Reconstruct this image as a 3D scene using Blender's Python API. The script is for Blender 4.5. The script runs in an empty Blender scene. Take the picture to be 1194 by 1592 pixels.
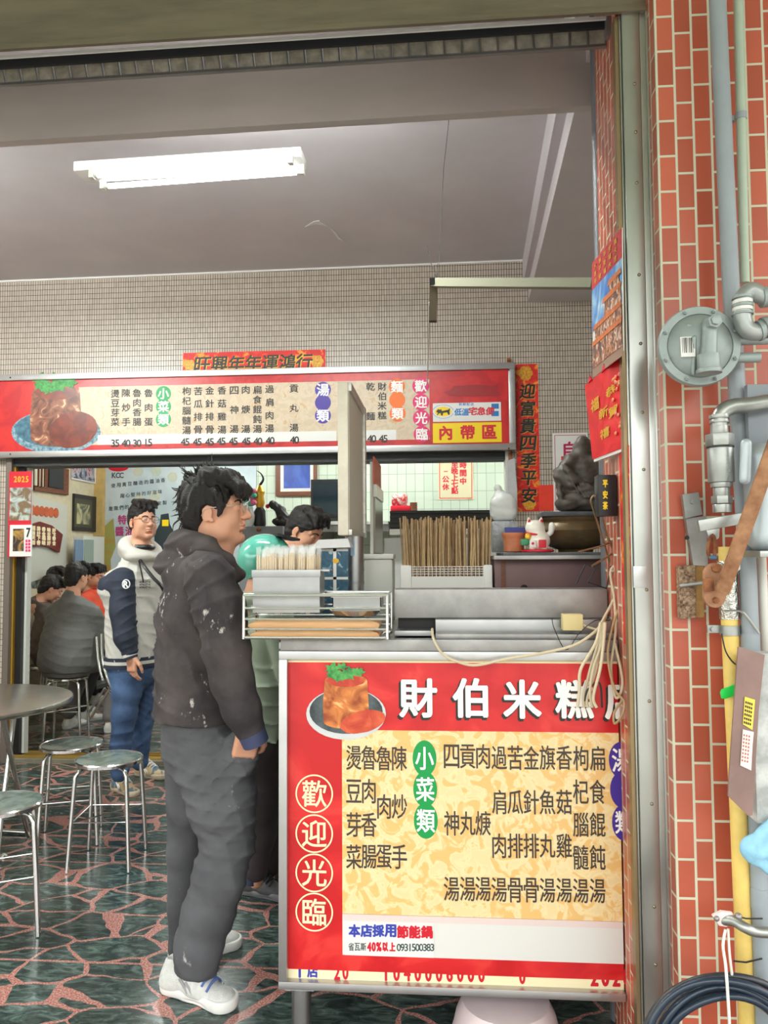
import bpy, bmesh, math, random
import numpy as np
from mathutils import Vector, Matrix
RND = random.Random(7)
sc = bpy.context.scene
COL = sc.collection

# ------------------------------------------------------------------ camera
EYE = Vector((0, 0, 1.5)); FPX = 1200.0
psi, theta, rho = math.radians(4.3), math.radians(3.1), math.radians(0.34)
FW = Vector((-math.sin(psi)*math.cos(theta), math.cos(psi)*math.cos(theta), math.sin(theta)))
R0 = Vector((math.cos(psi), math.sin(psi), 0)); U0 = R0.cross(FW)
RT = R0*math.cos(rho) - U0*math.sin(rho); UP = U0*math.cos(rho) + R0*math.sin(rho)
cd = bpy.data.cameras.new('camera'); cd.sensor_fit = 'VERTICAL'; cd.sensor_height = 36; cd.lens = FPX/1592*36
cam = bpy.data.objects.new('camera', cd); COL.objects.link(cam)
m3 = Matrix((RT, UP, -FW)).transposed()
cam.matrix_world = Matrix.Translation(EYE) @ m3.to_4x4()
cd.clip_start = 0.02
sc.camera = cam

# ------------------------------------------------------------------ light of the place: overcast street daylight
wd = bpy.data.worlds.new('overcast_sky'); sc.world = wd; wd.use_nodes = True
nt = wd.node_tree; bg = nt.nodes['Background']
tc = nt.nodes.new('ShaderNodeTexCoord'); sx = nt.nodes.new('ShaderNodeSeparateXYZ'); rp = nt.nodes.new('ShaderNodeValToRGB')
nt.links.new(tc.outputs['Generated'], sx.inputs[0])
mr = nt.nodes.new('ShaderNodeMapRange'); mr.inputs[1].default_value = -1; mr.inputs[2].default_value = 1
nt.links.new(sx.outputs[2], mr.inputs[0]); nt.links.new(mr.outputs[0], rp.inputs[0])
e = rp.color_ramp.elements
e[0].position = .44; e[0].color = (.17, .18, .17, 1)
e[1].position = .64; e[1].color = (1.5, 1.5, 1.48, 1)
k = e.new(.535); k.color = (.20, .23, .19, 1)
k = e.new(.575); k.color = (.9, .95, .88, 1)
nt.links.new(rp.outputs[0], bg.inputs[0]); bg.inputs[1].default_value = 2.6
sc.view_settings.view_transform = 'Standard'; sc.view_settings.look = 'None'
sc.view_settings.gamma = 1; sc.view_settings.use_curve_mapping = False
sc.view_settings.exposure = 0.35
cy = sc.cycles
cy.use_denoising = True; cy.max_bounces = 8; cy.diffuse_bounces = 5; cy.glossy_bounces = 4; cy.transmission_bounces = 6; cy.transparent_max_bounces = 12
cy.caustics_reflective = False; cy.caustics_refractive = False; cy.sample_clamp_indirect = 6

# ------------------------------------------------------------------ helpers
def ray(px, py): return FW + RT*((px-597)/FPX) - UP*((py-796)/FPX)
def ony(px, py, Y):
    r = ray(px, py); return EYE + r*(Y/r.y)
def onz(px, py, Z=0.0):
    r = ray(px, py); return EYE + r*((Z-EYE.z)/r.z)
def onx(px, py, X):
    r = ray(px, py); return EYE + r*(X/r.x)
def ppm(px, py, Y):                       # pixels per metre there
    r = ray(px, py); return FPX/(Y/r.y)
def rect(px0, py0, px1, py1, Y):
    mx, my = (px0+px1)/2, (py0+py1)/2
    return ony(px0, my, Y).x, ony(px1, my, Y).x, ony(mx, py1, Y).z, ony(mx, py0, Y).z

def sstep(t): return t*t*(3-2*t)
def catmull(pts, n=6, closed=False):
    P = [Vector(p) for p in pts]; out = []
    N = len(P)
    rng = range(N if closed else N-1)
    for i in rng:
        if closed: a, b, c, d = P[i-1], P[i], P[(i+1) % N], P[(i+2) % N]
        else: a, b, c, d = P[max(i-1, 0)], P[i], P[i+1], P[min(i+2, N-1)]
        for j in range(n):
            t = j/n
            out.append(.5*((2*b)+(c-a)*t+(2*a-5*b+4*c-d)*t*t+(3*b-a-3*c+d)*t*t*t))
    if not closed: out.append(P[-1])
    return out

class MB:
    def __init__(s): s.v = []; s.f = []
    def add(s, vs, fs):
        b = len(s.v); s.v.extend(Vector(v) for v in vs); s.f.extend(tuple(b+i for i in f) for f in fs); return s
    def box(s, c, d, rz=0, M=None):
        x, y, z = d[0]/2, d[1]/2, d[2]/2
        M = M or Matrix.Rotation(rz, 3, 'Z')
        vs = [Vector(c)+M @ Vector((a, b, e)) for a in (-x, x) for b in (-y, y) for e in (-z, z)]
        return s.add(vs, [(0, 1, 3, 2), (4, 6, 7, 5), (0, 4, 5, 1), (2, 3, 7, 6), (0, 2, 6, 4), (1, 5, 7, 3)])
    def bb(s, x0, x1, y0, y1, z0, z1):
        return s.box(((x0+x1)/2, (y0+y1)/2, (z0+z1)/2), (abs(x1-x0), abs(y1-y0), abs(z1-z0)))
    def prism(s, pts, vec):
        n = len(pts); pts = [Vector(p) for p in pts]; vec = Vector(vec)
        fs = [tuple(range(n)), tuple(range(2*n-1, n-1, -1))]+[(i, i+n, (i+1) % n+n, (i+1) % n) for i in range(n)]
        return s.add(pts+[p+vec for p in pts], fs)
    def hexa(s, a, b):                    # two quads of four points
        return s.add(list(a)+list(b), [(3, 2, 1, 0), (4, 5, 6, 7)]+[(i, (i+1) % 4, (i+1) % 4+4, i+4) for i in range(4)])
    def cyl(s, p0, p1, r0, r1=None, n=16, cap=True):
        p0, p1 = Vector(p0), Vector(p1); r1 = r0 if r1 is None else r1
        d = (p1-p0).normalized(); a = d.orthogonal().normalized(); b = d.cross(a)
        vs = [p0+(a*math.cos(2*math.pi*i/n)+b*math.sin(2*math.pi*i/n))*r0 for i in range(n)]
        vs += [p1+(a*math.cos(2*math.pi*i/n)+b*math.sin(2*math.pi*i/n))*r1 for i in range(n)]
        fs = [(i, (i+1) % n, (i+1) % n+n, i+n) for i in range(n)]
        if cap: fs += [tuple(range(n-1, -1, -1)), tuple(range(n, 2*n))]
        return s.add(vs, fs)
    def tube(s, pts, r, n=8, closed=False, smooth=0):
        P = catmull(pts, smooth, closed) if smooth else [Vector(p) for p in pts]
        N = len(P); rr = r if callable(r) else (lambda t: r)
        vs = []; a = None
        for i, p in enumerate(P):
            if closed: d = P[(i+1) % N]-P[i-1]
            else: d = P[min(i+1, N-1)]-P[max(i-1, 0)]
            if d.length < 1e-9: d = Vector((0, 0, 1))
            d.normalize()
            if a is None: a = d.orthogonal().normalized()
            else:
                a = a-d*a.dot(d)
                a = a.normalized() if a.length > 1e-6 else d.orthogonal().normalized()
            b = d.cross(a); q = rr(i/max(N-1, 1))
            vs += [p+(a*math.cos(2*math.pi*j/n)+b*math.sin(2*math.pi*j/n))*q for j in range(n)]
        fs = []
        for i in range(N if closed else N-1):
            i2 = (i+1) % N
            fs += [(i*n+j, i*n+(j+1) % n, i2*n+(j+1) % n, i2*n+j) for j in range(n)]
        if not closed: fs += [tuple(range(n-1, -1, -1)), tuple((N-1)*n+j for j in range(n))]
        return s.add(vs, fs)
    def lathe(s, prof, o=(0, 0, 0), n=28, M=None, cap=True):
        o = Vector(o); M = M or Matrix.Identity(3); vs = []; fs = []
        for r, z in prof:
            vs += [o+M @ Vector((r*math.cos(2*math.pi*i/n), r*math.sin(2*math.pi*i/n), z)) for i in range(n)]
        for k in range(len(prof)-1):
            fs += [(k*n+i, k*n+(i+1) % n, (k+1)*n+(i+1) % n, (k+1)*n+i) for i in range(n)]
        if cap: fs += [tuple(range(n-1, -1, -1)), tuple((len(prof)-1)*n+i for i in range(n))]
        return s.add(vs, fs)
    def ball(s, c, r, n=16, M=None):
        r = (r, r, r) if not hasattr(r, '__len__') else r
        M = M or Matrix.Identity(3); c = Vector(c); m = max(6, n//2); vs = [c+M @ Vector((0, 0, -r[2]))]
        for k in range(1, m):
            ph = -math.pi/2+math.pi*k/m
            vs += [c+M @ Vector((r[0]*math.cos(ph)*math.cos(2*math.pi*i/n), r[1]*math.cos(ph)*math.sin(2*math.pi*i/n), r[2]*math.sin(ph))) for i in range(n)]
        vs.append(c+M @ Vector((0, 0, r[2]))); L = len(vs)-1
        fs = [(0, 1+(i+1) % n, 1+i) for i in range(n)]
        for k in range(m-2):
            a = 1+k*n; fs += [(a+i, a+(i+1) % n, a+n+(i+1) % n, a+n+i) for i in range(n)]
        a = 1+(m-2)*n; fs += [(a+i, a+(i+1) % n, L) for i in range(n)]
        return s.add(vs, fs)
    def disc(s, px, py, rx, rz, Y, n=28, t=.001):     # flat ellipse facing the street on the plane y = Y
        c = ony(px, py, Y); m = ppm(px, py, Y)
        return s.prism([(c.x+rx/m*math.cos(2*math.pi*i/n), Y, c.z+rz/m*math.sin(2*math.pi*i/n)) for i in range(n)], (0, t, 0))
    def pan(s, px0, py0, px1, py1, Y, t=.001):        # flat upright rectangle on the plane y = Y
        x0, x1, z0, z1 = rect(px0, py0, px1, py1, Y)
        return s.bb(x0, x1, Y, Y+t, z0, z1)
    def poly(s, pts, Y, t=.001):                      # outline on the plane y = Y
        return s.prism([ony(a, b, Y) for a, b in pts], (0, t, 0))

def mesh_from(name, v, f):
    me = bpy.data.meshes.new(name); me.from_pydata([tuple(p) for p in v], [], f); me.update(); return me

def finish(me, bevel=0, angle=38, fix=True):
    if fix or bevel:
        b = bmesh.new(); b.from_mesh(me)
        bmesh.ops.recalc_face_normals(b, faces=b.faces)
        if bevel:
            ed = [x for x in b.edges if len(x.link_faces) == 2 and x.calc_face_angle(0) > .6]
            bmesh.ops.bevel(b, geom=ed, offset=bevel, segments=2, affect='EDGES', profile=.6, clamp_overlap=True)
        b.to_mesh(me); b.free()
    me.shade_smooth(); me.set_sharp_from_angle(angle=math.radians(angle))

def origin(o):
    p = Vector((0, 0, 0))
    while o is not None: p += o.location; o = o.parent
    return p
def part(name, mb, mat, root=None, bevel=0, label=None, angle=38, fix=True):
    off = origin(root)
    if isinstance(mb, MB): me = mesh_from(name, [v-off for v in mb.v], mb.f)
    else:
        v, f = mb; me = bpy.data.meshes.new(name)
        me.from_pydata((v-np.array(off)).tolist(), [], f.tolist()); me.update(); fix = False
    finish(me, bevel, angle, fix)
    for q in (mat if isinstance(mat, (list, tuple)) else [mat]): me.materials.append(q)
    o = bpy.data.objects.new(name, me); COL.objects.link(o)
    if root is not None: o.parent = root
    if label: o['label'] = label
    return o
def tag(o, label, cat, group=None):
    o['label'] = label; o['category'] = cat
    if group: o['group'] = group
    return o
def thing(name, label, cat, loc=(0, 0, 0), group=None):
    o = bpy.data.objects.new(name, None); COL.objects.link(o); o.location = loc; o.empty_display_size = .1
    return tag(o, label, cat, group)
def recentre(o):                           # put a lone mesh's origin at its own base
    me = o.data; n = len(me.vertices); a = np.empty(n*3); me.vertices.foreach_get('co', a); a = a.reshape(-1, 3)
    c = Vector(((a[:, 0].min()+a[:, 0].max())/2, (a[:, 1].min()+a[:, 1].max())/2, a[:, 2].min()))
    me.vertices.foreach_set('co', (a-np.array(c)).ravel()); me.update(); o.location += c; return o
def single(name, mb, mat, label, cat, group=None, **k):
    return tag(recentre(part(name, mb, mat, None, **k)), label, cat, group)
def struct(name, mb, mat, **k):
    o = part(name, mb, mat, None, **k); o['kind'] = 'structure'; return o
def dup(root, loc, label, rz=0, group=None):
    r = root.copy(); COL.objects.link(r); r.location = loc; r.rotation_euler = (0, 0, rz); r['label'] = label
    if group: r['group'] = group
    for ch in list(root.children):
        c = ch.copy(); COL.objects.link(c); c.parent = r
        for g in ch.children:
            d = g.copy(); COL.objects.link(d); d.parent = c
    return r

# ---------- lettering
_gl = {}
def glyph(c):
    if c not in _gl:
        cu = bpy.data.curves.new('letter', 'FONT'); cu.body = c; cu.resolution_u = 3
        o = bpy.data.objects.new('letter', cu); COL.objects.link(o)
        bpy.context.view_layer.update()
        me = bpy.data.meshes.new_from_object(o.evaluated_get(bpy.context.evaluated_depsgraph_get()))
        v = np.array([p.co[:2] for p in me.vertices]).reshape(-1, 2); f = [tuple(p.vertices) for p in me.polygons]
        bpy.data.objects.remove(o); bpy.data.curves.remove(cu); bpy.data.meshes.remove(me)
        if len(v): v = (v-(v.min(0)+v.max(0))/2)/max((v.max(0)-v.min(0)).max(), 1e-6)
        _gl[c] = (v, f)
    return _gl[c]
def letter(mb, c, o, w, h, ux=Vector((1, 0, 0)), uz=Vector((0, 0, 1)), bold=0, skew=0):
    """one character centred at o, w wide and h high (metres), bold = stroke thickening in metres"""
    v, f = glyph(c)
    if not len(v): return
    offs = [(0, 0)] if not bold else [(bold*math.cos(a), bold*math.sin(a)) for a in np.arange(6)*math.pi/3]+[(0, 0)]
    n = ux.cross(uz)
    for i, (a, b) in enumerate(offs):
        mb.add([o+ux*(p[0]*w+a+p[1]*h*skew)+uz*(p[1]*h+b)+n*(1e-5*i) for p in v], f)
def word(mb, s, px, py, w, h, Y, bold=0, dx=0, dy=0, skew=0):
    """characters on the plane y = Y, the first centred at a pixel, stepping (dx, dy) pixels"""
    for i, c in enumerate(s):
        if c == ' ': continue
        x, y = px+dx*i, py+dy*i; m = ppm(x, y, Y)
        k = .55 if c in '一.·、' else 1
        letter(mb, c, ony(x, y, Y), w/m*k, h/m*k, bold=bold/m, skew=skew)
def chars(mb, lst, w, h, Y, bold=0):
    for c, x, y in lst: word(mb, c, x, y, w, h, Y, bold)
def line(mb, s, px, py, h, Y, bold=0, asp=.62):   # Latin/number line, centred
    m = ppm(px, py, Y); o = ony(px, py, Y); w = h*asp/m; n = len(s)
    for i, c in enumerate(s):
        if c == ' ': continue
        v, _ = glyph(c)
        sp = (v.max(0)-v.min(0)) if len(v) else (1, 1)
        letter(mb, c, o+Vector(((i-(n-1)/2)*w, 0, 0)), h/m*(w*m/h)/.72*max(.6, 1) if False else h/m, h/m, bold=bold/m)

# ---------- rounded bodies from distance fields
class SDF:
    def __init__(s, X, Y, Z):
        s.ax = [np.asarray(a, dtype=np.float32) for a in (X, Y, Z)]
        s.f = np.full([len(a) for a in s.ax], 1.0, np.float32)
        s.o = np.zeros(3); s.R = np.eye(3); s.sc = 1.0
    @staticmethod
    def span(lo, hi, st): return [np.arange(lo[i], hi[i]+st, st) for i in range(3)]
    def frame(s, o=(0, 0, 0), R=None, sc=1.0):
        s.o = np.array(o, float); s.R = np.eye(3) if R is None else np.array(R, float); s.sc = sc; return s
    def w(s, p): return s.o+s.R @ (np.array(p, float)*s.sc)
    def _sub(s, c, rad):
        sl = []
        for i in range(3):
            a = np.searchsorted(s.ax[i], c[i]-rad[i]); b = np.searchsorted(s.ax[i], c[i]+rad[i])
            if b <= a: return None, None
            sl.append(slice(int(a), int(b)))
        g = [s.ax[i][sl[i]] for i in range(3)]
        return tuple(sl), (g[0][:, None, None], g[1][None, :, None], g[2][None, None, :])
    def _mix(s, sl, d, k, mode):
        a = s.f[sl]
        if mode == 'u':
            if k > 0:
                h = np.clip(.5+.5*(a-d)/k, 0, 1); s.f[sl] = a*(1-h)+d*h-k*h*(1-h)
            else: s.f[sl] = np.minimum(a, d)
        elif mode == 's':
            if k > 0:
                h = np.clip(.5-.5*(a+d)/k, 0, 1); s.f[sl] = a*(1-h)+(-d)*h+k*h*(1-h)
            else: s.f[sl] = np.maximum(a, -d)
    def ell(s, c, r, k=.01, mode='u', rot=None):
        c = s.w(c); r = np.array(r, float)*s.sc; k = k*s.sc
        Rm = s.R if rot is None else s.R @ np.array(rot, float)
        ext = np.sqrt(((Rm*r[None, :])**2).sum(1))+k+.02
        sl, g = s._sub(c, ext)
        if sl is None: return s
        x, y, z = g[0]-c[0], g[1]-c[1], g[2]-c[2]
        q = 0; q2 = 0
        for i in range(3):
            t = (x*Rm[0, i]+y*Rm[1, i]+z*Rm[2, i])
            q = q+(t/r[i])**2; q2 = q2+(t/r[i]**2)**2
        k0 = np.sqrt(q); k1 = np.sqrt(q2)+1e-9
        s._mix(sl, (k0*(k0-1)/k1).astype(np.float32), k, mode); return s
    def cap(s, a, b, r0, r1=None, k=.01, mode='u', e=1.0, ed=None):
        """tapered capsule; e < 1 flattens it along the direction ed"""
        a, b = s.w(a), s.w(b); r1 = r0 if r1 is None else r1; r0, r1, k = r0*s.sc, r1*s.sc, k*s.sc
        c = (a+b)/2; ext = np.abs(b-a)/2+max(r0, r1)+k+.02
        sl, g = s._sub(c, ext)
        if sl is None: return s
        ba = b-a; L2 = float(ba @ ba)+1e-12
        x, y, z = g[0]-a[0], g[1]-a[1], g[2]-a[2]
        t = np.clip((x*ba[0]+y*ba[1]+z*ba[2])/L2, 0, 1)
        dx, dy, dz = x-ba[0]*t, y-ba[1]*t, z-ba[2]*t
        r = r0+(r1-r0)*t
        if ed is not None:
            n = s.R @ np.array(ed, float); n = n/np.linalg.norm(n)
            q = dx*n[0]+dy*n[1]+dz*n[2]; u = q*(1/e-1)
            d = (np.sqrt((dx+u*n[0])**2+(dy+u*n[1])**2+(dz+u*n[2])**2)-r)*(.5+.5*e)
        else: d = np.sqrt(dx*dx+dy*dy+dz*dz)-r
        s._mix(sl, d.astype(np.float32), k, mode); return s
    def chain(s, pts, rs, k=.02, **kw):
        for i in range(len(pts)-1): s.cap(pts[i], pts[i+1], rs[i], rs[i+1], k, **kw)
        return s
    def box(s, c, h, rr=.005, k=.005, mode='u', rot=None):
        c = s.w(c); h = np.array(h, float)*s.sc; Rm = s.R if rot is None else s.R @ np.array(rot, float)
        ext = (np.abs(Rm)*h[None, :]).sum(1)+k+.02
        sl, g = s._sub(c, ext)
        if sl is None: return s
        x, y, z = g[0]-c[0], g[1]-c[1], g[2]-c[2]; q = []
        for i in range(3): q.append(np.abs(x*Rm[0, i]+y*Rm[1, i]+z*Rm[2, i])-h[i]+rr)
        d = np.sqrt(sum(np.maximum(t, 0)**2 for t in q))+np.minimum(np.maximum(np.maximum(q[0], q[1]), q[2]), 0)-rr
        s._mix(sl, d.astype(np.float32), k, mode); return s
    def plane(s, p, n, k=0):               # cut away everything on the side n points to
        p = s.w(p); n = s.R @ np.array(n, float); n = n/np.linalg.norm(n)
        g = (s.ax[0][:, None, None], s.ax[1][None, :, None], s.ax[2][None, None, :])
        d = -((g[0]-p[0])*n[0]+(g[1]-p[1])*n[1]+(g[2]-p[2])*n[2])
        sl = (slice(None),)*3; s._mix(sl, np.broadcast_to(d, s.f.shape).astype(np.float32), k, 's'); return s
    def wrinkle(s, amp, freq=(30, 30, 45), seed=0, n=5):
        r = np.random.RandomState(seed); g = (s.ax[0][:, None, None], s.ax[1][None, :, None], s.ax[2][None, None, :])
        acc = 0
        for i in range(n):
            d = r.normal(size=3)*np.array(freq); ph = r.uniform(0, 6.3); d2 = r.normal(size=3)*np.array(freq)*.35; p2 = r.uniform(0, 6.3)
            acc = acc+np.sin(g[0]*d[0]+g[1]*d[1]+g[2]*d[2]+ph+1.5*np.sin(g[0]*d2[0]+g[1]*d2[1]+g[2]*d2[2]+p2))
        s.f = s.f+(amp*acc/math.sqrt(n)).astype(np.float32); return s
    def folds(s, amp, d, freq, seed=0, thr=.1, fall=2.2):
        """ridged creases running across the direction d, strongest in random patches"""
        r = np.random.RandomState(seed); g = (s.ax[0][:, None, None], s.ax[1][None, :, None], s.ax[2][None, None, :])
        d = np.array(d, float); d /= np.linalg.norm(d)
        w = 0
        for i in range(3):
            e = r.normal(size=3)*8; w = w+np.sin(g[0]*e[0]+g[1]*e[1]+g[2]*e[2]+r.uniform(0, 6.3))
        u = (g[0]*d[0]+g[1]*d[1]+g[2]*d[2])*freq+1.1*w
        rd = (1-np.abs(np.sin(u)))**fall
        m = 0
        for i in range(3):
            e = r.normal(size=3)*7; m = m+np.sin(g[0]*e[0]+g[1]*e[1]+g[2]*e[2]+r.uniform(0, 6.3))
        m = np.clip(m*.4+.5-thr, 0, 1)
        s.f = (s.f-amp*m*(rd-.3)).astype(np.float32); return s
    def mesh(s):
        f = s.f.copy()
        for i in range(3):
            ix = [slice(None)]*3
            ix[i] = 0; f[tuple(ix)] = np.maximum(f[tuple(ix)], 1e-3); ix[i] = -1; f[tuple(ix)] = np.maximum(f[tuple(ix)], 1e-3)
        ins = f < 0
        n = np.array(f.shape)-1
        cs = [(a, b, c) for a in (0, 1) for b in (0, 1) for c in (0, 1)]
        cnt = sum(ins[a:n[0]+a, b:n[1]+b, c:n[2]+c].astype(np.int8) for a, b, c in cs)
        act = np.argwhere((cnt > 0) & (cnt < 8))
        idx = np.full(n, -1, np.int64); idx[tuple(act.T)] = np.arange(len(act))
        val = {c: f[act[:, 0]+c[0], act[:, 1]+c[1], act[:, 2]+c[2]] for c in cs}
        lo = np.stack([s.ax[i][act[:, i]] for i in range(3)], 1); hi = np.stack([s.ax[i][act[:, i]+1] for i in range(3)], 1)
        acc = np.zeros((len(act), 3)); num = np.zeros(len(act))
        for c in cs:
            for i in range(3):
                if c[i] == 0:
                    c2 = list(c); c2[i] = 1; a, b = val[c], val[tuple(c2)]
                    m = (a < 0) != (b < 0); t = np.where(m, a/np.where(m, a-b, 1), 0)
                    p = np.array(c, float)[None, :].repeat(len(act), 0); p[:, i] = t
                    acc += np.where(m[:, None], p, 0); num += m
        p = acc/num[:, None]; v = lo+(hi-lo)*p
        fs = []
        def quads(sa, A, B, C, D):
            q = np.stack([A, B, C, D], 1); q[sa] = q[sa][:, ::-1]; fs.append(q)
        for ax in range(3):
            a0 = [slice(1, -1)]*3; a0[ax] = slice(0, -1); a1 = [slice(1, -1)]*3; a1[ax] = slice(1, None)
            s0, s1 = ins[tuple(a0)], ins[tuple(a1)]
            e = np.argwhere(s0 != s1)
            if not len(e): continue
            flip = ~s0[tuple(e.T)]
            j = e.copy()
            for q in range(3):
                if q != ax: j[:, q] += 1
            u, w = [(1, 2), (2, 0), (0, 1)][ax]
            def at(du, dw):
                t = j.copy(); t[:, u] -= du; t[:, w] -= dw; return idx[tuple(t.T)]
            quads(flip, at(1, 1), at(0, 1), at(0, 0), at(1, 0))
        return v, np.concatenate(fs)

# ---------- materials
def _n(t, typ, **k):
    x = t.nodes.new(typ)
    for a, b in k.items(): setattr(x, a, b)
    return x
def mat(name, col, rough=.5, metal=0, var=0, vs=12, bump=0, bs=60, col2=None, spec=.5, emit=None, es=0, alpha=1, trans=0, coat=0, stretch=None, detail=4):
    m = bpy.data.materials.new(name); m.use_nodes = True; t = m.node_tree; b = t.nodes['Principled BSDF']
    c = (*col, 1); b.inputs['Base Color'].default_value = c; b.inputs['Roughness'].default_value = rough; b.inputs['Metallic'].default_value = metal
    b.inputs['Specular IOR Level'].default_value = spec; b.inputs['Alpha'].default_value = alpha; b.inputs['Transmission Weight'].default_value = trans; b.inputs['Coat Weight'].default_value = coat
    tcn = None
    if var or bump or col2:
        tcn = _n(t, 'ShaderNodeTexCoord'); mp = _n(t, 'ShaderNodeMapping'); t.links.new(tcn.outputs['Object'], mp.inputs[0])
        if stretch: mp.inputs['Scale'].default_value = stretch
    if var or col2:
        no = _n(t, 'ShaderNodeTexNoise'); no.inputs['Scale'].default_value = vs; no.inputs['Detail'].default_value = detail; no.inputs['Roughness'].default_value = .6
        t.links.new(mp.outputs[0], no.inputs[0])
        r = _n(t, 'ShaderNodeValToRGB'); t.links.new(no.outputs[0], r.inputs[0])
        c2 = col2 or tuple(min(1, max(0, x*(1-var))) for x in col); c1 = col if col2 else tuple(min(1, x*(1+var*.6)) for x in col)
        r.color_ramp.elements[0].position = .36; r.color_ramp.elements[0].color = (*c2, 1)
        r.color_ramp.elements[1].position = .64; r.color_ramp.elements[1].color = (*c1, 1)
        t.links.new(r.outputs[0], b.inputs['Base Color'])
    if bump:
        n2 = _n(t, 'ShaderNodeTexNoise'); n2.inputs['Scale'].default_value = bs; n2.inputs['Detail'].default_value = 3
        t.links.new(mp.outputs[0], n2.inputs[0])
        bp = _n(t, 'ShaderNodeBump'); bp.inputs['Strength'].default_value = bump; bp.inputs['Distance'].default_value = .01
        t.links.new(n2.outputs[0], bp.inputs['Height']); t.links.new(bp.outputs[0], b.inputs['Normal'])
    if emit: b.inputs['Emission Color'].default_value = (*emit, 1); b.inputs['Emission Strength'].default_value = es
    return m
def S(r, g, b):                            # 8-bit sRGB to linear
    return tuple((x/255/12.92 if x/255 <= .04045 else ((x/255+.055)/1.055)**2.4) for x in (r, g, b))
def tile_mat(name, c1, c2, mortar, bw, rh, ms, offset=.5, vert=False, rough=.25, bump=.3, dirt=.0, mrough=.9):
    m = bpy.data.materials.new(name); m.use_nodes = True; t = m.node_tree; b = t.nodes['Principled BSDF']
    tcn = _n(t, 'ShaderNodeTexCoord'); sp = _n(t, 'ShaderNodeSeparateXYZ'); t.links.new(tcn.outputs['Object'], sp.inputs[0])
    ad = _n(t, 'ShaderNodeMath', operation='ADD'); t.links.new(sp.outputs[0], ad.inputs[0]); t.links.new(sp.outputs[1], ad.inputs[1])
    cb = _n(t, 'ShaderNodeCombineXYZ')
    a, z = (ad.outputs[0], sp.outputs[2])
    t.links.new(z if vert else a, cb.inputs[0]); t.links.new(a if vert else z, cb.inputs[1])
    br = _n(t, 'ShaderNodeTexBrick'); br.offset = offset; br.squash = 1
    t.links.new(cb.outputs[0], br.inputs[0])
    br.inputs['Color1'].default_value = (*c1, 1); br.inputs['Color2'].default_value = (*c2, 1); br.inputs['Mortar'].default_value = (*mortar, 1)
    br.inputs['Scale'].default_value = 1; br.inputs['Mortar Size'].default_value = ms; br.inputs['Mortar Smooth'].default_value = .1
    br.inputs['Brick Width'].default_value = bw; br.inputs['Row Height'].default_value = rh; br.inputs['Bias'].default_value = 0
    no = _n(t, 'ShaderNodeTexNoise'); no.inputs['Scale'].default_value = 3; no.inputs['Detail'].default_value = 6
    t.links.new(tcn.outputs['Object'], no.inputs[0])
    mx = _n(t, 'ShaderNodeMix', data_type='RGBA', blend_type='MULTIPLY'); mx.inputs[0].default_value = dirt
    t.links.new(br.outputs[0], mx.inputs[6]); t.links.new(no.outputs[0], mx.inputs[7]); t.links.new(mx.outputs[2], b.inputs['Base Color'])
    mrn = _n(t, 'ShaderNodeMapRange'); mrn.inputs[3].default_value = rough; mrn.inputs[4].default_value = mrough
    t.links.new(br.outputs['Fac'], mrn.inputs[0]); t.links.new(mrn.outputs[0], b.inputs['Roughness'])
    inv = _n(t, 'ShaderNodeMath', operation='SUBTRACT'); inv.inputs[0].default_value = 1; t.links.new(br.outputs['Fac'], inv.inputs[1])
    bp = _n(t, 'ShaderNodeBump'); bp.inputs['Strength'].default_value = bump; bp.inputs['Distance'].default_value = .004
    t.links.new(inv.outputs[0], bp.inputs['Height']); t.links.new(bp.outputs[0], b.inputs['Normal'])
    return m
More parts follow.
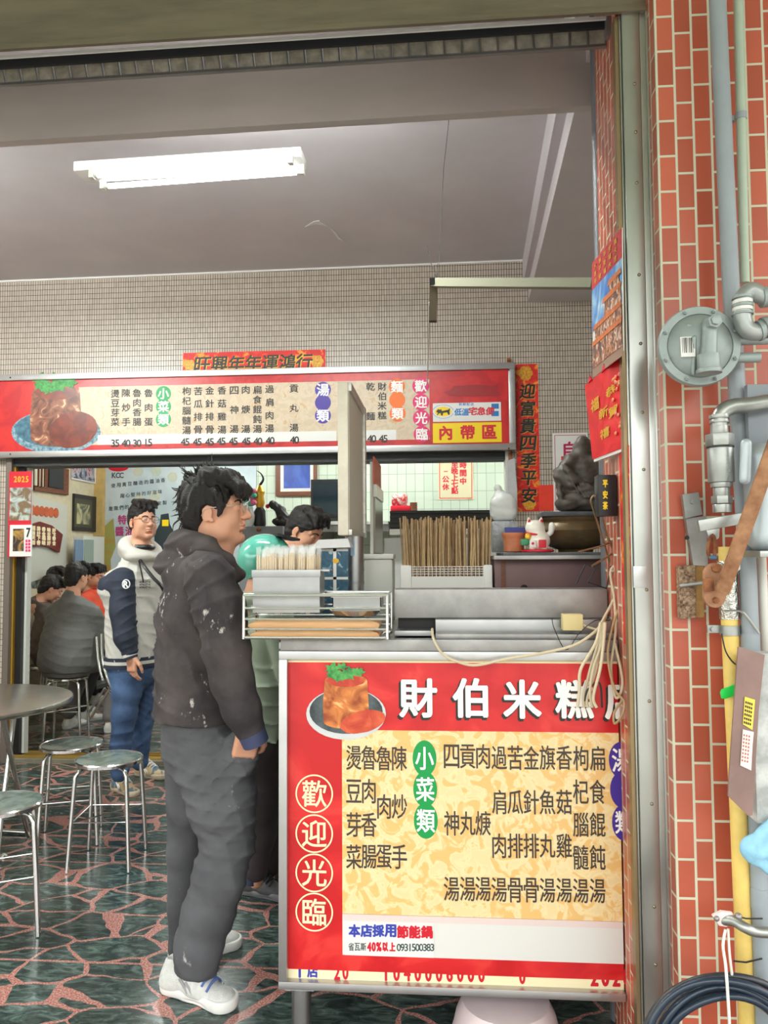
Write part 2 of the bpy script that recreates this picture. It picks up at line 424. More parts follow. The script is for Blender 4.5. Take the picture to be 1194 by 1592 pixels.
def paving_mat():
    m = bpy.data.materials.new('crazy_paving'); m.use_nodes = True; t = m.node_tree; b = t.nodes['Principled BSDF']
    tcn = _n(t, 'ShaderNodeTexCoord'); L = t.links.new
    # wobble the coordinates
    nz = _n(t, 'ShaderNodeTexNoise'); nz.inputs['Scale'].default_value = 5; nz.inputs['Detail'].default_value = 2; L(tcn.outputs['Object'], nz.inputs[0])
    sc1 = _n(t, 'ShaderNodeVectorMath', operation='SCALE'); sc1.inputs[3].default_value = .10; L(nz.outputs['Color'], sc1.inputs[0])
    av = _n(t, 'ShaderNodeVectorMath', operation='ADD'); L(tcn.outputs['Object'], av.inputs[0]); L(sc1.outputs[0], av.inputs[1])
    mp = _n(t, 'ShaderNodeMapping'); mp.inputs['Rotation'].default_value = (0, 0, .5); mp.inputs['Scale'].default_value = (3.7, 6.0, .001); L(av.outputs[0], mp.inputs[0])
    ve = _n(t, 'ShaderNodeTexVoronoi', feature='DISTANCE_TO_EDGE'); ve.inputs['Scale'].default_value = 1; L(mp.outputs[0], ve.inputs[0])
    vc = _n(t, 'ShaderNodeTexVoronoi', feature='F1'); vc.inputs['Scale'].default_value = 1; L(mp.outputs[0], vc.inputs[0])
    # grout width varies
    nw = _n(t, 'ShaderNodeTexNoise'); nw.inputs['Scale'].default_value = 4; L(tcn.outputs['Object'], nw.inputs[0])
    mw = _n(t, 'ShaderNodeMapRange'); mw.inputs[1].default_value = .3; mw.inputs[2].default_value = .72; mw.inputs[3].default_value = .012; mw.inputs[4].default_value = .062; L(nw.outputs[0], mw.inputs[0])
    lt = _n(t, 'ShaderNodeMath', operation='LESS_THAN'); L(ve.outputs[0], lt.inputs[0]); L(mw.outputs[0], lt.inputs[1])
    # straight joints every 0.9 m
    sp = _n(t, 'ShaderNodeSeparateXYZ'); L(tcn.outputs['Object'], sp.inputs[0])
    j1 = _n(t, 'ShaderNodeMath', operation='ADD'); j1.inputs[1].default_value = -2.84+9.0; L(sp.outputs[1], j1.inputs[0])
    j2 = _n(t, 'ShaderNodeMath', operation='MODULO'); j2.inputs[1].default_value = .9; L(j1.outputs[0], j2.inputs[0])
    j3 = _n(t, 'ShaderNodeMath', operation='LESS_THAN'); j3.inputs[1].default_value = .013; L(j2.outputs[0], j3.inputs[0])
    gx = _n(t, 'ShaderNodeMath', operation='MAXIMUM'); L(lt.outputs[0], gx.inputs[0]); L(j3.outputs[0], gx.inputs[1])
    # stone: dark green marble
    n1 = _n(t, 'ShaderNodeTexNoise'); n1.inputs['Scale'].default_value = 14; n1.inputs['Detail'].default_value = 8; n1.inputs['Roughness'].default_value = .7; n1.inputs['Distortion'].default_value = 1.6
    mp2 = _n(t, 'ShaderNodeMapping'); mp2.inputs['Scale'].default_value = (.6, 1.6, 1)
    L(tcn.outputs['Object'], mp2.inputs[0]); ad2 = _n(t, 'ShaderNodeVectorMath', operation='ADD'); L(mp2.outputs[0], ad2.inputs[0]); L(vc.outputs['Color'], ad2.inputs[1]); L(ad2.outputs[0], n1.inputs[0])
    r1 = _n(t, 'ShaderNodeValToRGB'); L(n1.outputs[0], r1.inputs[0]); e = r1.color_ramp.elements
    e[0].position = .33; e[0].color = (*S(26, 34, 34), 1); e[1].position = .8; e[1].color = (*S(148, 160, 156), 1)
    q = e.new(.5); q.color = (*S(54, 68, 64), 1); q = e.new(.62); q.color = (*S(92, 108, 102), 1)
    hs = _n(t, 'ShaderNodeMix', data_type='RGBA', blend_type='OVERLAY'); hs.inputs[0].default_value = .25; L(r1.outputs[0], hs.inputs[6])
    bwn = _n(t, 'ShaderNodeRGBToBW'); L(vc.outputs['Color'], bwn.inputs[0]); L(bwn.outputs[0], hs.inputs[7])
    # grout: red terrazzo
    n3 = _n(t, 'ShaderNodeTexNoise'); n3.inputs['Scale'].default_value = 160; n3.inputs['Detail'].default_value = 2; L(tcn.outputs['Object'], n3.inputs[0])
    r3 = _n(t, 'ShaderNodeValToRGB'); L(n3.outputs[0], r3.inputs[0]); e = r3.color_ramp.elements
    e[0].position = .4; e[0].color = (*S(150, 84, 74), 1); e[1].position = .7; e[1].color = (*S(206, 166, 156), 1)
    mx = _n(t, 'ShaderNodeMix', data_type='RGBA'); L(gx.outputs[0], mx.inputs[0]); L(hs.outputs[2], mx.inputs[6]); L(r3.outputs[0], mx.inputs[7])
    L(mx.outputs[2], b.inputs['Base Color'])
    b.inputs['Roughness'].default_value = .2; b.inputs['Specular IOR Level'].default_value = .45
    return m
def pattern_mat(name, c1, c2, scale=40, rough=.35, thr=(.42, .58), detail=3, dist=1.2, spec=.5, c3=None):
    m = bpy.data.materials.new(name); m.use_nodes = True; t = m.node_tree; b = t.nodes['Principled BSDF']; L = t.links.new
    tcn = _n(t, 'ShaderNodeTexCoord'); no = _n(t, 'ShaderNodeTexNoise'); no.inputs['Scale'].default_value = scale; no.inputs['Detail'].default_value = detail; no.inputs['Distortion'].default_value = dist
    L(tcn.outputs['Object'], no.inputs[0]); r = _n(t, 'ShaderNodeValToRGB'); L(no.outputs[0], r.inputs[0]); e = r.color_ramp.elements
    e[0].position = thr[0]; e[0].color = (*c1, 1); e[1].position = thr[1]; e[1].color = (*c2, 1)
    if c3: q = e.new(min(.95, thr[1]+.08)); q.color = (*c3, 1)
    L(r.outputs[0], b.inputs['Base Color']); b.inputs['Roughness'].default_value = rough; b.inputs['Specular IOR Level'].default_value = spec
    return m

M = {}
M['steel'] = mat('stainless_steel', S(166, 166, 166), .4, 1, var=.12, vs=6, bump=.03, bs=20)
M['steel_b'] = mat('brushed_steel', S(196, 192, 184), .42, 1, var=.18, vs=4, stretch=(1, 1, 12))
M['steel_d'] = mat('dull_steel', S(162, 160, 158), .5, .85, var=.2, vs=8)
M['chrome'] = mat('chrome_tube', S(222, 222, 220), .16, 1)
M['black'] = mat('black_plastic', S(22, 22, 24), .4)
M['dark'] = mat('dark_metal', S(48, 46, 46), .5, .3)
M['white'] = mat('white_paint', S(232, 230, 226), .45)
M['offwhite'] = mat('off_white_plastic', S(214, 214, 206), .4)
M['red'] = mat('red_print', S(196, 26, 36), .35, var=.06, vs=3)
M['dred'] = mat('dark_red_print', S(150, 26, 34), .4)
M['cream'] = mat('cream_ink', S(252, 236, 190), .5)
M['ink'] = mat('black_ink', S(34, 32, 30), .5)
M['wink'] = mat('white_ink', S(250, 250, 246), .45)
M['rink'] = mat('red_ink', S(206, 24, 46), .5)
M['bink'] = mat('blue_ink', S(52, 66, 168), .5)
M['gink'] = mat('green_ink', S(0, 150, 72), .45)
M['oink'] = mat('orange_ink', S(236, 110, 12), .45)
M['pink'] = mat('magenta_ink', S(222, 40, 110), .45)
M['purple'] = mat('purple_ink', S(66, 42, 150), .45)
M['yellow'] = mat('yellow_ink', S(248, 214, 20), .45)
M['gold'] = mat('gold_ink', S(226, 176, 60), .35, .4)
M['brown'] = mat('brown_wood', S(112, 62, 38), .5, var=.3, vs=10, stretch=(1, 1, 8))
M['alu'] = mat('aluminium', S(192, 192, 192), .38, .9, var=.06, vs=10)
M['pipe'] = mat('grey_pvc', S(150, 158, 164), .45, var=.08, vs=5)
M['gpaint'] = mat('grey_green_paint', S(150, 160, 158), .42, .25, var=.12, vs=9, bump=.05, bs=40)
M['ypipe'] = mat('yellow_pipe_paint', S(232, 200, 112), .5, var=.14, vs=9)
M['rust'] = mat('rust', S(168, 110, 72), .8, .2, col2=S(112, 64, 40), vs=26, bump=.25, bs=90)
M['rope'] = mat('beige_cable', S(206, 192, 162), .5)

# ================================================================== THE SETTING
YB = 5.5; YC = 2.40; YF = 2.20; YP = 2.12
M['paving'] = paving_mat()
fl = struct('floor', MB().bb(-6, 4, 1.3, 9.2, -.1, 0), M['paving'])
struct('ground_street', MB().bb(-14, 12, -18, 1.3, -.11, -.005), mat('pale_concrete', S(176, 174, 168), .9, var=.06, vs=2))
M['mosaic'] = tile_mat('mosaic_tile', S(204, 190, 176), S(190, 176, 162), S(50, 46, 42), .0184, .0402, .0017, offset=0, rough=.3, bump=.25, dirt=.12)
M['brick'] = tile_mat('red_facing_tile', S(206, 104, 80), S(176, 84, 62), S(214, 214, 190), .0995, .0478, .0034, vert=True, rough=.28, bump=.5, dirt=.22)
M['ptile'] = tile_mat('pale_kitchen_tile', S(206, 216, 196), S(198, 210, 190), S(150, 158, 140), .10, .20, .003, offset=0, rough=.2, bump=.2)
M['ceil'] = mat('ceiling_paint', S(202, 195, 198), .8, var=.05, vs=2, bump=.05, bs=14)
M['beam'] = mat('beam_paint', S(186, 178, 174), .38, .3, var=.06, vs=2, stretch=(1, 1, 4))
M['wallw'] = mat('white_wall_paint', S(214, 214, 204), .7, var=.05, vs=2)
# back wall of the shop front with the opening under the menu sign
xL = ony(10, 900, YB).x; xR = ony(797, 760, YB).x; zO = ony(400, 705, YB).z
CZ = 3.49
w = MB().bb(-3.9, xL, YB, YB+.16, 0, zO).bb(xL, xR, YB, YB+.16, zO, CZ+.1).bb(-3.9, xL, YB, YB+.16, zO, CZ+.1).bb(xR, 1.62, YB, YB+.16, 0, CZ+.1)
struct('wall_back', w, M['mosaic'])
# ceiling of the shop: its far edge is seen a little lower towards the table side
cl = [onz(-260, 200, CZ), ony(-260, 448, YB+.02), ony(1240, 385, YB+.02), onz(1240, 60, CZ)]
a, b_ = ony(0, 437, YB), ony(816, 404, YB)
zf = lambda x: a.z+(b_.z-a.z)*(x-a.x)/(b_.x-a.x)
c4 = [Vector((-3.95, 2.3, zf(-3.95))), Vector((-3.95, YB, zf(-3.95))), Vector((1.62, YB, zf(1.62))), Vector((1.62, 2.3, zf(1.62)))]
struct('ceiling', MB().hexa(c4, [p+Vector((0, 0, .12)) for p in c4]), M['ceil'])
struct('trim_1', MB().hexa([Vector((-3.9, YB-.012, zf(-3.9)-.012)), Vector((.6, YB-.012, zf(.6)-.012)), Vector((.6, YB-.012, zf(.6)+.02)), Vector((-3.9, YB-.012, zf(-3.9)+.02))],
                           [Vector((-3.9, YB, zf(-3.9)-.012)), Vector((.6, YB, zf(.6)-.012)), Vector((.6, YB, zf(.6)+.02)), Vector((-3.9, YB, zf(-3.9)+.02))]), M['white'])
struct('wall_left', MB().bb(-4.05, -3.9, 2.0, YB+.1, 0, 3.6), M['mosaic'])
struct('wall_right', MB().bb(1.5, 1.65, 2.3, YB+.1, 0, 3.6), M['wallw'])
# beam in the corner above the statue
bz = ony(830, 470, YB).z
p1 = onz(893, 165, bz+.02); p2 = ony(821, 470, YB)
bl = [Vector((p1.x-.35*(p2.x-p1.x)*0, 2.7, bz)), Vector((p2.x, YB, bz)), Vector((1.5, YB, bz)), Vector((1.5, 2.7, bz))]
k_ = (p2.x-p1.x)/(YB-p1.y); bl[0].x = p2.x-k_*(YB-2.7)
struct('trim_2', MB().hexa(bl, [p+Vector((0, 0, .4)) for p in bl]), M['ceil'])
tl = [Vector((bl[0].x-.05, 2.7, bz+.12)), Vector((bl[1].x-.035, YB, bz+.12)), Vector((bl[1].x, YB, bz+.12)), Vector((bl[0].x, 2.7, bz+.12))]
struct('trim_3', MB().hexa(tl, [p+Vector((0, 0, .3)) for p in tl]), M['ceil'])
# beam over the front opening (painted sheet metal)
Yb = 2.78
fb = [ony(-700, 263, Yb), ony(948, 162, Yb), ony(962, 60, Yb), ony(-700, 158, Yb)]
zlift = lambda P, d: [p+Vector((0, d, 0)) for p in P]
struct('trim_4', MB().hexa(fb, zlift(fb, .04)), M['beam'])
# outer lintel
M['lintel'] = mat('weathered_steel_lintel', S(128, 118, 100), .5, .6, var=.18, vs=3, stretch=(1, 1, 6), bump=.03)
lf = [ony(-700, 120, YF), ony(1022, 14, YF), ony(1022, -260, YF), ony(-700, -260, YF)]
struct('trim_5', MB().hexa(lf, zlift(lf, .012)), M['lintel'])
lf2 = [ony(-700, 108, YF+.02), ony(1022, 2, YF+.02), ony(1022, -260, YF+.02), ony(-700, -260, YF+.02)]
struct('trim_18', MB().hexa(lf2, zlift(lf2, .025)), M['lintel'])
lf3 = [ony(-700, 120, YF-.012), ony(1022, 14, YF-.012), ony(1022, 6, YF-.012), ony(-700, 112, YF-.012)]
struct('trim_19', MB().hexa(lf3, zlift(lf3, .012)), M['lintel'])
# steel shop-front frame
M['frame'] = mat('polished_frame_steel', S(188, 190, 186), .36, 1, var=.12, vs=5, stretch=(1, 1, .5), bump=.05, bs=8)
fx0 = ony(984, 800, YF).x; fx1 = ony(1028, 800, YF).x
Zt = ony(990, 19, YF).z
fm = MB().bb(fx0, fx1-.028, YF-.004, YF+.06, 0, Zt).bb(fx1-.027, fx1+.012, YF, YF+.06, 0, Zt)
fm.bb(fx0-.006, fx0-.001, YF+.006, YF+.05, 0, Zt).bb(fx1-.012, fx1+.012, YF-.01, YF+.03, 0, Zt)
tr = struct('trim_6', fm, M['frame'], bevel=.002)
sm = MB()
for py in (130, 205, 284, 427, 534, 641, 730, 917, 1090, 1250, 1410, 1500):
    p = ony(993+(py-400)*.024, py, YF-.005); sm.ball(p, (.0048, .003, .0048), 10)
part('frame_screw', sm, mat('frame_screw_steel', S(150, 140, 120), .4, .9), tr)
ep = MB(); p = ony(995, 897, YF-.006); ep.box(p, (.036, .003, .06)); part('cover_plate', ep, M['alu'], tr, bevel=.001)
struct('trim_7', MB().bb(fx0-.0165, fx0-.0065, YF+.015, YF+.05, 0, Zt), mat('bronze_frame', S(150, 128, 96), .4, .7))
# tiled side of the opening, tiled street face
JX = fx0-.004
struct('wall_jamb', MB().bb(JX, 1.5, YF+.06, 2.56, 0, 3.5), M['brick'])
px1 = ony(1037, 800, YP).x
struct('wall_facade', MB().bb(px1, 2.6, YP, 2.35, 0, 3.7), M['brick'])
# arcade roof over the pavement
struct('ceiling_arcade', MB().bb(-6, 4, -2.2, YF+.02, 3.62, 3.75), mat('green_arcade_awning', S(176, 190, 166), .6))
# back room behind the opening
YR = 8.7
struct('wall_dining_back', MB().bb(-4.2, 3, YR, YR+.1, 0, 3.1), M['ptile'])
struct('wall_dining_left', MB().bb(-4.15, -4.0, YB+.16, YR, 0, 3.1), mat('cream_wall', S(214, 200, 168), .7, var=.08))
struct('wall_dining_right', MB().bb(2.6, 2.75, YB+.16, YR, 0, 3.1), M['ptile'])
struct('ceiling_dining', MB().bb(-4.2, 2.8, YB+.16, YR, 2.9, 3.0), M['ceil'])
# door track and posts of the back opening
sill = MB().bb(xL, ony(300, 1160, YB).x+1.0, YB-.02, YB+.2, 0, .025)
struct('trim_8', sill, mat('concrete_sill', S(120, 116, 100), .7, var=.15))
tk = MB()
for y in (YB+.02, YB+.08, YB+.14): tk.bb(xL, .3, y, y+.012, .025, .045)
struct('trim_9', tk, mat('brass_track', S(196, 160, 84), .35, .8))
def vpost(name, a, b, Y, t, m, z0=.0, z1=None):
    return struct(name, MB().bb(ony(a, 950, Y).x, ony(b, 950, Y).x, Y, Y+t, z0, zO if z1 is None else z1), m)
vpost('trim_10', 5, 13.5, YB-.03, .1, mat('grey_door_frame', S(120, 108, 100), .5, .3))
vpost('trim_11', 12, 14, YB, .1, mat('black_rubber', S(20, 18, 16), .6)); vpost('trim_12', 13.5, 20.5, YB+.01, .1, mat('brass_door_edge', S(206, 160, 60), .4, .6))
vpost('trim_13', 20, 33, YB+.04, .08, M['black']); vpost('trim_14', 33, 41, YB+.08, .06, M['offwhite'])
struct('trim_15', MB().bb(xL, xR, YB-.005, YB+.17, zO-.07, zO+.0), mat('dark_lintel', S(24, 26, 26), .5))
vpost('trim_16', 789, 799, YB-.01, .14, M['offwhite'], 1.0)

# ================================================================== LAMPS
def tube_mat(n, s): return mat(n, (1, 1, 1), .4, emit=(.93, 1, .97), es=s)
M['lamp'] = tube_mat('lit_fluorescent_tube', 8); M['lamp2'] = tube_mat('lit_fluorescent_tube_beyond', 110)
zl = 3.40
A, B = onz(124, 268, zl+.03), onz(472, 246, zl+.03)
lampt = thing('ceiling_light', 'twin tube fluorescent batten lit on the grey ceiling', 'ceiling light', (A+B)/2)
def bar(mb, p, q, w, h):
    d = (q-p); d.z = 0; d.normalize(); nrm = Vector((-d.y, d.x, 0)); up = Vector((0, 0, 1))
    a = [p+nrm*(-w/2)+up*(-h/2), p+nrm*(w/2)+up*(-h/2), p+nrm*(w/2)+up*(h/2), p+nrm*(-w/2)+up*(h/2)]
    return mb.hexa(a, [x+(q-p) for x in a])
part('batten_body', bar(MB(), A, B, .13, .05), M['white'], lampt, bevel=.006)
for l, r in (((143, 273), (452, 250)), ((160, 290), (470, 267))):
    p, q = onz(*l, zl-.025), onz(*r, zl-.025); u = (q-p).normalized()
    tb = part('fluorescent_tube', MB().cyl(p+u*.03, q-u*.03, .013, n=14), M['lamp'], lampt)
    for e_, s_ in ((p, 1), (q, -1)):
        part('lamp_holder', MB().box(e_+Vector((0, 0, .012)), (.022, .03, .055), rz=math.atan2(u.y, u.x)).cyl(e_+u*s_*.01, e_+u*s_*.034, .012), M['offwhite'], tb)
for x, y in ((-2.6, 7.2), (-.6, 7.2), (1.4, 7.2)):
    r_ = thing('ceiling_light', 'lit twin tube lamp on the dining room ceiling', 'ceiling light', (x, y, 2.86), 'dining room ceiling lamps')
    part('batten_body', MB().box((x, y, 2.885), (1.2, .14, .03)), M['white'], r_)
    for dy in (-.04, .04): part('fluorescent_tube', MB().cyl((x-.58, y+dy, 2.855), (x+.58, y+dy, 2.855), .013, n=10), M['lamp2'], r_)
M['fill_lamp'] = tube_mat('added_fill_tube', 300)  # two out-of-view battens added as fill light to brighten the shop interior
for x, lb in ((-3.2, 'added out of view fill batten nearer the side wall of the shop'), (-.75, 'added fill batten hidden just behind the front beam')):
    r_ = thing('ceiling_light', lb, 'ceiling light', (x, 3.05, 3.40))
    part('batten_body', MB().box((x, 3.05, 3.43), (1.2, .14, .05)), M['white'], r_)
    for dy in (-.04, .04): part('fluorescent_tube', MB().cyl((x-.58, 3.05+dy, 3.385), (x+.58, 3.05+dy, 3.385), .013, n=10), M['fill_lamp'] if x < -1 else M['lamp2'], r_)
# flaking paint on the ceiling
cz = lambda p: zf(p.x)
def ceilpt(px, py):
    p = onz(px, py, CZ-.01); p.z = zf(p.x)-.004; return p
ck = MB().prism([ceilpt(*q) for q in ((474, 379), (488, 371), (497, 370), (510, 378), (500, 376), (490, 375))], (0, 0, .003))
ck.prism([ceilpt(*q) for q in ((510, 377), (522, 387), (526, 393), (536, 401), (526, 397), (519, 388))], (0, 0, .003))
cr = struct('ceiling_flake', ck, mat('flaked_plaster', S(226, 222, 218), .9))

# ================================================================== MENU SIGN ON THE BACK WALL
YS = YB-.07
def frame4(mb, px0, py0, px1, py1, Y, w, t):
    x0, x1, z0, z1 = rect(px0, py0, px1, py1, Y)
    return mb.bb(x0, x1, Y, Y+t, z1-w, z1).bb(x0, x1, Y, Y+t, z0, z0+w).bb(x0, x0+w, Y, Y+t, z0+w, z1-w).bb(x1-w, x1, Y, Y+t, z0+w, z1-w)
SX0, SX1, SZ0, SZ1 = rect(-14, 574, 801, 706, YS); SX0 -= .35
sg = thing('menu_sign', 'long red framed menu sign board above the dining room opening', 'sign', ((SX0+SX1)/2, YS, SZ0))
fw_ = .045
part('frame', MB().bb(SX0, SX1, YS-.02, YB-.008, SZ1-fw_, SZ1).bb(SX0, SX1, YS-.02, YB-.008, SZ0, SZ0+fw_).bb(SX0, SX0+fw_, YS-.02, YB-.008, SZ0+fw_, SZ1-fw_).bb(SX1-fw_, SX1, YS-.02, YB-.008, SZ0+fw_, SZ1-fw_), M['alu'], sg, bevel=.004)
Y0 = YS-.001
part('red_board', MB().bb(SX0+fw_, SX1-fw_, Y0, YB-.005, SZ0+fw_, SZ1-fw_), pattern_mat('menu_red', S(178, 26, 34), S(200, 40, 40), 6, .35), sg)
pa = MB(); x0, x1, z0, z1 = rect(122, 598, 668, 700, Y0-.001)
pz1 = SZ1-fw_-.058; pz0 = SZ0+fw_+.04
pa.bb(x0, x1, Y0-.002, Y0, pz0, pz1)
M['buff'] = pattern_mat('buff_flower_print', S(206, 184, 156), S(216, 198, 172), 16, .4, c3=S(204, 172, 134))
part('buff_panel', pa, M['buff'], sg)
st = MB(); zs0 = pz0+.0; zs1 = pz0+.072
st.bb(ony(152, 690, Y0).x, ony(523, 690, Y0).x, Y0-.003, Y0, zs0, zs1).bb(ony(560, 690, Y0).x, ony(616, 690, Y0).x, Y0-.003, Y0, zs0, zs1)
part('price_strip', st, M['white'], sg)
T = Y0-.0045
k1 = MB()
cols = [(179, '燙豆芽菜', 612, 656), (196, '陳炒手', 611, 656), (213, '魯肉香腸', 611, 656), (231, '魯肉蛋', 611, 656),
        (290, '枸杞腦髓湯', 608, 669), (308, '苦瓜排骨湯', 608, 668), (326, '金針排骨湯', 607, 668), (345, '香菇雞湯', 607, 668), (364, '四神湯', 607, 667),
        (382, '肉焿湯', 606, 667), (400, '扁食餛飩湯', 606, 667), (419, '過肩肉湯', 605, 666), (457, '貢丸湯', 604, 665), (576, '乾麵', 601, 647), (594, '財伯米糕', 601, 646)]
cols[5] = (308, '苦瓜排骨', 608, 668); cols[6] = (326, '金針排骨', 607, 668)
for x, s, y0, y1 in cols:
    for i, c in enumerate(s): word(k1, c, x, y0+(y1-y0)*i/(len(s)-1), 13.5, 12.5, T, .22)
for x, y, s in ((179, 689, '35'), (196, 689, '40'), (213, 689, '30'), (230, 688, '15'), (288, 687, '45'), (307, 687, '45'), (326, 687, '45'), (344, 686, '45'), (363, 686, '45'), (383, 686, '45'), (401, 686, '40'), (420, 685, '40'), (458, 684, '40'), (578, 682, '40'), (596, 682, '45')):
    for i, c in enumerate(s): word(k1, c, x-3.2+6.4*i, y, 11, 11, T, .3)
part('lettering', k1, M['ink'], sg)
def badge(root, spots, m, r, Y, ink, tw, name, rz=None, th=None, bold=.5):
    for i, (c, x, y) in enumerate(spots):
        b = part(name, MB().disc(x, y, r, rz or r, Y-.00005*i, t=.0012), M[m], root); l = MB()
        if c.strip(): word(l, c, x, y, tw, th or tw, Y-.0012, bold)
        if l.v: part('badge_lettering', l, M[ink], b)
badge(sg, (('小', 254, 612), ('菜', 254, 632), ('類', 254, 652)), 'gink', 12, T, 'wink', 17, 'green_badge')
badge(sg, (('湯', 502, 606), (' ', 502, 626), ('類', 502, 646)), 'purple', 12.5, T, 'wink', 19, 'purple_badge')
badge(sg, (('麵', 617, 601), (' ', 617.5, 622), ('類', 618, 643)), 'oink', 12.5, T, 'wink', 18, 'orange_badge')
badge(sg, (('歡', 654, 600), ('迎', 654.5, 625), ('光', 655, 650), ('臨', 656, 675)), 'pink', 13, T, 'wink', 18, 'magenta_badge')
# printed bowl of braised pork rice cake
def dish(root, cx, cy, s, Y, ry=40, oy=18, rim=None, inn=None, cake=None, egg=None, ew=(32, 24, 22, 20)):
    def P(dx, dy): return (cx+dx*s, cy+dy*s)
    def blob(rx, ry, ox, oy, n=30, j=0, seed=1, rot=0):
        r = random.Random(seed); o = []
        for i in range(n):
            q = 1+j*r.uniform(-1, 1); x, y = rx*q*math.cos(2*math.pi*i/n), ry*q*math.sin(2*math.pi*i/n)
            o.append(P(ox+x*math.cos(rot)-y*math.sin(rot), oy+x*math.sin(rot)+y*math.cos(rot)))
        return o
    b = part('printed_plate', MB().poly(blob(62, ry, 0, oy), Y, .001), rim, root)
    part('plate_hollow', MB().poly(blob(57, ry-5, 0, oy-4), Y-.0006, .0006), inn, b)
    top = [P(33*math.cos(a), -34+10*math.sin(a)) for a in np.linspace(math.pi, 2*math.pi, 12)]
    part('rice_cake', MB().poly(top+[P(35, 0), P(36, 26)]+[P(35*math.cos(a), 30+11*math.sin(a)) for a in np.linspace(0, math.pi, 12)]+[P(-36, 0)], Y-.0012, .0006), cake, b)
    part('cake_top', MB().poly(blob(30, 9, 0, -33, j=.06, seed=4), Y-.0016, .0004), egg, b)
    part('egg_print', MB().poly(blob(ew[0], ew[1], ew[2], ew[3], j=.02, rot=-.25), Y-.0019, .0004), egg, b)
    lv = MB(); r = random.Random(8)
    for i in range(16):
        ox, oy_ = r.uniform(-24, 24), -48+r.uniform(-10, 11)-.0*i; n = 14; q = r.uniform(6.5, 10.5); ph = r.uniform(0, 6)
        lv.poly([P(ox+q*(1+.38*math.cos(5*2*math.pi*k/n*1.0+ph))*math.cos(2*math.pi*k/n), oy_+.75*q*(1+.38*math.cos(5*2*math.pi*k/n+ph))*math.sin(2*math.pi*k/n)) for k in range(n)], Y-.0023-.0001*i, .0003)
    part('coriander_print', lv, M['leafprint'], b)
M['leafprint'] = mat('coriander_print', S(86, 170, 84), .5, col2=S(36, 112, 56), vs=50)
dish(sg, 87, 648, 1.12, Y0-.003, 30, 21, mat('blue_plate_print', S(150, 176, 184), .4, col2=S(56, 104, 128), vs=40), mat('blue_hollow_print', S(70, 120, 140), .4, col2=S(40, 76, 96), vs=26),
     pattern_mat('rice_cake_print', S(84, 40, 28), S(150, 92, 66), 12, .35, (.38, .6), c3=S(214, 176, 140)), pattern_mat('braised_egg_print', S(96, 34, 24), S(136, 58, 38), 9, .3, (.4, .7)), (34, 25, 24, 18))
# red part with temple outline and the parcel service stickers
tp = MB().poly([(690, 610), (700, 606), (706, 600), (742, 598), (768, 600), (775, 596), (774, 608), (780, 614), (776, 616), (700, 616)], Y0-.0012, .0008)
part('roof_print', tp, M['dred'], sg)
stk = part('parcel_sticker', MB().pan(673, 626, 779, 655, Y0-.003, .002), M['white'], sg)
part('sticker_oval', MB().disc(689, 640, 13, 7.5, Y0-.0036), M['yellow'], stk)
cat_ = MB().poly([(678, 640), (681, 636), (684, 637), (686, 636), (687, 639), (697, 637), (700, 634), (699, 639), (699, 645), (697, 645), (695, 641), (689, 642), (688, 646), (686, 646), (685, 642), (682, 643), (680, 646), (679, 645), (681, 642)], Y0-.0042)
part('cat_mark', cat_, M['ink'], stk)
rl = MB(); word(rl, '宅急便', 735, 639, 13, 12, Y0-.0036, .5, dx=13.5, skew=.15); part('red_lettering', rl, M['rink'], stk)
bl_ = MB(); word(bl_, '低溫', 712, 640.5, 11, 11, Y0-.0036, .4, dx=11.5, skew=.15); word(bl_, '新鮮配送', 716, 628.5, 5, 4.5, Y0-.0036, .1, dx=6)
for i in range(16):
    a_ = math.radians(200+i*9.5); a2 = math.radians(20+i*9.5)
    bl_.disc(689+16*math.cos(a_), 640+10.5*math.sin(a_), .7, .7, Y0-.0036, 8); bl_.disc(689+16*math.cos(a2), 640+10.5*math.sin(a2), .7, .7, Y0-.0036, 8)
for y in (631.5, 643): bl_.pan(764, y-4, 775.5, y+4, Y0-.0036)
part('blue_lettering', bl_, mat('sticker_blue', S(40, 120, 190), .5), stk)
yb = part('yellow_label', MB().pan(673, 657, 780, 688, Y0-.003, .002), M['yellow'], sg)
l = MB(); word(l, '內帶區', 693, 673, 21, 21, Y0-.0036, .9, dx=34, dy=-.8); part('red_lettering', l, M['rink'], yb)
bo = MB()
for x in (-560, -250, 60):
    pass
for px, py in ((791, 575), (791, 697), (16, 587), (16, 706)): bo.ball(ony(px, py, YS-.021), .006, 8)
part('frame_screw', bo, M['dark'], sg)
part('mounting_post', MB().bb(ony(791, 560, YB-.03).x-.012, ony(791, 560, YB-.03).x+.012, YB-.03, YB-.005, SZ0-.2, SZ1+.05), M['rust'], sg)

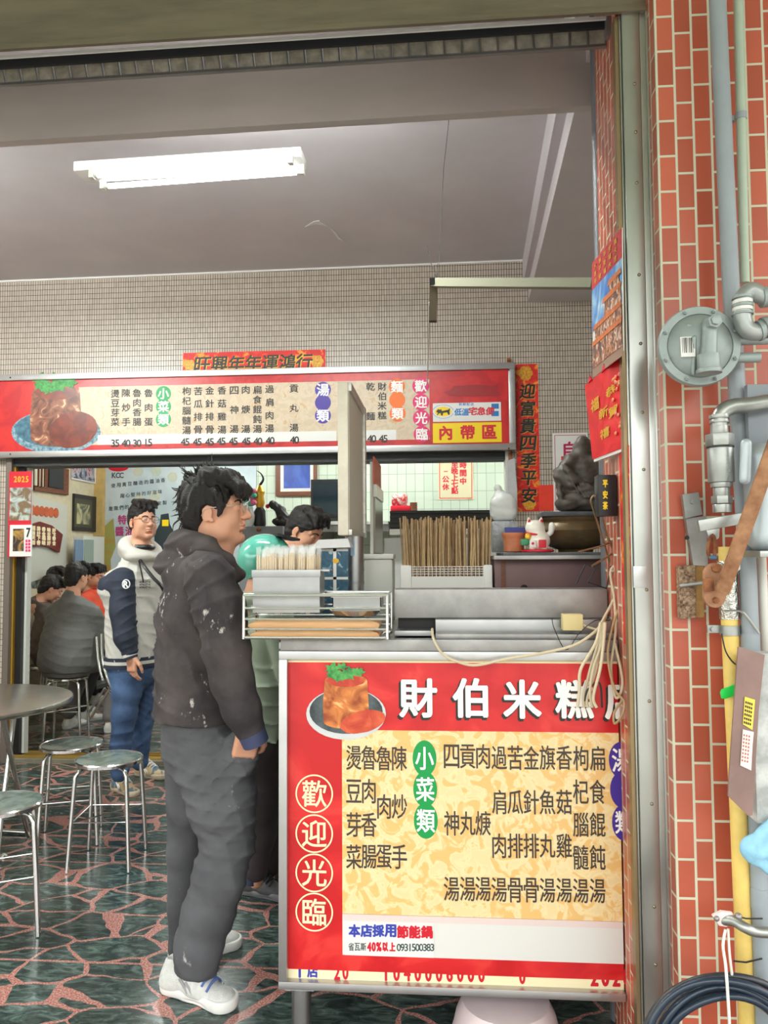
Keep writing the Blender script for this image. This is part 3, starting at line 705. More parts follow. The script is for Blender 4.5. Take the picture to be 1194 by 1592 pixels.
# ---------- spring couplets and notices
M['couplet'] = pattern_mat('couplet_red', S(206, 32, 24), S(226, 50, 30), 14, .5, (.45, .56), c3=S(238, 150, 40))
M['goldflower'] = mat('gold_flower_ink', S(220, 160, 40), .45, var=.4, vs=80)
def couplet(name, label, pts, s, Y, w, bold, gold=()):
    r_ = thing(name, label, 'couplet', ony((pts[0]+pts[2])/2, pts[3], Y))
    part('paper', MB().pan(*pts, Y, .002), M['couplet'], r_)
    l, g = MB(), MB()
    for i, (c, x, y) in enumerate(s):
        word(l, c, x, y, w, w*1.0, Y-.0016, bold, skew=.12); word(g, c, x+.8, y+.8, w, w*1.0, Y-.0006, bold*1.15, skew=.12)
    part('brush_lettering', l, M['ink'], r_); part('gold_outline', g, M['gold'], r_)
    for i, (x, y, q) in enumerate(gold):
        fl_ = MB()
        for k in range(6): a_ = k*math.pi/3; fl_.disc(x+q*.55*math.cos(a_), y+q*.55*math.sin(a_), q*.5, q*.5, Y-.0003-.0001*k, 12, .0003)
        part('gold_flower', fl_, M['goldflower'], r_)
couplet('spring_couplet', 'short horizontal red spring couplet above the menu sign', (284, 546, 506, 579), [(c, 315+26.3*i, 567-.8*i) for i, c in enumerate('旺興年年運鴻行')], YB-.003, 25, .7, ((295, 568, 9), (493, 562, 10)))
couplet('spring_couplet', 'tall vertical red spring couplet beside the menu sign', (803, 566, 838, 795), [(c, 820+.4*i, 608+27*i) for i, c in enumerate('迎富貴四季平安')], YB-.003, 23, .7, ((817, 580, 11), (823, 783, 10)))
rp_ = single('red_paper', MB().pan(838, 754, 861, 794, YB-.005, .002), mat('plain_red_paper', S(232, 62, 40), .6, var=.08), 'small plain red paper beside the foot of the tall couplet', 'paper')
ns = thing('notice_poster', 'white vertical self service notice behind the dark statue', 'poster', ony(888, 796, YB-.01))
part('sheet', MB().pan(860, 673, 915, 796, YB-.012, .004), M['white'], ns)
l = MB(); word(l, '自', 886, 699, 24, 24, YB-.013, .8); word(l, '助', 888, 732, 22, 22, YB-.013, .8); frame4(l, 863, 676, 912, 793, YB-.0125, .004, .0004)
part('magenta_lettering', l, mat('magenta_print', S(176, 30, 84), .5), ns)
l = MB()
for y in (713, 722, 731): word(l, '取', 876, y, 7, 7, YB-.0135, .3)
word(l, '印', 875, 785, 11, 11, YB-.0135, .5); frame4(l, 868, 777, 882, 793, YB-.0135, .006, .0004)
part('red_lettering', l, M['rink'], ns)

# ---------- hanging bracket and wires
zbr = .0
p = ony(674, 440, 3.3); q = ony(922, 441, 2.9)
br_ = thing('sign_bracket', 'L shaped steel hanging bracket across the tiled wall', 'bracket', p)
mb = MB(); n_ = .022
def sqbar(mb, p, q, w, up=Vector((0, 0, 1))):
    d = (q-p).normalized(); s_ = d.cross(up).normalized(); u = s_.cross(d)
    a = [p+s_*(-w/2)+u*(-w/2), p+s_*(w/2)+u*(-w/2), p+s_*(w/2)+u*(w/2), p+s_*(-w/2)+u*(w/2)]
    return mb.hexa(a, [x+(q-p) for x in a])
part('arm', sqbar(MB(), p, q, .036), mat('dull_bracket_steel', S(142, 140, 122), .45, .7), br_)
part('end_cap', MB().box(p+Vector((-.002, -.012, 0)), (.030, .028, .028)), M['black'], br_)
part('drop_arm', sqbar(MB(), ony(674, 444, 3.31), ony(673, 500, 3.31), .034, Vector((0, 1, 0))), mat('bronze_bar', S(86, 74, 58), .5, .5), br_)
wr = MB().tube([onz(699, 176, 3.46), ony(690, 260, 3.5), ony(681, 436, 3.35)], .0012, 5)
wr.tube([ony(664, 381, 3.5), ony(668, 402, 3.45), ony(676, 425, 3.35), ony(679, 434, 3.34)], .0015, 5, smooth=4)
wr.tube([ony(679, 434, 3.31), ony(681, 405, 3.4), ony(683, 380, 3.45)], .001, 5)
part('hanging_wire', wr, M['dark'], br_)
single('thin_string', MB().tube([ony(667, 470, 3.27), ony(666.5, 520, 3.6), ony(665, 575, 4.4), ony(664, 596, YS-.03)], .003, 6, smooth=4), M['offwhite'], 'thin white cord from the bracket down to the menu sign', 'string')
# drain pipe behind the tiled side of the opening
dx = ony(934, 250, 2.62)
single('drain_pipe', MB().cyl((dx.x, 2.62, 0), (dx.x, 2.62, 3.45), .028, n=20), mat('dark_grey_pipe', S(104, 106, 112), .45), 'dark grey vertical pipe behind the tiled pillar', 'pipe')

# ---------- roller shutter above the opening
Ysh = 2.38
rs = thing('roller_shutter', 'rolled up metal shutter with ribbed bottom slats under the lintel', 'roller shutter', ony(480, 100, Ysh))
sl = MB(); N_ = 23
tp0, tp1, bt0, bt1 = ony(-500, 145, Ysh), ony(948, 40, Ysh), ony(-500, 163, Ysh), ony(942, 70, Ysh)
sl.hexa([bt0, bt1, tp1, tp0], [v+Vector((0, .02, 0)) for v in (bt0, bt1, tp1, tp0)])
part('slat', sl, mat('shutter_steel', S(196, 190, 172), .3, .55, var=.3, vs=20, bump=.5, bs=22), rs)
for i in range(57):
    rb = MB()
    f = i/56; b0 = bt0.lerp(bt1, f); t0 = tp0.lerp(tp1, f); t0 = t0+Vector((-.014, 0, 0))
    rb.cyl(b0+Vector((0, -.002, 0)), t0+Vector((0, -.004, 0)), .004, n=6); part('rib', rb, M['steel'], rs)
part('bottom_bar', bar(MB(), bt0+Vector((0, 0, -.004)), bt1+Vector((0, 0, -.004)), .014, .008), M['steel'], rs)
part('top_rail', bar(MB(), ony(-500, 122, Ysh-.06), ony(950, 28, Ysh-.06), .006, .010), M['white'], rs)
part('guide_slot', bar(MB(), ony(-500, 134, Ysh-.04), ony(955, 36, Ysh-.04), .01, .03), mat('shutter_slot', S(18, 20, 24), .6), rs)
part('end_bracket', MB().pan(943, 24, 962, 52, Ysh-.07, .03), M['steel_d'], rs)

# ================================================================== COUNTER WITH THE MENU BOARD
CT = 1.235                                   # counter top
cx0 = ony(435, 1250, YC).x; cx1 = JX-.004
ctr = thing('food_counter', 'stainless steel food stall counter with a big red menu front', 'counter', ((cx0+cx1)/2, 2.75, 0))
cz0 = ony(640, 1541, YC).z; cz1 = ony(640, 1012, YC).z
part('cabinet', MB().bb(cx0+.03, cx1, YC+.04, 3.15, cz0+.02, CT-.012), M['steel_d'], ctr)
part('worktop', MB().bb(cx0-.005, cx1, YC+.006, 3.18, CT-.012, CT).bb(cx0-.005, cx1, YC+.006, YC+.012, cz1+.004, CT), M['steel'], ctr, bevel=.002)
for x, y in ((ony(467, 1560, YC+.04).x, YC+.06), (cx0+.10, 3.05), (cx1-.02, 2.95), (cx1-.25, 3.05)):
    lg = part('leg', MB().cyl((x, y, 0), (x, y, cz0+.03), .030, n=20), M['steel'], ctr)
    part('collar', MB().bb(x-.045, x+.045, y-.04, y+.04, cz0-.022, cz0-.002), mat('old_paint_collar', S(196, 206, 212), .6, var=.2, vs=60), lg)
# menu front: aluminium frame, printed board
fr = MB(); f_ = .026
fr.bb(cx0, cx1, YC-.018, YC+.03, cz1-f_, cz1).bb(cx0, cx1, YC-.018, YC+.03, cz0, cz0+.023).bb(cx0, cx0+f_, YC-.018, YC+.03, cz0+.023, cz1-f_)
part('menu_frame', fr, M['alu'], ctr, bevel=.002)
Y1 = YC
part('front_lip', MB().bb(cx0+.004, cx1, YC-.012, YC+.004, cz1+.001, CT+.001), M['steel_d'], ctr, bevel=.002)
rb_ = part('red_board', MB().bb(cx0+f_, cx1, Y1+.004, Y1+.012, ony(640, 1514, Y1).z, cz1-f_), pattern_mat('front_red', S(196, 24, 30), S(212, 36, 40), 5, .28, c3=S(222, 56, 52)), ctr)
part('cream_line', MB().bb(cx0+f_, cx1, Y1+.002, Y1+.006, ony(640, 1030.5, Y1).z, ony(640, 1026, Y1).z), M['cream'], ctr)
part('old_poster_strip', MB().bb(cx0+f_, cx1, Y1+.006, Y1+.014, cz0+.02, ony(640, 1514, Y1).z+.004), mat('old_cream_poster', S(246, 232, 192), .5), ctr)
l = MB()
for i, c in enumerate('20'): word(l, c, 524+13*i, 1511, 13, 22, Y1+.0055, .8)
for i, c in enumerate('1040006000'): word(l, c, 600+16.5*i, 1512+.25*i, 14, 24, Y1+.0055, .9)
word(l, '0', 812, 1518, 13, 22, Y1+.0055, .9)
for i, c in enumerate('2020'): word(l, c, 924+17*i, 1519+.3*i, 16, 26, Y1+.0055, 1.3)
part('cut_red_numbers', l, M['rink'], ctr); l = MB(); word(l, '1', 466, 1508, 13, 22, Y1+.0055, 1); word(l, '店', 486, 1509, 16, 20, Y1+.0055, .8); part('cut_blue_lettering', l, M['bink'], ctr)
M['goldflor'] = pattern_mat('gold_flower_paper', S(234, 210, 158), S(240, 218, 168), 19, .3, (.40, .47), 7, 1.4, c3=S(232, 188, 118))
ym = Y1+.0035
x0 = ony(532, 1280, ym).x; zt_, zm_, zb_ = ony(740, 1137, ym).z, ony(740, 1426, ym).z, ony(740, 1491, ym).z
part('cream_panel', MB().bb(x0, cx1, ym-.001, ym+.002, zm_, zt_), M['goldflor'], ctr)
part('white_strip', MB().bb(x0, cx1, ym-.001, ym+.002, zb_, zm_-.001), mat('white_strip_print', S(222, 220, 216), .35), ctr)
part('pink_line', MB().bb(x0, cx1, ym-.0015, ym-.001, zm_-.02, zm_-.001), mat('pink_line_print', S(226, 206, 202), .4), ctr)
ti = ym-.0022
# shop name
big = [('財', 650, 1085), ('伯', 731, 1085), ('米', 812, 1087), ('糕', 893, 1087), ('店', 970, 1088)]
l, g = MB(), MB()
for c, x, y in big: word(l, c, x, y, 56, 58, ti-.0012, 1.8); word(g, c, x-2.4, y+3.2, 57, 59, ti-.0002, 2.3)
part('name_lettering', l, M['wink'], ctr); part('name_shadow_lettering', g, M['ink'], ctr)
# welcome rings
for c, y in zip('歡迎光臨', (1234, 1296, 1357, 1418)):
    o = ony(488.5, y, ti); m = ppm(488, y, ti); n = 40; mb = MB(); pts = []
    for r in (29.5, 27.2): pts.append([(o.x+r/m*math.cos(2*math.pi*i/n), o.z+r/m*math.sin(2*math.pi*i/n)) for i in range(n)])
    mb.add([(a, ti, b) for q in pts for a, b in q], [(i, (i+1) % n, (i+1) % n+n, i+n) for i in range(n)])
    rg = part('welcome_ring', mb, M['cream'], ctr); l = MB(); word(l, c, 488.5, y, 38, 40, ti-.0006, .5); part('ring_lettering', l, M['cream'], rg)
k1 = MB()
for x, s, ys in ((550, '燙豆芽菜', (1178, 1230, 1282, 1332)), (573.5, '魯肉香腸', (1178, 1230, 1282, 1332)), (597, '魯肉蛋', (1179, 1254, 1332)), (621, '陳炒手', (1179, 1254, 1332)),
                 (702, '四神湯', (1176, 1280, 1382)), (727, '貢丸湯', (1176, 1280, 1382)), (751, '肉焿湯', (1176, 1280, 1382)), (776, '過肩肉湯', (1178, 1247, 1315, 1383)),
                 (801, '苦瓜排骨', (1178, 1247, 1315, 1384)), (826, '金針排骨', (1178, 1247, 1315, 1384)), (851, '旗魚丸湯', (1178, 1247, 1315, 1384)), (877, '香菇雞湯', (1178, 1247, 1315, 1384)),
                 (903, '枸杞腦髓湯', (1179, 1231, 1282, 1333, 1385)), (929, '扁食餛飩湯', (1179, 1231, 1282, 1333, 1385))):
    for c, y in zip(s, ys): word(k1, c, x, y, 23.5, 37, ti, .3)
part('dish_lettering', k1, mat('brown_black_ink', S(66, 54, 46), .5), ctr)
badge(ctr, (('小', 660, 1179), ('菜', 661, 1227), ('類', 662, 1276)), 'gink', 18.5, ti, 'wink', 28, 'green_badge', 27.5, 36, .55)
badge(ctr, (('湯', 966, 1182), (' ', 968, 1228), ('類', 971, 1279)), 'purple', 19, ti, 'wink', 28, 'purple_badge', 28, 36, .55)
dish(ctr, 538, 1092, 1.0, ti-.0006, 40, 18, mat('grey_plate_print', S(206, 208, 210), .4, var=.06), mat('dark_hollow_print', S(84, 96, 100), .4, col2=S(44, 50, 54), vs=20),
     pattern_mat('glazed_cake_print', S(150, 64, 24), S(214, 128, 62), 16, .35, (.38, .6), c3=S(240, 190, 130)), pattern_mat('red_sausage_print', S(186, 54, 34), S(224, 104, 62), 14, .3, (.4, .7)), (36, 17, 26, 30))
stq = part('sticker', MB().pan(536, 1434, 674, 1487, ti-.0004, .0006), M['white'], ctr)
l = MB(); word(l, '本店採用', 551, 1447, 17, 18, ti-.0012, 1.0, dx=18.6); part('blue_lettering', l, M['bink'], stq)
l = MB(); word(l, '節能鍋', 626, 1449, 17, 18, ti-.0012, 1.0, dx=18.8)
for c, x in zip('40%以上', (574, 581, 589, 599, 610)): word(l, c, x, 1472, 8, 13, ti-.0012, .8)
part('red_lettering', l, M['rink'], stq)
l = MB(); word(l, '省瓦斯', 546, 1472, 8.5, 12, ti-.0012, .2, dx=9.5)
for i, c in enumerate('0931500383'): word(l, c, 620+5.8*i, 1473, 10, 11, ti-.0012, .25)
part('dark_lettering', l, mat('dark_green_ink', S(56, 76, 76), .5), stq)
# raised steel back box, step and drawer tray on top
rx0 = ony(613, 940, 2.52).x
zA, zB = ony(780, 961, 2.52).z, ony(780, 916, 2.52).z
part('raised_box', MB().bb(rx0, cx1, 2.52, 2.64, zA, zB), M['steel_d'], ctr, bevel=.003)
sx = ony(677, 972, 2.47).x
part('step', MB().bb(sx, cx1, 2.47, 2.62, CT, zA-.001), M['steel'], ctr, bevel=.002)
part('step_base', MB().bb(sx, cx1, 2.415, 2.47, CT, ony(800, 986, 2.415).z), M['steel_d'], ctr, bevel=.002)
part('raised_base', MB().bb(rx0+.01, sx-.002, 2.56, 2.63, CT, zA-.001), M['dark'], ctr)
part('drawer_tray', MB().bb(rx0+.004, sx-.006, 2.45, 2.555, CT+.006, CT+.022), M['steel'], ctr, bevel=.002)


CTS = CT+.002
# ---------- wire rack on the counter edge
Yr = 2.335
x0, x1, z0, z1 = rect(379, 925, 602, 998, Yr); z0 = CTS+.004
rk = thing('wire_rack', 'long chrome wire rack hanging over the counter edge', 'wire rack', ((x0+x1)/2, Yr+.08, z0))
z0r = z0; fw2 = MB(); r_ = .0038; D = .17
z0 += .002; zs = [z1, z1-(z1-z0)*.30, z1-(z1-z0)*.55, z1-(z1-z0)*.78, z0+r_]
for i, z in enumerate(zs):
    rr = .0055 if i == 0 else (.005 if i == 4 else .0035)
    fw2.tube([(x0, Yr, z), (x1, Yr, z), (x1, Yr+D, z), (x0, Yr+D, z)], rr, 8, closed=True)
for x in (x0, x1):
    for y in (Yr, Yr+D): fw2.cyl((x, y, z0), (x, y, z1), .0045, n=8)
part('wire_frame', fw2, M['chrome'], rk)
bt = MB()
for i in range(29): x = x0+(x1-x0)*(i+.5)/29; bt.cyl((x, Yr, z0+.004), (x, Yr+D, z0+.004), .0018, n=6)
part('bottom_wire', bt, M['chrome'], rk)
# two long tan wooden boards in the rack
M['board'] = mat('tan_wood_board', S(222, 172, 122), .55, var=.12, vs=6, stretch=(1, 6, 12))
for i, (py0, py1, lb) in enumerate(((964.5, 977.5, 'long tan wooden board in the wire rack, the upper one'), (980.5, 993.5, 'long tan wooden board on the bottom of the wire rack'))):
    a0, a1, b0, b1 = rect(384 if i == 0 else 386, py0, 590, py1, Yr+.012)
    n = 10; q = .022; pts = []
    for sx_, ex in ((-1, a0), (1, a1)):
        for j in range(n+1):
            t = j/n*math.pi/2
            if sx_ < 0: pts.append((ex+q*(1-math.sin(t)), Yr+.02, b0+(b1-b0)*(1-math.cos(t))))
    prof = [(a0+.005, b0), (a1-.004, b0), (a1, b0+.012), (a1-.008, b1-.006), (a1-.03, b1), (a0+.03, b1), (a0+.008, b1-.010), (a0, b0+.010)]
    single('wooden_board', MB().prism([(x, Yr+.02, z) for x, z in prof], (0, .11, 0)), M['board'], lb, 'board', bevel=.003)
# steel box with wrapped chopsticks
Yk = 2.37
x0, x1, z0, z1 = rect(393, 886, 497, 960, Yk); z0 = zs[2]+.004; Dk = .10
z0 = CTS+.085
bx = thing('chopstick_box', 'open steel box full of wrapped chopsticks in the wire rack', 'box', ((x0+x1)/2, Yk+Dk/2, z0))
t_ = .0025
part('box_shell', MB().bb(x0, x1, Yk, Yk+t_, z0, z1).bb(x0, x1, Yk+Dk-t_, Yk+Dk, z0, z1).bb(x0, x0+t_, Yk+t_, Yk+Dk-t_, z0, z1).bb(x1-t_, x1, Yk+t_, Yk+Dk-t_, z0, z1).bb(x0, x1, Yk, Yk+Dk, z0-.002, z0), M['steel'], bx)
part('rim', MB().bb(x0-.003, x1+.003, Yk-.004, Yk, z1-.022, z1).bb(x1, x1+.03, Yk+.01, Yk+.09, z1-.006, z1), M['steel'], bx, bevel=.001)
M['bamboo'] = mat('bamboo', S(232, 200, 146), .55, var=.1, vs=30)
M['wrap'] = mat('clear_wrapper', S(238, 240, 240), .12, alpha=.26, spec=.8)
M['rmark'] = mat('red_wrapper_print', S(226, 60, 80), .4)
cs = thing('chopsticks', 'pair of bamboo chopsticks in a clear wrapper standing in the steel box', 'chopsticks', (0, 0, 0), 'wrapped chopsticks in the steel box')
def cstick(root):
    for dx_ in (-.0034, .0034): part('stick', MB().cyl((dx_, 0, 0), (dx_, 0, .175), .0026, .0024, n=7), M['bamboo'], root)
    n = 8; mb = MB(); rs_ = random.Random(3); vs = []
    for k, z in enumerate((.0, .165, .178, .19, .20)):
        w_ = .0072 if k < 3 else .0085; d_ = (.0046, .0046, .003, .0016, .0012)[k]
        vs += [Vector((w_*math.cos(2*math.pi*i/n)+(k > 2)*rs_.uniform(-.003, .003), d_*math.sin(2*math.pi*i/n), z+(k > 2)*rs_.uniform(-.004, .004))) for i in range(n)]
    mb.add(vs, [(k*n+i, k*n+(i+1) % n, (k+1)*n+(i+1) % n, (k+1)*n+i) for k in range(4) for i in range(n)])
    part('wrapper', mb, M['wrap'], root, fix=False)
    part('red_print', MB().bb(-.004, .004, -.006, -.0052, .078, .086), M['rmark'], root)
cstick(cs)
rs_ = random.Random(11); first = True
zc = ony(450, 852, Yk+.04).z-.20
for row in range(4):
    for i in range(13):
        p = Vector((x0+.012+(x1-x0-.024)*(i+.25+.2*row+rs_.uniform(-.15, .15))/13.2, Yk+.016+row*.0225, zc+rs_.uniform(-.006, .010)))
        if first: o = cs; o.location = p; first = False
        else: o = dup(cs, p, cs['label'])
        o.rotation_euler = (rs_.uniform(-.03, .03), rs_.uniform(-.04, .04), rs_.uniform(-.4, .4))
# small steel bin, dish and black hook at the other end of the rack
x0, x1, z0, z1 = rect(516, 926, 592, 950, Yk+.02)
sb_ = thing('steel_tray', 'small open steel tray at the end of the wire rack', 'tray', ((x0+x1)/2, Yk+.07, z0))
y_ = Yk+.03; part('tray_shell', MB().bb(x0, x1, y_, y_+.003, z0, z1).bb(x0, x1, y_+.097, y_+.1, z0, z1).bb(x0, x0+.003, y_, y_+.1, z0, z1).bb(x1-.003, x1, y_, y_+.1, z0, z1).bb(x0, x1, y_, y_+.1, z0-.003, z0), M['steel'], sb_)
part('rim', MB().bb(x0-.004, x1+.004, y_-.004, y_, z1-.006, z1), M['steel_b'], sb_)
p = ony(553, 961, Yr+.07); 
single('steel_dish', MB().lathe([(.03, 0), (.07, .004), (.083, .018), (.084, .019), (.079, .018), (.066, .007), (.0, .004)], (p.x, Yr+.085, CTS+.07), M=None), M['chrome'], 'round shallow steel dish lying in the wire rack under the tray', 'dish')

# ---------- tall light box sign on a steel pole (stands edge-on)
Yl = 2.62
hx = ony(530, 700, Yl).x; hx2 = ony(538.5, 700, Yl).x
zt, zb2 = ony(530, 594, Yl).z, ony(530, 832, Yl).z
lb = thing('pole_sign', 'narrow steel box sign standing edge on atop a round pole', 'sign', (hx, 2.85, CTS))
sw = .036; hx = ony(525, 700, Yl).x; hx2 = hx+sw; ye = Yl+.50
part('sign_case', MB().bb(hx, hx2, Yl, ye, zb2, zt), mat('aged_white_case', S(214, 206, 190), .45, .3, var=.1, vs=12), lb, bevel=.003)
ef = MB().bb(hx2-.004, hx2+.012, Yl+.006, ye, zt-.03, zt).bb(hx2-.004, hx2+.012, Yl+.006, ye, zb2, zb2+.02).bb(hx2-.004, hx2+.014, ye-.05, ye, zb2, zt)
part('edge_frame', ef, M['steel_b'], lb, bevel=.002)
part('display_face', MB().bb(hx2, hx2+.003, Yl+.01, ye-.04, zb2+.02, zt-.03), mat('plain_sign_face', S(196, 190, 176), .5), lb)
pp = ony(551, 870, 2.80)
part('pole', MB().cyl((pp.x, 2.80, CTS), (pp.x, 2.80, zb2), .0345, n=24), M['steel'], lb)
part('pole_collar', MB().cyl((pp.x, 2.80, ony(551, 908, 2.78).z), (pp.x, 2.80, ony(551, 904, 2.78).z), .036, n=24).cyl((pp.x, 2.80, ony(551, 886.5, 2.78).z), (pp.x, 2.80, ony(551, 885, 2.78).z), .0365, n=24), M['steel_d'], lb)
part('paper_label', MB().pan(545, 842, 551, 864, 2.764, .001), mat('pale_blue_label', S(150, 180, 205), .5), lb)
part('foot_plate', MB().bb(pp.x-.06, pp.x+.06, 2.74, 2.86, CTS, CTS+.012), M['steel_d'], lb)
# second board behind, with clear holder and orange card
Y2 = 3.05
a0 = ony(580, 780, Y2).x
nb = thing('notice_stand', 'narrow upright notice holder with an orange card behind the pole', 'notice stand', (a0, Y2+.2, CTS))
tz, bz2 = ony(580, 710, Y2).z, ony(580, 860, Y2).z
part('backing', MB().bb(a0-.012, a0, Y2, Y2+.42, CTS, tz-.02), M['offwhite'], nb)
part('holder', MB().bb(a0, a0+.008, Y2+.01, Y2+.40, bz2, tz-.16), mat('grey_plastic_sleeve', S(150, 142, 132), .2), nb)
part('orange_card', MB().bb(a0+.001, a0+.006, Y2-.01, Y2+.34, tz-.11, tz), mat('orange_card', S(206, 96, 66), .5), nb)
part('clip', MB().bb(a0-.002, a0+.014, Y2, Y2+.36, tz-.16, tz-.11), mat('clear_clip', S(214, 214, 210), .2), nb)
# plastic canister and blue carton
x0, x1, z0, z1 = rect(566, 861, 611, 931, 2.92)
cn = thing('plastic_canister', 'off-white lidded plastic canister behind the pole', 'canister', ((x0+x1)/2, 2.98, CTS))
part('body', MB().bb(x0, x1, 2.92, 3.05, CTS, z1-.02), M['offwhite'], cn, bevel=.012); part('lid', MB().bb(x0-.003, x1+.003, 2.916, 3.054, z1-.02, z1), M['white'], cn, bevel=.006)
M['carton'] = pattern_mat('blue_carton_print', S(44, 84, 108), S(60, 104, 128), 30, .5, c3=S(180, 200, 206))
x0, x1, z0, z1 = rect(498, 853, 541, 950, 2.70)
ct_ = thing('carton', 'blue patterned cardboard carton with white bands beside the pole', 'carton', ((x0+x1)/2, 2.8, CTS))
part('box', MB().bb(x0, x1, 2.70, 2.735, CTS, z1), M['carton'], ct_)
part('white_band', MB().pan(518, 853, 523, 925, 2.699, .002).pan(498, 897, 541, 901, 2.699, .002).pan(498, 853, 541, 857, 2.699, .002), M['white'], ct_)
part('gold_seal', MB().disc(522, 872, 5, 4, 2.6975, 14), M['gold'], ct_)
x0, x1, z0, z1 = rect(488, 838, 545, 853, 2.74)
wp = MB().prism([(x0, 2.66, z0), (x0+.03, 2.66, z1-.004), (x1, 2.66, z1), (x1+.01, 2.66, z0+.004)], (0, .08, 0))
single('paper_bag', wp, mat('white_paper_bag', S(228, 226, 228), .7, var=.05), 'folded white paper bag lying on the blue carton', 'paper bag')
# yellowish towel end seen through the rack
# ---------- crate of bamboo skewers
Yw = 2.82
x0, x1, z0, z1 = rect(624, 881, 764, 925, Yw); z0 = CTS; Dw = .20
sk = thing('skewer_crate', 'white wire crate packed with brown bamboo skewers', 'crate', ((x0+x1)/2, Yw+Dw/2, z0))
t_ = .004; ms = z1-.035
part('crate_shell', MB().bb(x0, x1, Yw, Yw+t_, z0, ms).bb(x0, x1, Yw+Dw-t_, Yw+Dw, z0, ms).bb(x0, x0+t_, Yw, Yw+Dw, z0, ms).bb(x1-t_, x1, Yw, Yw+Dw, z0, ms).bb(x0, x1, Yw, Yw+Dw, z0, z0+.004), M['white'], sk)
wm = MB()
for i in range(4): wm.tube([(x0, Yw, ms+(z1-ms)*(i+1)/4), (x1, Yw, ms+(z1-ms)*(i+1)/4), (x1, Yw+Dw, ms+(z1-ms)*(i+1)/4), (x0, Yw+Dw, ms+(z1-ms)*(i+1)/4)], .0014, 6, closed=True)
for i in range(24): x = x0+(x1-x0)*i/23; wm.cyl((x, Yw, ms), (x, Yw, z1), .0012, n=5)
part('wire_side', wm, M['white'], sk)
for x, w_ in ((x0, 16), (x1, -12)):
    m = 1/ppm(690, 890, Yw); part('corner_post', MB().bb(x-.004*(1 if w_ > 0 else -1), x+w_*m, Yw-.006, Yw+.03, z0, z1+.006), M['white'], sk, bevel=.006)
M['skew'] = mat('brown_bamboo', S(186, 156, 116), .6, var=.22, vs=20)
s0 = single('bamboo_skewer', MB().cyl((0, 0, 0), (0, 0, .36), .0032, n=6), M['skew'], 'thin brown bamboo skewer standing in the white wire crate', 'skewer', 'bamboo skewers in the crate')
ztop = ony(690, 808, Yw+.1).z; first = True; nsk = 0
for row in range(5):
    for i in range(30):
        x = x0+.012+(x1-x0-.024)*(i+rs_.uniform(-.3, .3))/29; tl_ = ((x-(x0+x1)/2)/(x1-x0))*.10+rs_.uniform(-.07, .07)
        p = Vector((min(max(x, x0+.01), x1-.01), Yw+.02+row*.038+rs_.uniform(-.008, .008), ztop-.36+rs_.uniform(-.018, .012)))
        if first: o = s0; first = False
        else: o = s0.copy(); COL.objects.link(o)
        o.location = p; o.rotation_euler = (rs_.uniform(-.04, .04), tl_*.6, 0)
p = ony(681, 815, Yw+.12)
single('wooden_rolling_stick', MB().cyl(p-Vector((0, 0, .30)), p, .008, .009, n=12), M['bamboo'], 'pale round wooden stick sticking up among the skewers', 'stick')

# ---------- brown metal cabinet with the shelf of figures
Yn = 2.80
x0 = ony(769, 890, Yn).x; x1 = cx1+.40; z1 = ony(850, 866, Yn).z
cb = thing('metal_cabinet', 'mauve brown metal cabinet on the counter with a steel shelf top', 'cabinet', ((x0+x1)/2, Yn+.15, CTS))
part('body', MB().bb(x0, x1, Yn, Yn+.34, CTS, z1-.008), mat('mauve_metal', S(112, 84, 84), .5, .2, var=.12, vs=5), cb, bevel=.004)
part('side_strip', MB().pan(779, 868, 786, 914, Yn-.003, .003), M['brown'], cb)
shz = ony(850, 857, Yn-.05).z; shz = max(shz, z1)
part('shelf_top', MB().bb(x0-.006, x1, Yn-.06, Yn+.36, z1-.008, z1+.006), M['steel_d'], cb, bevel=.002)
part('shelf_pad', MB().bb(x0+.03, x1-.01, Yn-.045, Yn+.34, z1+.006, z1+.016), mat('grey_pad', S(96, 100, 104), .6, var=.2), cb)
part('lock_knob', MB().ball(ony(815, 915, Yn-.01), (.014, .012, .014)), M['dark'], cb)
SH = z1+.016

# ================================================================== THINGS ON THE CABINET SHELF
# lucky cat
p = ony(836, 857, 2.79); p.z = SH+.001
lc = thing('lucky_cat', 'white waving lucky cat figurine with red collar on the cabinet shelf', 'figurine', p)
def sdfm(lo, hi, st): return SDF(*SDF.span(lo, hi, st))
s = sdfm((-.07, -.06, .0), (.08, .06, .13), .002)
s.ell((0, 0, .035), (.042, .036, .038), .01).ell((.008, -.004, .036), (.034, .034, .032), .01).ell((-.008, 0, .080), (.035, .031, .030), .012)
for x in (-.028, .012): s.cap((x, 0, .098), (x+.002*(1 if x > 0 else -1), 0, .116), .010, .004, .006)
s.ell((.02, -.02, .010), (.014, .018, .010), .004).ell((-.02, -.02, .010), (.014, .018, .010), .004)
v, f = s.mesh(); part('body', (v+np.array(p)+np.array((0, 0, .006)), f), mat('glazed_white', S(240, 234, 222), .15, coat=.5), lc)
part('raised_paw', MB().tube([p+Vector(q) for q in ((.030, 0, .060), (.046, -.004, .070), (.050, -.006, .090))], lambda t: .008+.004*t, 10, smooth=3).ball(p+Vector((.050, -.006, .094)), (.011, .010, .013)), M['white'], lc)
part('collar', MB().tube([p+Vector((-.008+.032*math.cos(a), .029*math.sin(a), .062-.006*math.cos(a))) for a in np.arange(20)*math.pi/10], .0045, 8, closed=True), M['rink'], lc)
part('coin', MB().ball(p+Vector((-.036, -.026, .056)), (.012, .006, .012)), M['gold'], lc)
part('green_charm', MB().box(p+Vector((-.048, -.024, .036)), (.03, .02, .024)), mat('jade_green', S(30, 130, 84), .3), lc, bevel=.006)
part('red_plaque', MB().box(p+Vector((.012, -.042, .030)), (.026, .006, .028)), M['rink'], lc, bevel=.002)
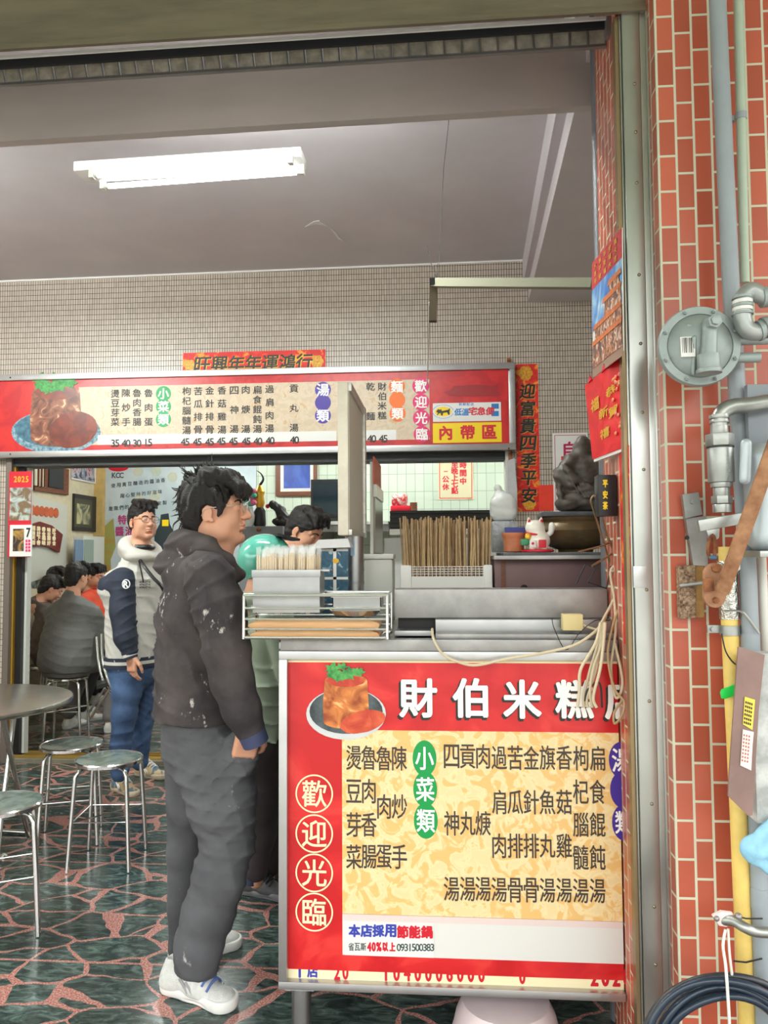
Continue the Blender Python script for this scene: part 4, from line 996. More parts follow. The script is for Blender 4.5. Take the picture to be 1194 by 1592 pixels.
part('white_plaque', MB().box(p+Vector((-.022, -.042, .030)), (.022, .006, .026)), M['white'], lc, bevel=.002); part('plaque_dot', MB().cyl(p+Vector((-.022, -.0455, .031)), p+Vector((-.022, -.0465, .031)), .005), M['rink'], lc)
part('ear_lining', MB().ball(p+Vector((-.029, -.008, .110)), (.005, .005, .008)).ball(p+Vector((.014, -.008, .110)), (.005, .005, .008)), M['rink'], lc)
part('base', MB().lathe([(.048, 0), (.058, .003), (.058, .008), (.05, .010)], p, 24), M['rink'], lc)
# clay pot, incense bowl, slab and statue
p = ony(799, 857, 2.86); p.z = SH+.001
cp = thing('clay_pot', 'small orange clay pot with a blue lid band beside the lucky cat', 'pot', p)
part('pot', MB().lathe([(.03, 0), (.036, .004), (.038, .04), (.041, .058), (.044, .062), (.044, .072), (.038, .072)], p, 24), mat('terracotta', S(196, 120, 84), .6, var=.15, vs=30), cp)
part('blue_band', MB().bb(p.x-.03, p.x+.05, p.y-.01, p.y+.03, p.z+.073, p.z+.092), mat('blue_box', S(50, 60, 140), .5), cp)
p = ony(895, 857, 2.95); p.z = SH+.001; m = 1/ppm(895, 830, 2.95)
ib = thing('incense_bowl', 'large bronze brown round bowl on the cabinet shelf', 'bowl', p)
part('bowl', MB().lathe([(r*m, z*m) for r, z in ((26, 0), (27, 4), (40, 9), (54, 20), (60, 33), (57, 42), (52, 47), (56, 50), (58, 53), (54, 53), (50, 48), (30, 20), (0, 15))], p, 40), mat('glazed_bronze', S(112, 92, 66), .3, .3, var=.3, vs=14), ib)
zb_ = p.z+53*m
sl_ = single('stone_slab', MB().box((p.x+.004, p.y, zb_+.012), (112*m, 70*m, .018)), mat('grey_slab', S(94, 98, 102), .7, var=.2, vs=20), 'rough dark grey slab lying across the bronze bowl', 'slab', bevel=.005)
q = Vector((p.x+.03, p.y, zb_+.022)); q.x = ony(905, 790, p.y).x
stt = thing('statue', 'dark carved robed statue standing on the slab above the bowl', 'statue', q)
s = sdfm((-.13, -.1, 0), (.13, .1, .30), .003)
s.ell((0, 0, .05), (.085, .07, .055), .02).ell((.005, 0, .12), (.078, .066, .085), .03).ell((.0, 0, .185), (.06, .052, .05), .03)
s.ell((.006, 0, .243), (.036, .036, .036), .012).ell((.006, -.004, .27), (.026, .028, .018), .01)
s.chain([(-.045, -.03, .19), (-.078, -.04, .14), (-.05, -.06, .10)], [.028, .027, .02], .015).chain([(.05, -.03, .19), (.085, -.03, .15), (.07, -.06, .11)], [.028, .025, .02], .015)
s.ell((-.055, -.02, .03), (.05, .05, .03), .015).ell((.055, -.02, .03), (.05, .05, .03), .015)
for i in range(7): s.cap((-.075+.012*i, -.075, .17-.012*i), (-.02+.016*i, -.085, .05), .006, .004, .012)
for i in range(4): s.cap((-.10, -.03+.02*i, .16), (-.085, -.05, .06-.008*i), .006, .004, .012)
s.wrinkle(.0022, (60, 60, 90), 5)
v, f = s.mesh(); part('carving', (v+np.array(q), f), mat('dark_carved_wood', S(88, 80, 74), .45, var=.3, vs=30, bump=.15, bs=80), stt)
# plastic bag on a wrapped carton behind the crate
x0, x1, z0, z1 = rect(766, 810, 806, 862, 2.98)
wb = single('wrapped_carton', MB().bb(x0, x1, 2.98, 3.10, SH+.002, z1), mat('crinkled_wrap', S(176, 180, 186), .2, var=.25, vs=30, bump=.5, bs=50), 'low carton in crinkled clear wrapping under the plastic bag', 'carton', bevel=.004)
q = ony(783, 810, 3.03); q.z = z1+.002
s = sdfm((-.07, -.06, 0), (.07, .06, .16), .003)
s.box((0, 0, .048), (.050, .042, .048), .026, .01).cap((-.004, 0, .085), (-.016, 0, .108), .036, .016, .03).cap((-.014, 0, .108), (-.022, 0, .128), .009, .014, .006).wrinkle(.0016, (70, 70, 70), 4)
v, f = s.mesh(); bgp = (v+np.array(q), f)
pb = single('plastic_bag', bgp, mat('translucent_bag', S(226, 228, 226), .25, alpha=.82, spec=.6, bump=.3, bs=40), 'knotted white plastic bag on top of the wrapped carton', 'bag')

# ---------- on the tiled side of the opening
def quadpart(name, P, root, m, u0=0, v0=0, u1=1, v1=1, t=.002, lift=0, label=None):
    tl_, tr_, br, bl = P
    def at(u, v): return (tl_*(1-u)+tr_*u)*(1-v)+(bl*(1-u)+br*u)*v
    n = (tr_-tl_).cross(bl-tl_).normalized()
    q = [at(u0, v0)-n*lift, at(u1, v0)-n*lift, at(u1, v1)-n*lift, at(u0, v1)-n*lift]
    return part(name, MB().hexa(q, [a+n*t for a in q]), m, root, label=label), at, n
X1 = JX-.030
P = [onx(921, 410, X1), onx(967, 354, X1), onx(969, 545, X1), onx(922, 581, X1)]
zt_ = (P[0].z+P[1].z)/2; zb_ = (P[2].z+P[3].z)/2
cal = thing('wall_calendar', 'wall calendar with a temple photograph under a red header on the tiled pillar', 'calendar', P[3])
_, at, n_ = quadpart('backing', P, cal, M['white'])
quadpart('red_header', P, cal, mat('calendar_red', S(186, 40, 48), .5), 0, 0, 1, .245, .001, .002)
quadpart('sky_photo', P, cal, pattern_mat('sky_photo_print', S(50, 120, 200), S(150, 196, 230), 9, .35, (.4, .6), c3=S(230, 238, 244)), 0, .245, 1, .62, .001, .002)
tm = MB()
def inpl(u, v, l): return at(u, v)-n_*l
for lv, (u0, u1, v0, v1) in enumerate(((.0, 1, .74, .96), (.1, 1, .6, .75), (.45, 1, .44, .61), (.62, .95, .34, .45))):
    q = [inpl(u0, v1, .0035+.0004*lv), inpl(u1, v1, .0035+.0004*lv), inpl(u1-.02, v0, .0035+.0004*lv), inpl(u0+.06, v0, .0035+.0004*lv)]; tm.hexa(q, [a+n_*.0003 for a in q])
part('temple_photo', tm, pattern_mat('temple_photo_print', S(92, 70, 66), S(196, 120, 70), 40, .4, (.42, .55), c3=S(214, 206, 200)), cal)
rf_ = MB()
for k, (u0, u1, v0) in enumerate(((.0, 1, .735), (.06, 1, .6), (.4, 1, .44), (.58, 1, .335))):
    q = [inpl(u0-.0, v0+.03, .0052), inpl(u1, v0+.03, .0052), inpl(u1, v0-.012, .0052), inpl(u0+.05, v0-.012, .0052)]; rf_.hexa(q, [a+n_*.0003 for a in q])
part('roof_photo', rf_, mat('orange_roof_print', S(206, 112, 60), .5, var=.2, vs=50), cal)
quadpart('foot_strip', P, cal, mat('calendar_brown', S(150, 120, 104), .6), 0, .955, 1, 1.04, .001, .002)
l = MB(); ux = (P[1]-P[0]).normalized()
for i in range(5):
    for j in range(3): letter(l, '大吉平安福'[(i+j) % 5], inpl(.16+.17*i, .06+.07*j, .004), .035, .016, ux, Vector((0, 0, 1)), .0008)
part('gold_lettering', l, M['gold'], cal)
P = [ony(909, 599, 2.50), ony(969, 552, 2.25), ony(973, 694, 2.25), ony(921, 714, 2.46)]
hg = thing('hanging_calendar', 'red new year calendar with gold characters hanging below the temple calendar', 'calendar', P[3])
_, at, n_ = quadpart('red_cover', P, hg, pattern_mat('new_year_red', S(200, 24, 34), S(220, 36, 44), 12, .4, c3=S(224, 60, 60)), t=.004)
quadpart('page_block', P, hg, M['white'], .0, .985, 1, 1.035, .012, -.004)
ux = (P[1]-P[0]); ux.z = 0; ux.normalize(); sl_ = (P[1]-P[0]).normalized()
l = MB()
for c, u, v_ in (('恭', .68, .30), ('賀', .72, .55), ('新', .46, .50), ('禧', .46, .75)): letter(l, c, at(u, v_)-n_*.003, .06, .030, sl_, Vector((0, 0, 1)), .0012)
letter(l, '福', at(.25, .34)-n_*.003, .055, .04, sl_, Vector((0, 0, 1)), .0014)
part('gold_lettering', l, M['gold'], hg)
r_ = random.Random(4); fm_ = mat('flower_print', S(232, 150, 70), .5, col2=S(230, 120, 120), vs=60)
for i in range(16): part('flower_print', MB().ball(at(.82+r_.uniform(-.1, .12), .12+.75*r_.random())-n_*.003, (.004, .012, .006), 8), fm_, hg)
cl_ = MB()
for u in (.18, .55, .95): cl_.prism([at(u-.06, .02)-n_*.004, at(u+.05, .0)-n_*.004, at(u+.0, -.07)-n_*.004], n_*.003)
part('red_clip', cl_, M['rink'], hg)
P = [onx(962, 700, JX-.003), onx(977, 692, JX-.003), onx(982, 1008, JX-.003), onx(970, 1000, JX-.003)]
rp2 = thing('red_paper_strip', 'long narrow red couplet paper pasted on the tiled pillar edge', 'couplet', P[3])
quadpart('paper', P, rp2, M['couplet'])
p = ony(945, 802, 2.36)
bk = thing('black_box', 'black box with yellow characters hanging on the tiled pillar under the red calendar', 'box', p)
x0, x1, z0, z1 = rect(930, 738, 966, 802, 2.36); x1 = JX-.003
part('box', MB().bb(x0, x1, 2.36, 2.42, z0, z1), M['black'], bk, bevel=.002)
l = MB(); word(l, '平安茶', 941, 752, 7, 12, 2.3585, .5, dx=0, dy=17); part('yellow_lettering', l, M['yellow'], bk)
# bent wires hooked on the pillar
wf = MB()
hook = [ony(952, 886, 2.5), ony(925, 800, 2.42), ony(919, 777, 2.40), ony(928, 774, 2.40), ony(940, 820, 2.43), ony(963, 880, 2.5)]
wf.tube(hook, .0035, 7, smooth=5)
wf.tube([ony(899, 858, 2.42), ony(935, 849, 2.44), ony(962, 838, 2.5)], .003, 7)
wf.tube([ony(920, 880, 2.42), ony(950, 862, 2.45), ony(966, 852, 2.5)], .0035, 7)
single('bent_wire_hook', wf, mat('tarnished_wire', S(150, 128, 100), .4, .8), 'bent tarnished wire hooks sticking out from the pillar above the cables', 'wire hook')
wf = MB().tube([ony(896, 907, 2.46), ony(910, 878, 2.44), ony(926, 883, 2.44), ony(914, 905, 2.45), ony(943, 915, 2.47), ony(950, 880, 2.47)], .0028, 7)
wf.tube([ony(920, 879, 2.43), ony(932, 886, 2.43)], .003, 6)
single('black_wire_frame', wf, M['dark'], 'small black bent wire frame lying against the mauve cabinet', 'wire frame')
# power adapter and cables
p0 = ony(872, 953, 2.44); 
x0, x1, z0, z1 = rect(873, 954, 904, 979, 2.44)
ad = thing('power_adapter', 'beige box shaped power adapter hanging before the steel step', 'adapter', ((x0+x1)/2, 2.44, z0))
part('box', MB().bb(x0, x1, 2.41, 2.452, z0, z1), mat('beige_plastic', S(214, 196, 140), .45), ad, bevel=.003)
part('plug_lead', MB().tube([Vector((x1, 2.43, (z0+z1)/2)), ony(908, 972, 2.42), ony(925, 978, 2.41), ony(938, 978, 2.40)], .0035, 7, smooth=5), M['rope'], ad)
Yc = 2.355
def cable(pts, r, m, label, name='cable'):
    return single(name, MB().tube([ony(a, b, y) for a, b, y in pts], r, 8, smooth=7), m, label, 'cable')
cable([(672, 978, 2.42), (675, 996, Yc), (690, 1018, Yc), (715, 1030, Yc), (742, 1034, Yc), (790, 1024, Yc), (850, 1014, Yc), (895, 1002, Yc), (925, 982, 2.38), (938, 966, 2.40), (942, 958, 2.42)], .0042, M['rope'], 'long beige cable sagging across the top of the red menu front')
r_ = random.Random(5)
for i, (dx_, bend, w_) in enumerate(((0, 0, 0), (4, 5, 3), (8, -4, 6), (-6, -9, -6), (12, 3, 9))):
    cable([(936+dx_*.4, 968, 2.395-.011*i), (930+dx_*.7, 1000, 2.375-.011*i), (918+dx_+bend, 1040, 2.36-.011*i), (908+dx_*1.2, 1080+bend, 2.36-.011*i), (908+dx_*1.4+w_*.3, 1100, 2.36-.011*i)], .0045, M['rope'],
          ['beige cable in the hanging bundle, the outermost near the shop name', 'beige cable in the hanging bundle with a slight bulge', 'beige cable in the middle of the hanging bundle', 'beige cable in the hanging bundle that bows out farthest', 'beige cable of the hanging bundle closest to the pillar'][i])
cable([(935, 968, 2.38), (950, 940, 2.42), (962, 915, 2.44), (968, 890, 2.44), (960, 878, 2.45), (949, 890, 2.44), (955, 930, 2.42), (957, 980, 2.38), (950, 1040, 2.36), (958, 1085, 2.34), (968, 1060, 2.33), (956, 1000, 2.37)], .004, M['rope'], 'beige cable looping high beside the pillar and down over the shop name')
cable([(960, 900, 2.46), (966, 930, 2.42), (952, 975, 2.38), (945, 1020, 2.35), (955, 1070, 2.33), (970, 1090, 2.30), (968, 1110, 2.3), (956, 1125, 2.33), (955, 1108, 2.34), (968, 1088, 2.32)], .0038, mat('tan_cable', S(176, 150, 110), .5), 'tan cable with a small loop hanging over the last character')
cable([(948, 965, 2.41), (925, 965, 2.40), (900, 985, 2.39), (880, 1010, 2.36), (862, 978, 2.40), (858, 962, 2.43)], .0014, M['black'], 'thin black wire drooping across the steel step')
cable([(910, 1090, 2.35), (914, 1072, 2.348), (932, 1062, 2.345), (936, 1100, 2.345)], .003, M['dark'], 'short dark cord tying the cable bundle together')

# ================================================================== THE PILLAR: GAS REGULATOR, PIPES, METER
def ring(mb, c, d, r, w):                  # collar round an axis
    d = Vector(d).normalized(); return mb.cyl(c-d*w/2, c+d*w/2, r, n=24)
def pipepx(pts): return [ony(a, b, y) for a, b, y in pts]
Yg = 1.97; M_ = 1/ppm(1084, 540, Yg)
# big grey downpipe and slim grey-green pipe
pt = pipepx([(1114, -30, 2.03), (1136, 440, 2.03), (1163, 900, 2.03), (1167, 1005, 2.03), (1181, 1400, 2.03), (1190, 1660, 2.03)])
dp = thing('drain_pipe', 'long grey plastic pipe down the red tiled wall beside the yellow gas pipe', 'pipe', pt[-1])
part('pipe', MB().tube(pt, .0215, 20), M['pipe'], dp)
for y in (1000, 1395): mb = MB(); c = ony(1163+(y-900)*.036, y, 2.03); ring(mb, c, (0, 0, 1), .0232, .05); part('coupling', mb, M['pipe'], dp)
pt = pipepx([(1147, -30, 2.06), (1158, 440, 2.06)])
sp_ = thing('slim_pipe', 'slim pale green pipe on the tiled wall above the pipe elbows', 'pipe', pt[1])
part('pipe', MB().tube(pt, .0125, 16), mat('pale_green_pipe', S(176, 190, 172), .45, var=.06), sp_)
c = ony(1152, 181, 2.06); mb = MB(); ring(mb, c, (0, 0, 1), .0145, .018); mb.box(c+Vector((-.018, .02, 0)), (.012, .03, .014)); part('pipe_clip', mb, M['pipe'], sp_)
pt = pipepx([(1188, 860, 2.07), (1192, 1010, 2.07)])
single('pale_pipe', MB().tube(pipepx([(1183, 860, 2.075), (1190, 1010, 2.075), (1196, 1200, 2.075)]), .0125, 16), M['offwhite'], 'pale cream pipe below the gas meter', 'pipe')
# regulator
c = ony(1085, 540, Yg)
rg = thing('gas_regulator', 'round grey gas regulator bolted in front of the red tiled pillar', 'gas regulator', c)
MX = Matrix.Rotation(math.pi/2, 3, 'X')     # lathe axis towards the street
pr = [(0, -.05), (20, -.05), (20, .0), (62, .0), (63, .004), (63, .012), (62, .016)]
def lat(prof, c, n=44): return MB().lathe([(r*M_, z) for r, z in prof], c, n, MX)
part('flange', lat([(58, -.006), (62, -.004), (62.5, .0), (62.5, .012), (61, .016), (50, .017), (49, .012)], c), M['gpaint'], rg)
part('lower_shell', lat([(20, -.07), (40, -.05), (58, -.008), (61, -.006)], c), M['gpaint'], rg)
part('dome', lat([(50, .012), (46, .022), (36, .033), (22, .040), (0, .042)], c), M['gpaint'], rg)
for i in range(8):
    a = 2*math.pi*(i+.5)/8; q = c+Vector((math.cos(a)*56*M_, -.017, math.sin(a)*56*M_)); part('bolt', MB().cyl(q, q+Vector((0, -.008, 0)), .0055, n=6).cyl(q, q+Vector((0, -.012, 0)), .003, n=8), M['gpaint'], rg)
s = SDF(*SDF.span((c.x-.07, c.y-.12, c.z-.10), (c.x+.07, c.y-.0, c.z+.07), .003))
t1, t2 = c+Vector((9*M_, -.05, 26*M_)), c+Vector((3*M_, -.055, -34*M_))
s.cap(t1, t2, .018, .020, .008).cap(c+Vector((9*M_, -.035, 26*M_)), c+Vector((9*M_, -.070, 26*M_)), .0165, .016, .006).cap(c+Vector((-14*M_, -.03, -45*M_)), c+Vector((-14*M_, -.045, 8*M_)), .006, .006, .012)
s.cap(c+Vector((8*M_, -.03, 36*M_)), c+Vector((20*M_, -.03, 30*M_)), .006, .004, .01).cap(c+Vector((-20*M_, -.03, 30*M_)), c+Vector((5*M_, -.03, 22*M_)), .005, .006, .01)
part('neck', s.mesh(), M['gpaint'], rg)
q = c+Vector((9*M_, -.072, 26*M_)); part('plug', MB().cyl(q, q+Vector((0, -.014, 0)), .0175, n=6).cyl(q+Vector((0, -.014, 0)), q+Vector((0, -.022, 0)), .012, n=6), M['gpaint'], rg, bevel=.001)
q = c+Vector((3*M_, -.06, -40*M_)); part('outlet', MB().cyl(q+Vector((0, 0, .03)), q+Vector((0, 0, -.01)), .027, n=28).cyl(q+Vector((0, 0, -.006)), q+Vector((0, 0, -.016)), .030, n=28), M['gpaint'], rg, bevel=.001)
lbq = c+Vector((-24*M_, -.044, -6*M_)); lp = part('paper_label', MB().box(lbq, (21*M_, .003, 31*M_), M=Matrix.Rotation(math.radians(-3), 3, 'X')), M['white'], rg)
l = MB()
for i in range(7): l.box(lbq+Vector(((-8+2.6*i)*M_, -.002, 2*M_)), ((.6+.5*(i % 3))*M_, .0006, 24*M_))
part('label_print', l, M['ink'], lp)
mb = MB(); q = c+Vector((62*M_, .0, 10*M_))
mb.cyl(q+Vector((-.01, -.002, 0)), q+Vector((.07, -.002, 0)), .014, n=20).cyl(q+Vector((-.01, .002, -.045)), q+Vector((.05, .002, -.045)), .013, n=20)
part('side_port', mb, M['gpaint'], rg, bevel=.001)
# looped pipe elbows
eb = thing('pipe_elbows', 'silver grey U shaped pipe elbows with white thread tape above the regulator port', 'pipe', ony(1165, 530, 1.93))
pt = pipepx([(1240, 470, 1.93), (1190, 462, 1.93), (1168, 452, 1.93), (1155, 466, 1.93), (1154, 490, 1.93), (1160, 510, 1.93), (1178, 516, 1.93), (1196, 505, 1.93), (1240, 490, 1.93)])
part('bent_pipe', MB().tube(pt, .0215, 20, smooth=5), mat('silver_paint', S(168, 172, 170), .35, .5, var=.1, vs=12), eb)
mb = MB()
for y in (470, 481): ring(mb, ony(1154.5, y, 1.93), (0, 0, 1), .0235, .008)
part('thread_tape', mb, M['white'], eb)
mb = MB()
for y in (463, 476, 488): ring(mb, ony(1154.5, y, 1.93), (0, 0, 1), .0250, .006)
ring(mb, ony(1181, 514, 1.93), (1, 0, .3), .0255, .008); ring(mb, ony(1190, 509, 1.93), (1, 0, .4), .0265, .01); ring(mb, ony(1187, 462, 1.93), (1, 0, .1), .0255, .012)
part('coupling_ring', mb, M['gpaint'], eb)
# valve below
vv = thing('gas_valve', 'silver hexagonal gas valve fitting under a bent pipe', 'valve', ony(1120, 800, 1.96))
Yv = 1.96; mv = 1/ppm(1120, 700, Yv); M['galv'] = mat('galvanised_metal', S(164, 166, 162), .38, .85, var=.14, vs=14)
pt = pipepx([(1215, 622, Yv), (1165, 630, Yv), (1140, 632, Yv), (1124, 640, Yv), (1118, 656, Yv), (1118, 690, Yv)])
part('elbow_pipe', MB().tube(pt, 12.5*mv, 18, smooth=5), M['galv'], vv)
ax = lambda y: ony(1118+(y-650)*.034, y, Yv)
vb = MB()
for y0, y1, r in ((645, 651, 15), (653, 658, 14.5), (662, 676, 13), (696, 750, 19.5), (750, 758, 16), (758, 772, 12.5), (784, 797, 14)): vb.cyl(ax(y0), ax(y1), r*mv, n=24)
part('body', vb, M['galv'], vv, bevel=.001)
part('hex_nut', MB().cyl(ax(675), ax(694), 21.5*mv, n=6), M['galv'], vv, bevel=.002)
part('lower_nut', MB().cyl(ax(771), ax(783), 15.5*mv, n=6), M['galv'], vv, bevel=.001)
part('seal_ring', MB().cyl(ax(694), ax(697), 20.5*mv, n=24), M['black'], vv)
l = MB()
for i, ch_ in enumerate('2KGF'): word(l, ch_, 1130+i*.5, 712+9*i, 7, 7, Yv-19.3*mv, .2)
part('cast_lettering', l, M['gpaint'], vv)
sqb = sqbar(MB(), ony(1084, 818, 1.955), ony(1152, 806, 1.955), .028); part('support_bar', sqb, M['galv'], vv, bevel=.003)
# brackets, chain and rusty lever
bk1 = thing('flat_bracket', 'flat pale steel bracket strip bolted on the tiles beside the valve', 'bracket', ony(1080, 870, 2.09))
part('upper_plate', MB().poly([(1061, 769), (1086, 765), (1092, 800), (1066, 806)], 2.085, .02), M['galv'], bk1)
part('lower_plate', MB().poly([(1066, 806), (1098, 802), (1101, 880), (1078, 879)], 2.095, .02), M['steel_d'], bk1)
for x, y in ((1076, 780), (1067, 836)): q = ony(x, y, 2.083); part('bolt', MB().cyl(q, q+Vector((0, -.008, 0)), .006, n=6), M['dark'] if y > 800 else M['galv'], bk1)
bk2 = thing('rusty_hinge_plate', 'speckled rusty hinge plate on the tiles behind the lever', 'hinge plate', ony(1074, 962, 2.09))
rp_m = mat('speckled_rust', S(176, 150, 124), .75, .2, col2=S(96, 66, 46), vs=120, bump=.3, bs=160)
part('plate', MB().poly([(1056, 880), (1081, 879), (1082, 960), (1058, 962)], 2.085, .03), rp_m, bk2, bevel=.001)
part('web', MB().poly([(1081, 880), (1094, 880), (1095, 960), (1082, 960)], 2.095, .02), mat('ochre_rust', S(160, 122, 68), .75, .2, var=.25, vs=30), bk2)
part('pin_rod', MB().cyl(ony(1058, 911, 2.08), ony(1095, 906, 2.05), .005), M['steel_d'], bk2)
for y in (889, 944): q = ony(1069, y, 2.083); part('bolt', MB().cyl(q, q+Vector((0, -.009, 0)), .009, n=6), rp_m, bk2)
M['leverrust'] = mat('lever_rust', S(172, 128, 92), .75, .1, col2=S(128, 82, 54), vs=18, bump=.15, bs=80)
lv = thing('rusty_lever', 'long rusty flat bar lever slanting up from a rusty hinge', 'lever', ony(1112, 945, 1.93))
def flat(pa, pb, w, t, Y0, Y1):
    a, b = ony(*pa, Y0), ony(*pb, Y1); d = (b-a).normalized(); s_ = d.cross(Vector((0, 1, 0))).normalized(); n = d.cross(s_)
    A_ = [a+s_*(-w/2)-n*t/2, a+s_*(w/2)-n*t/2, a+s_*(w/2)+n*t/2, a+s_*(-w/2)+n*t/2]; return MB().hexa(A_, [x+(b-a) for x in A_])
part('bar', flat((1122, 922), (1240, 590), .034, .009, 1.90, 1.82), M['leverrust'], lv, bevel=.002)
pp_ = []
for i in range(24):
    a = 2*math.pi*i/24; x = 1112+17.5*math.cos(a); y = 910+(18 if abs(math.sin(a)) < .99 else 18)*math.sin(a)
    pp_.append((x, y+(-17 if math.sin(a) < 0 else 17)))
part('hinge_cheek', MB().poly(pp_, 1.935, .014), mat('peach_rust', S(172, 124, 92), .7, .1, var=.25, vs=24, bump=.1), lv, bevel=.002)
for x, y, r in ((1112, 883, .011), (1112, 933, .008)): q = ony(x, y, 1.935); part('bolt', MB().cyl(q, q+Vector((0, -.012, 0)), r, n=6), M['rust'], lv, bevel=.001)
part('pivot_block', MB().poly([(1096, 899), (1110, 898), (1111, 919), (1097, 920)], 1.915, .02), M['rust'], lv, bevel=.002)
part('white_tab', MB().poly([(1143, 866), (1150, 858), (1151, 885), (1146, 889), (1141, 884)], 1.94, .004), M['offwhite'], lv)
ch = thing('shackle_chain', 'small rusty shackle hanging from a bright lug under the support bar', 'shackle', ony(1110, 868, 1.95))
part('lug', MB().poly([(1098, 824), (1119, 820), (1118, 836), (1112, 841), (1104, 840)], 1.945, .012), M['galv'], ch, bevel=.001)
part('link', MB().tube(pipepx([(1108, 832, 1.935), (1112, 845, 1.94), (1111, 862, 1.945), (1106, 868, 1.95), (1101, 860, 1.955), (1102, 845, 1.95)]), .0045, 8, closed=True, smooth=4), M['rust'], ch)
part('tie', MB().ball(ony(1109, 867, 1.94), (.010, .006, .006)), mat('blue_tie', S(70, 100, 130), .6), ch)
# gas meter
gm = thing('gas_meter', 'silver grey gas meter at the edge of the red tiled wall', 'gas meter', ony(1185, 862, 1.9))
s = SDF(*SDF.span((ony(1140, 700, 1.93).x, 1.80, ony(1180, 880, 1.93).z), (ony(1300, 700, 1.93).x, 2.06, ony(1180, 660, 1.93).z), .004))
A, B = ony(1155, 690, 1.95), ony(1290, 858, 1.95)
s.box(((A.x+B.x)/2, 1.945, (A.z+B.z)/2), ((B.x-A.x)/2, .045, (A.z-B.z)/2), .04, .01).cap(ony(1160, 690, 1.90), ony(1158, 745, 1.90), .013, .013, .02)
part('case', s.mesh(), mat('meter_silver', S(186, 196, 202), .4, .3, var=.06), gm)
part('back_panel', MB().pan(1163, 596, 1290, 700, 1.984, .022), mat('meter_grey', S(140, 146, 154), .5, var=.05), gm, bevel=.003)
part('lower_lip', MB().bb(ony(1168, 850, 1.93).x, B.x, 1.88, 2.0, B.z-.012, B.z+.004), M['galv'], gm, bevel=.004)
# yellow gas pipe with foil tape
yp = thing('yellow_gas_pipe', 'worn yellow gas pipe running down the red tiles', 'gas pipe', ony(1160, 1592, 2.03))
pt = pipepx([(1130, 850, 2.045), (1134, 960, 2.045), (1148, 1260, 2.045), (1160, 1550, 2.045), (1164, 1660, 2.045)])
part('pipe', MB().tube(pt, .021, 20), M['ypipe'], yp)
part('foil_wrap', MB().tube(pipepx([(1130, 872, 2.045), (1134, 962, 2.045)]), .0245, 20), mat('crinkled_foil', S(206, 204, 196), .25, .9, var=.3, vs=60, bump=.8, bs=90), yp)
part('clamp', MB().tube(pipepx([(1134.5, 972, 2.045), (1135.2, 987, 2.045)]), .0255, 20).pan(1100, 972, 1122, 984, 2.05, .008), M['galv'], yp)
q = ony(1108, 978, 2.05); part('clamp_bolt', MB().cyl(q, q+Vector((0, -.008, 0)), .007, n=6), M['galv'], yp)
part('wire', MB().tube(pipepx([(1122, 985, 2.02), (1128, 1012, 2.015), (1140, 1030, 2.015), (1152, 1036, 2.02)]), .0018, 6, smooth=5), M['dark'], yp)
part('green_tag', MB().prism([ony(a, b, 2.012) for a, b in ((1120, 1077), (1122, 1072), (1146, 1063), (1147, 1080), (1128, 1087), (1122, 1086))], (0, .005, 0)), mat('green_plastic_tag', S(40, 224, 90), .4), yp, bevel=.002)
part('tie_mark', MB().tube(pipepx([(1126, 950, 2.012), (1150, 950, 1.998), (1162, 960, 1.998), (1180, 985, 1.998)]), .003, 6, smooth=4), M['galv'], yp)
# leaning brown sheet, grey post, blue cloth
bs_ = thing('brown_sheet', 'narrow mauve brown metal sheet with stickers leaning on the yellow pipe', 'metal sheet', ony(1150, 1268, 1.99))
part('sheet', MB().poly([(1148, 1005), (1189, 1018), (1180, 1100), (1170, 1268), (1163, 1268), (1132, 1238), (1134, 1200)], 1.94, .006), mat('brown_sheet_metal', S(140, 112, 106), .5, .2, var=.15, vs=8), bs_)
y_ = part('yellow_sticker', MB().poly([(1158, 1083), (1174, 1088), (1170, 1135), (1155, 1126)], 1.937, .001), mat('yellow_sticker', S(232, 206, 80), .5), bs_)
l = MB()
for i in range(4):
    for j in range(6): l.disc(1160+3*i-.5*j, 1092+6.2*j+i, 1.1, 2.2, 1.9362, 8, .0004)
part('sticker_print', l, M['ink'], y_)
w_ = part('white_sticker', MB().poly([(1155, 1134), (1172, 1138), (1170, 1160), (1168, 1198), (1151, 1190)], 1.937, .001), mat('white_sticker', S(232, 216, 210), .5), bs_)
l = MB()
for i in range(3):
    for j in range(8): l.disc(1157+4*i-.4*j, 1143+5.6*j+i, 1.2, 1.8, 1.9362, 8, .0004)
part('sticker_print', l, mat('grey_red_print', S(176, 96, 90), .5), w_)
single('grey_post', MB().bb(ony(1172, 1140, 1.96).x, 1.25, 1.955, 2.0, ony(1180, 1270, 2.0).z, ony(1180, 1012, 2.0).z), mat('weathered_post', S(186, 188, 186), .7, var=.3, vs=18, bump=.2), 'weathered pale grey block behind the brown sheet', 'post')
q = ony(1184, 1312, 1.93)
s = SDF(*SDF.span((q.x-.06, q.y-.06, q.z-.09), (q.x+.14, q.y+.06, q.z+.09), .003))
s.cap(q+Vector((.06, 0, .075)), q+Vector((-.015, 0, -.01)), .016, .036, .01, e=.5, ed=(0, 1, 0)).cap(q+Vector((.07, 0, .06)), q+Vector((.03, 0, -.05)), .02, .03, .01, e=.5, ed=(0, 1, 0)).wrinkle(.0045, (90, 60, 60), 8)
single('blue_cloth', s.mesh(), mat('pale_blue_cloth', S(140, 190, 216), .8, var=.15, vs=30), 'pale blue rag hanging below the grey block', 'cloth')
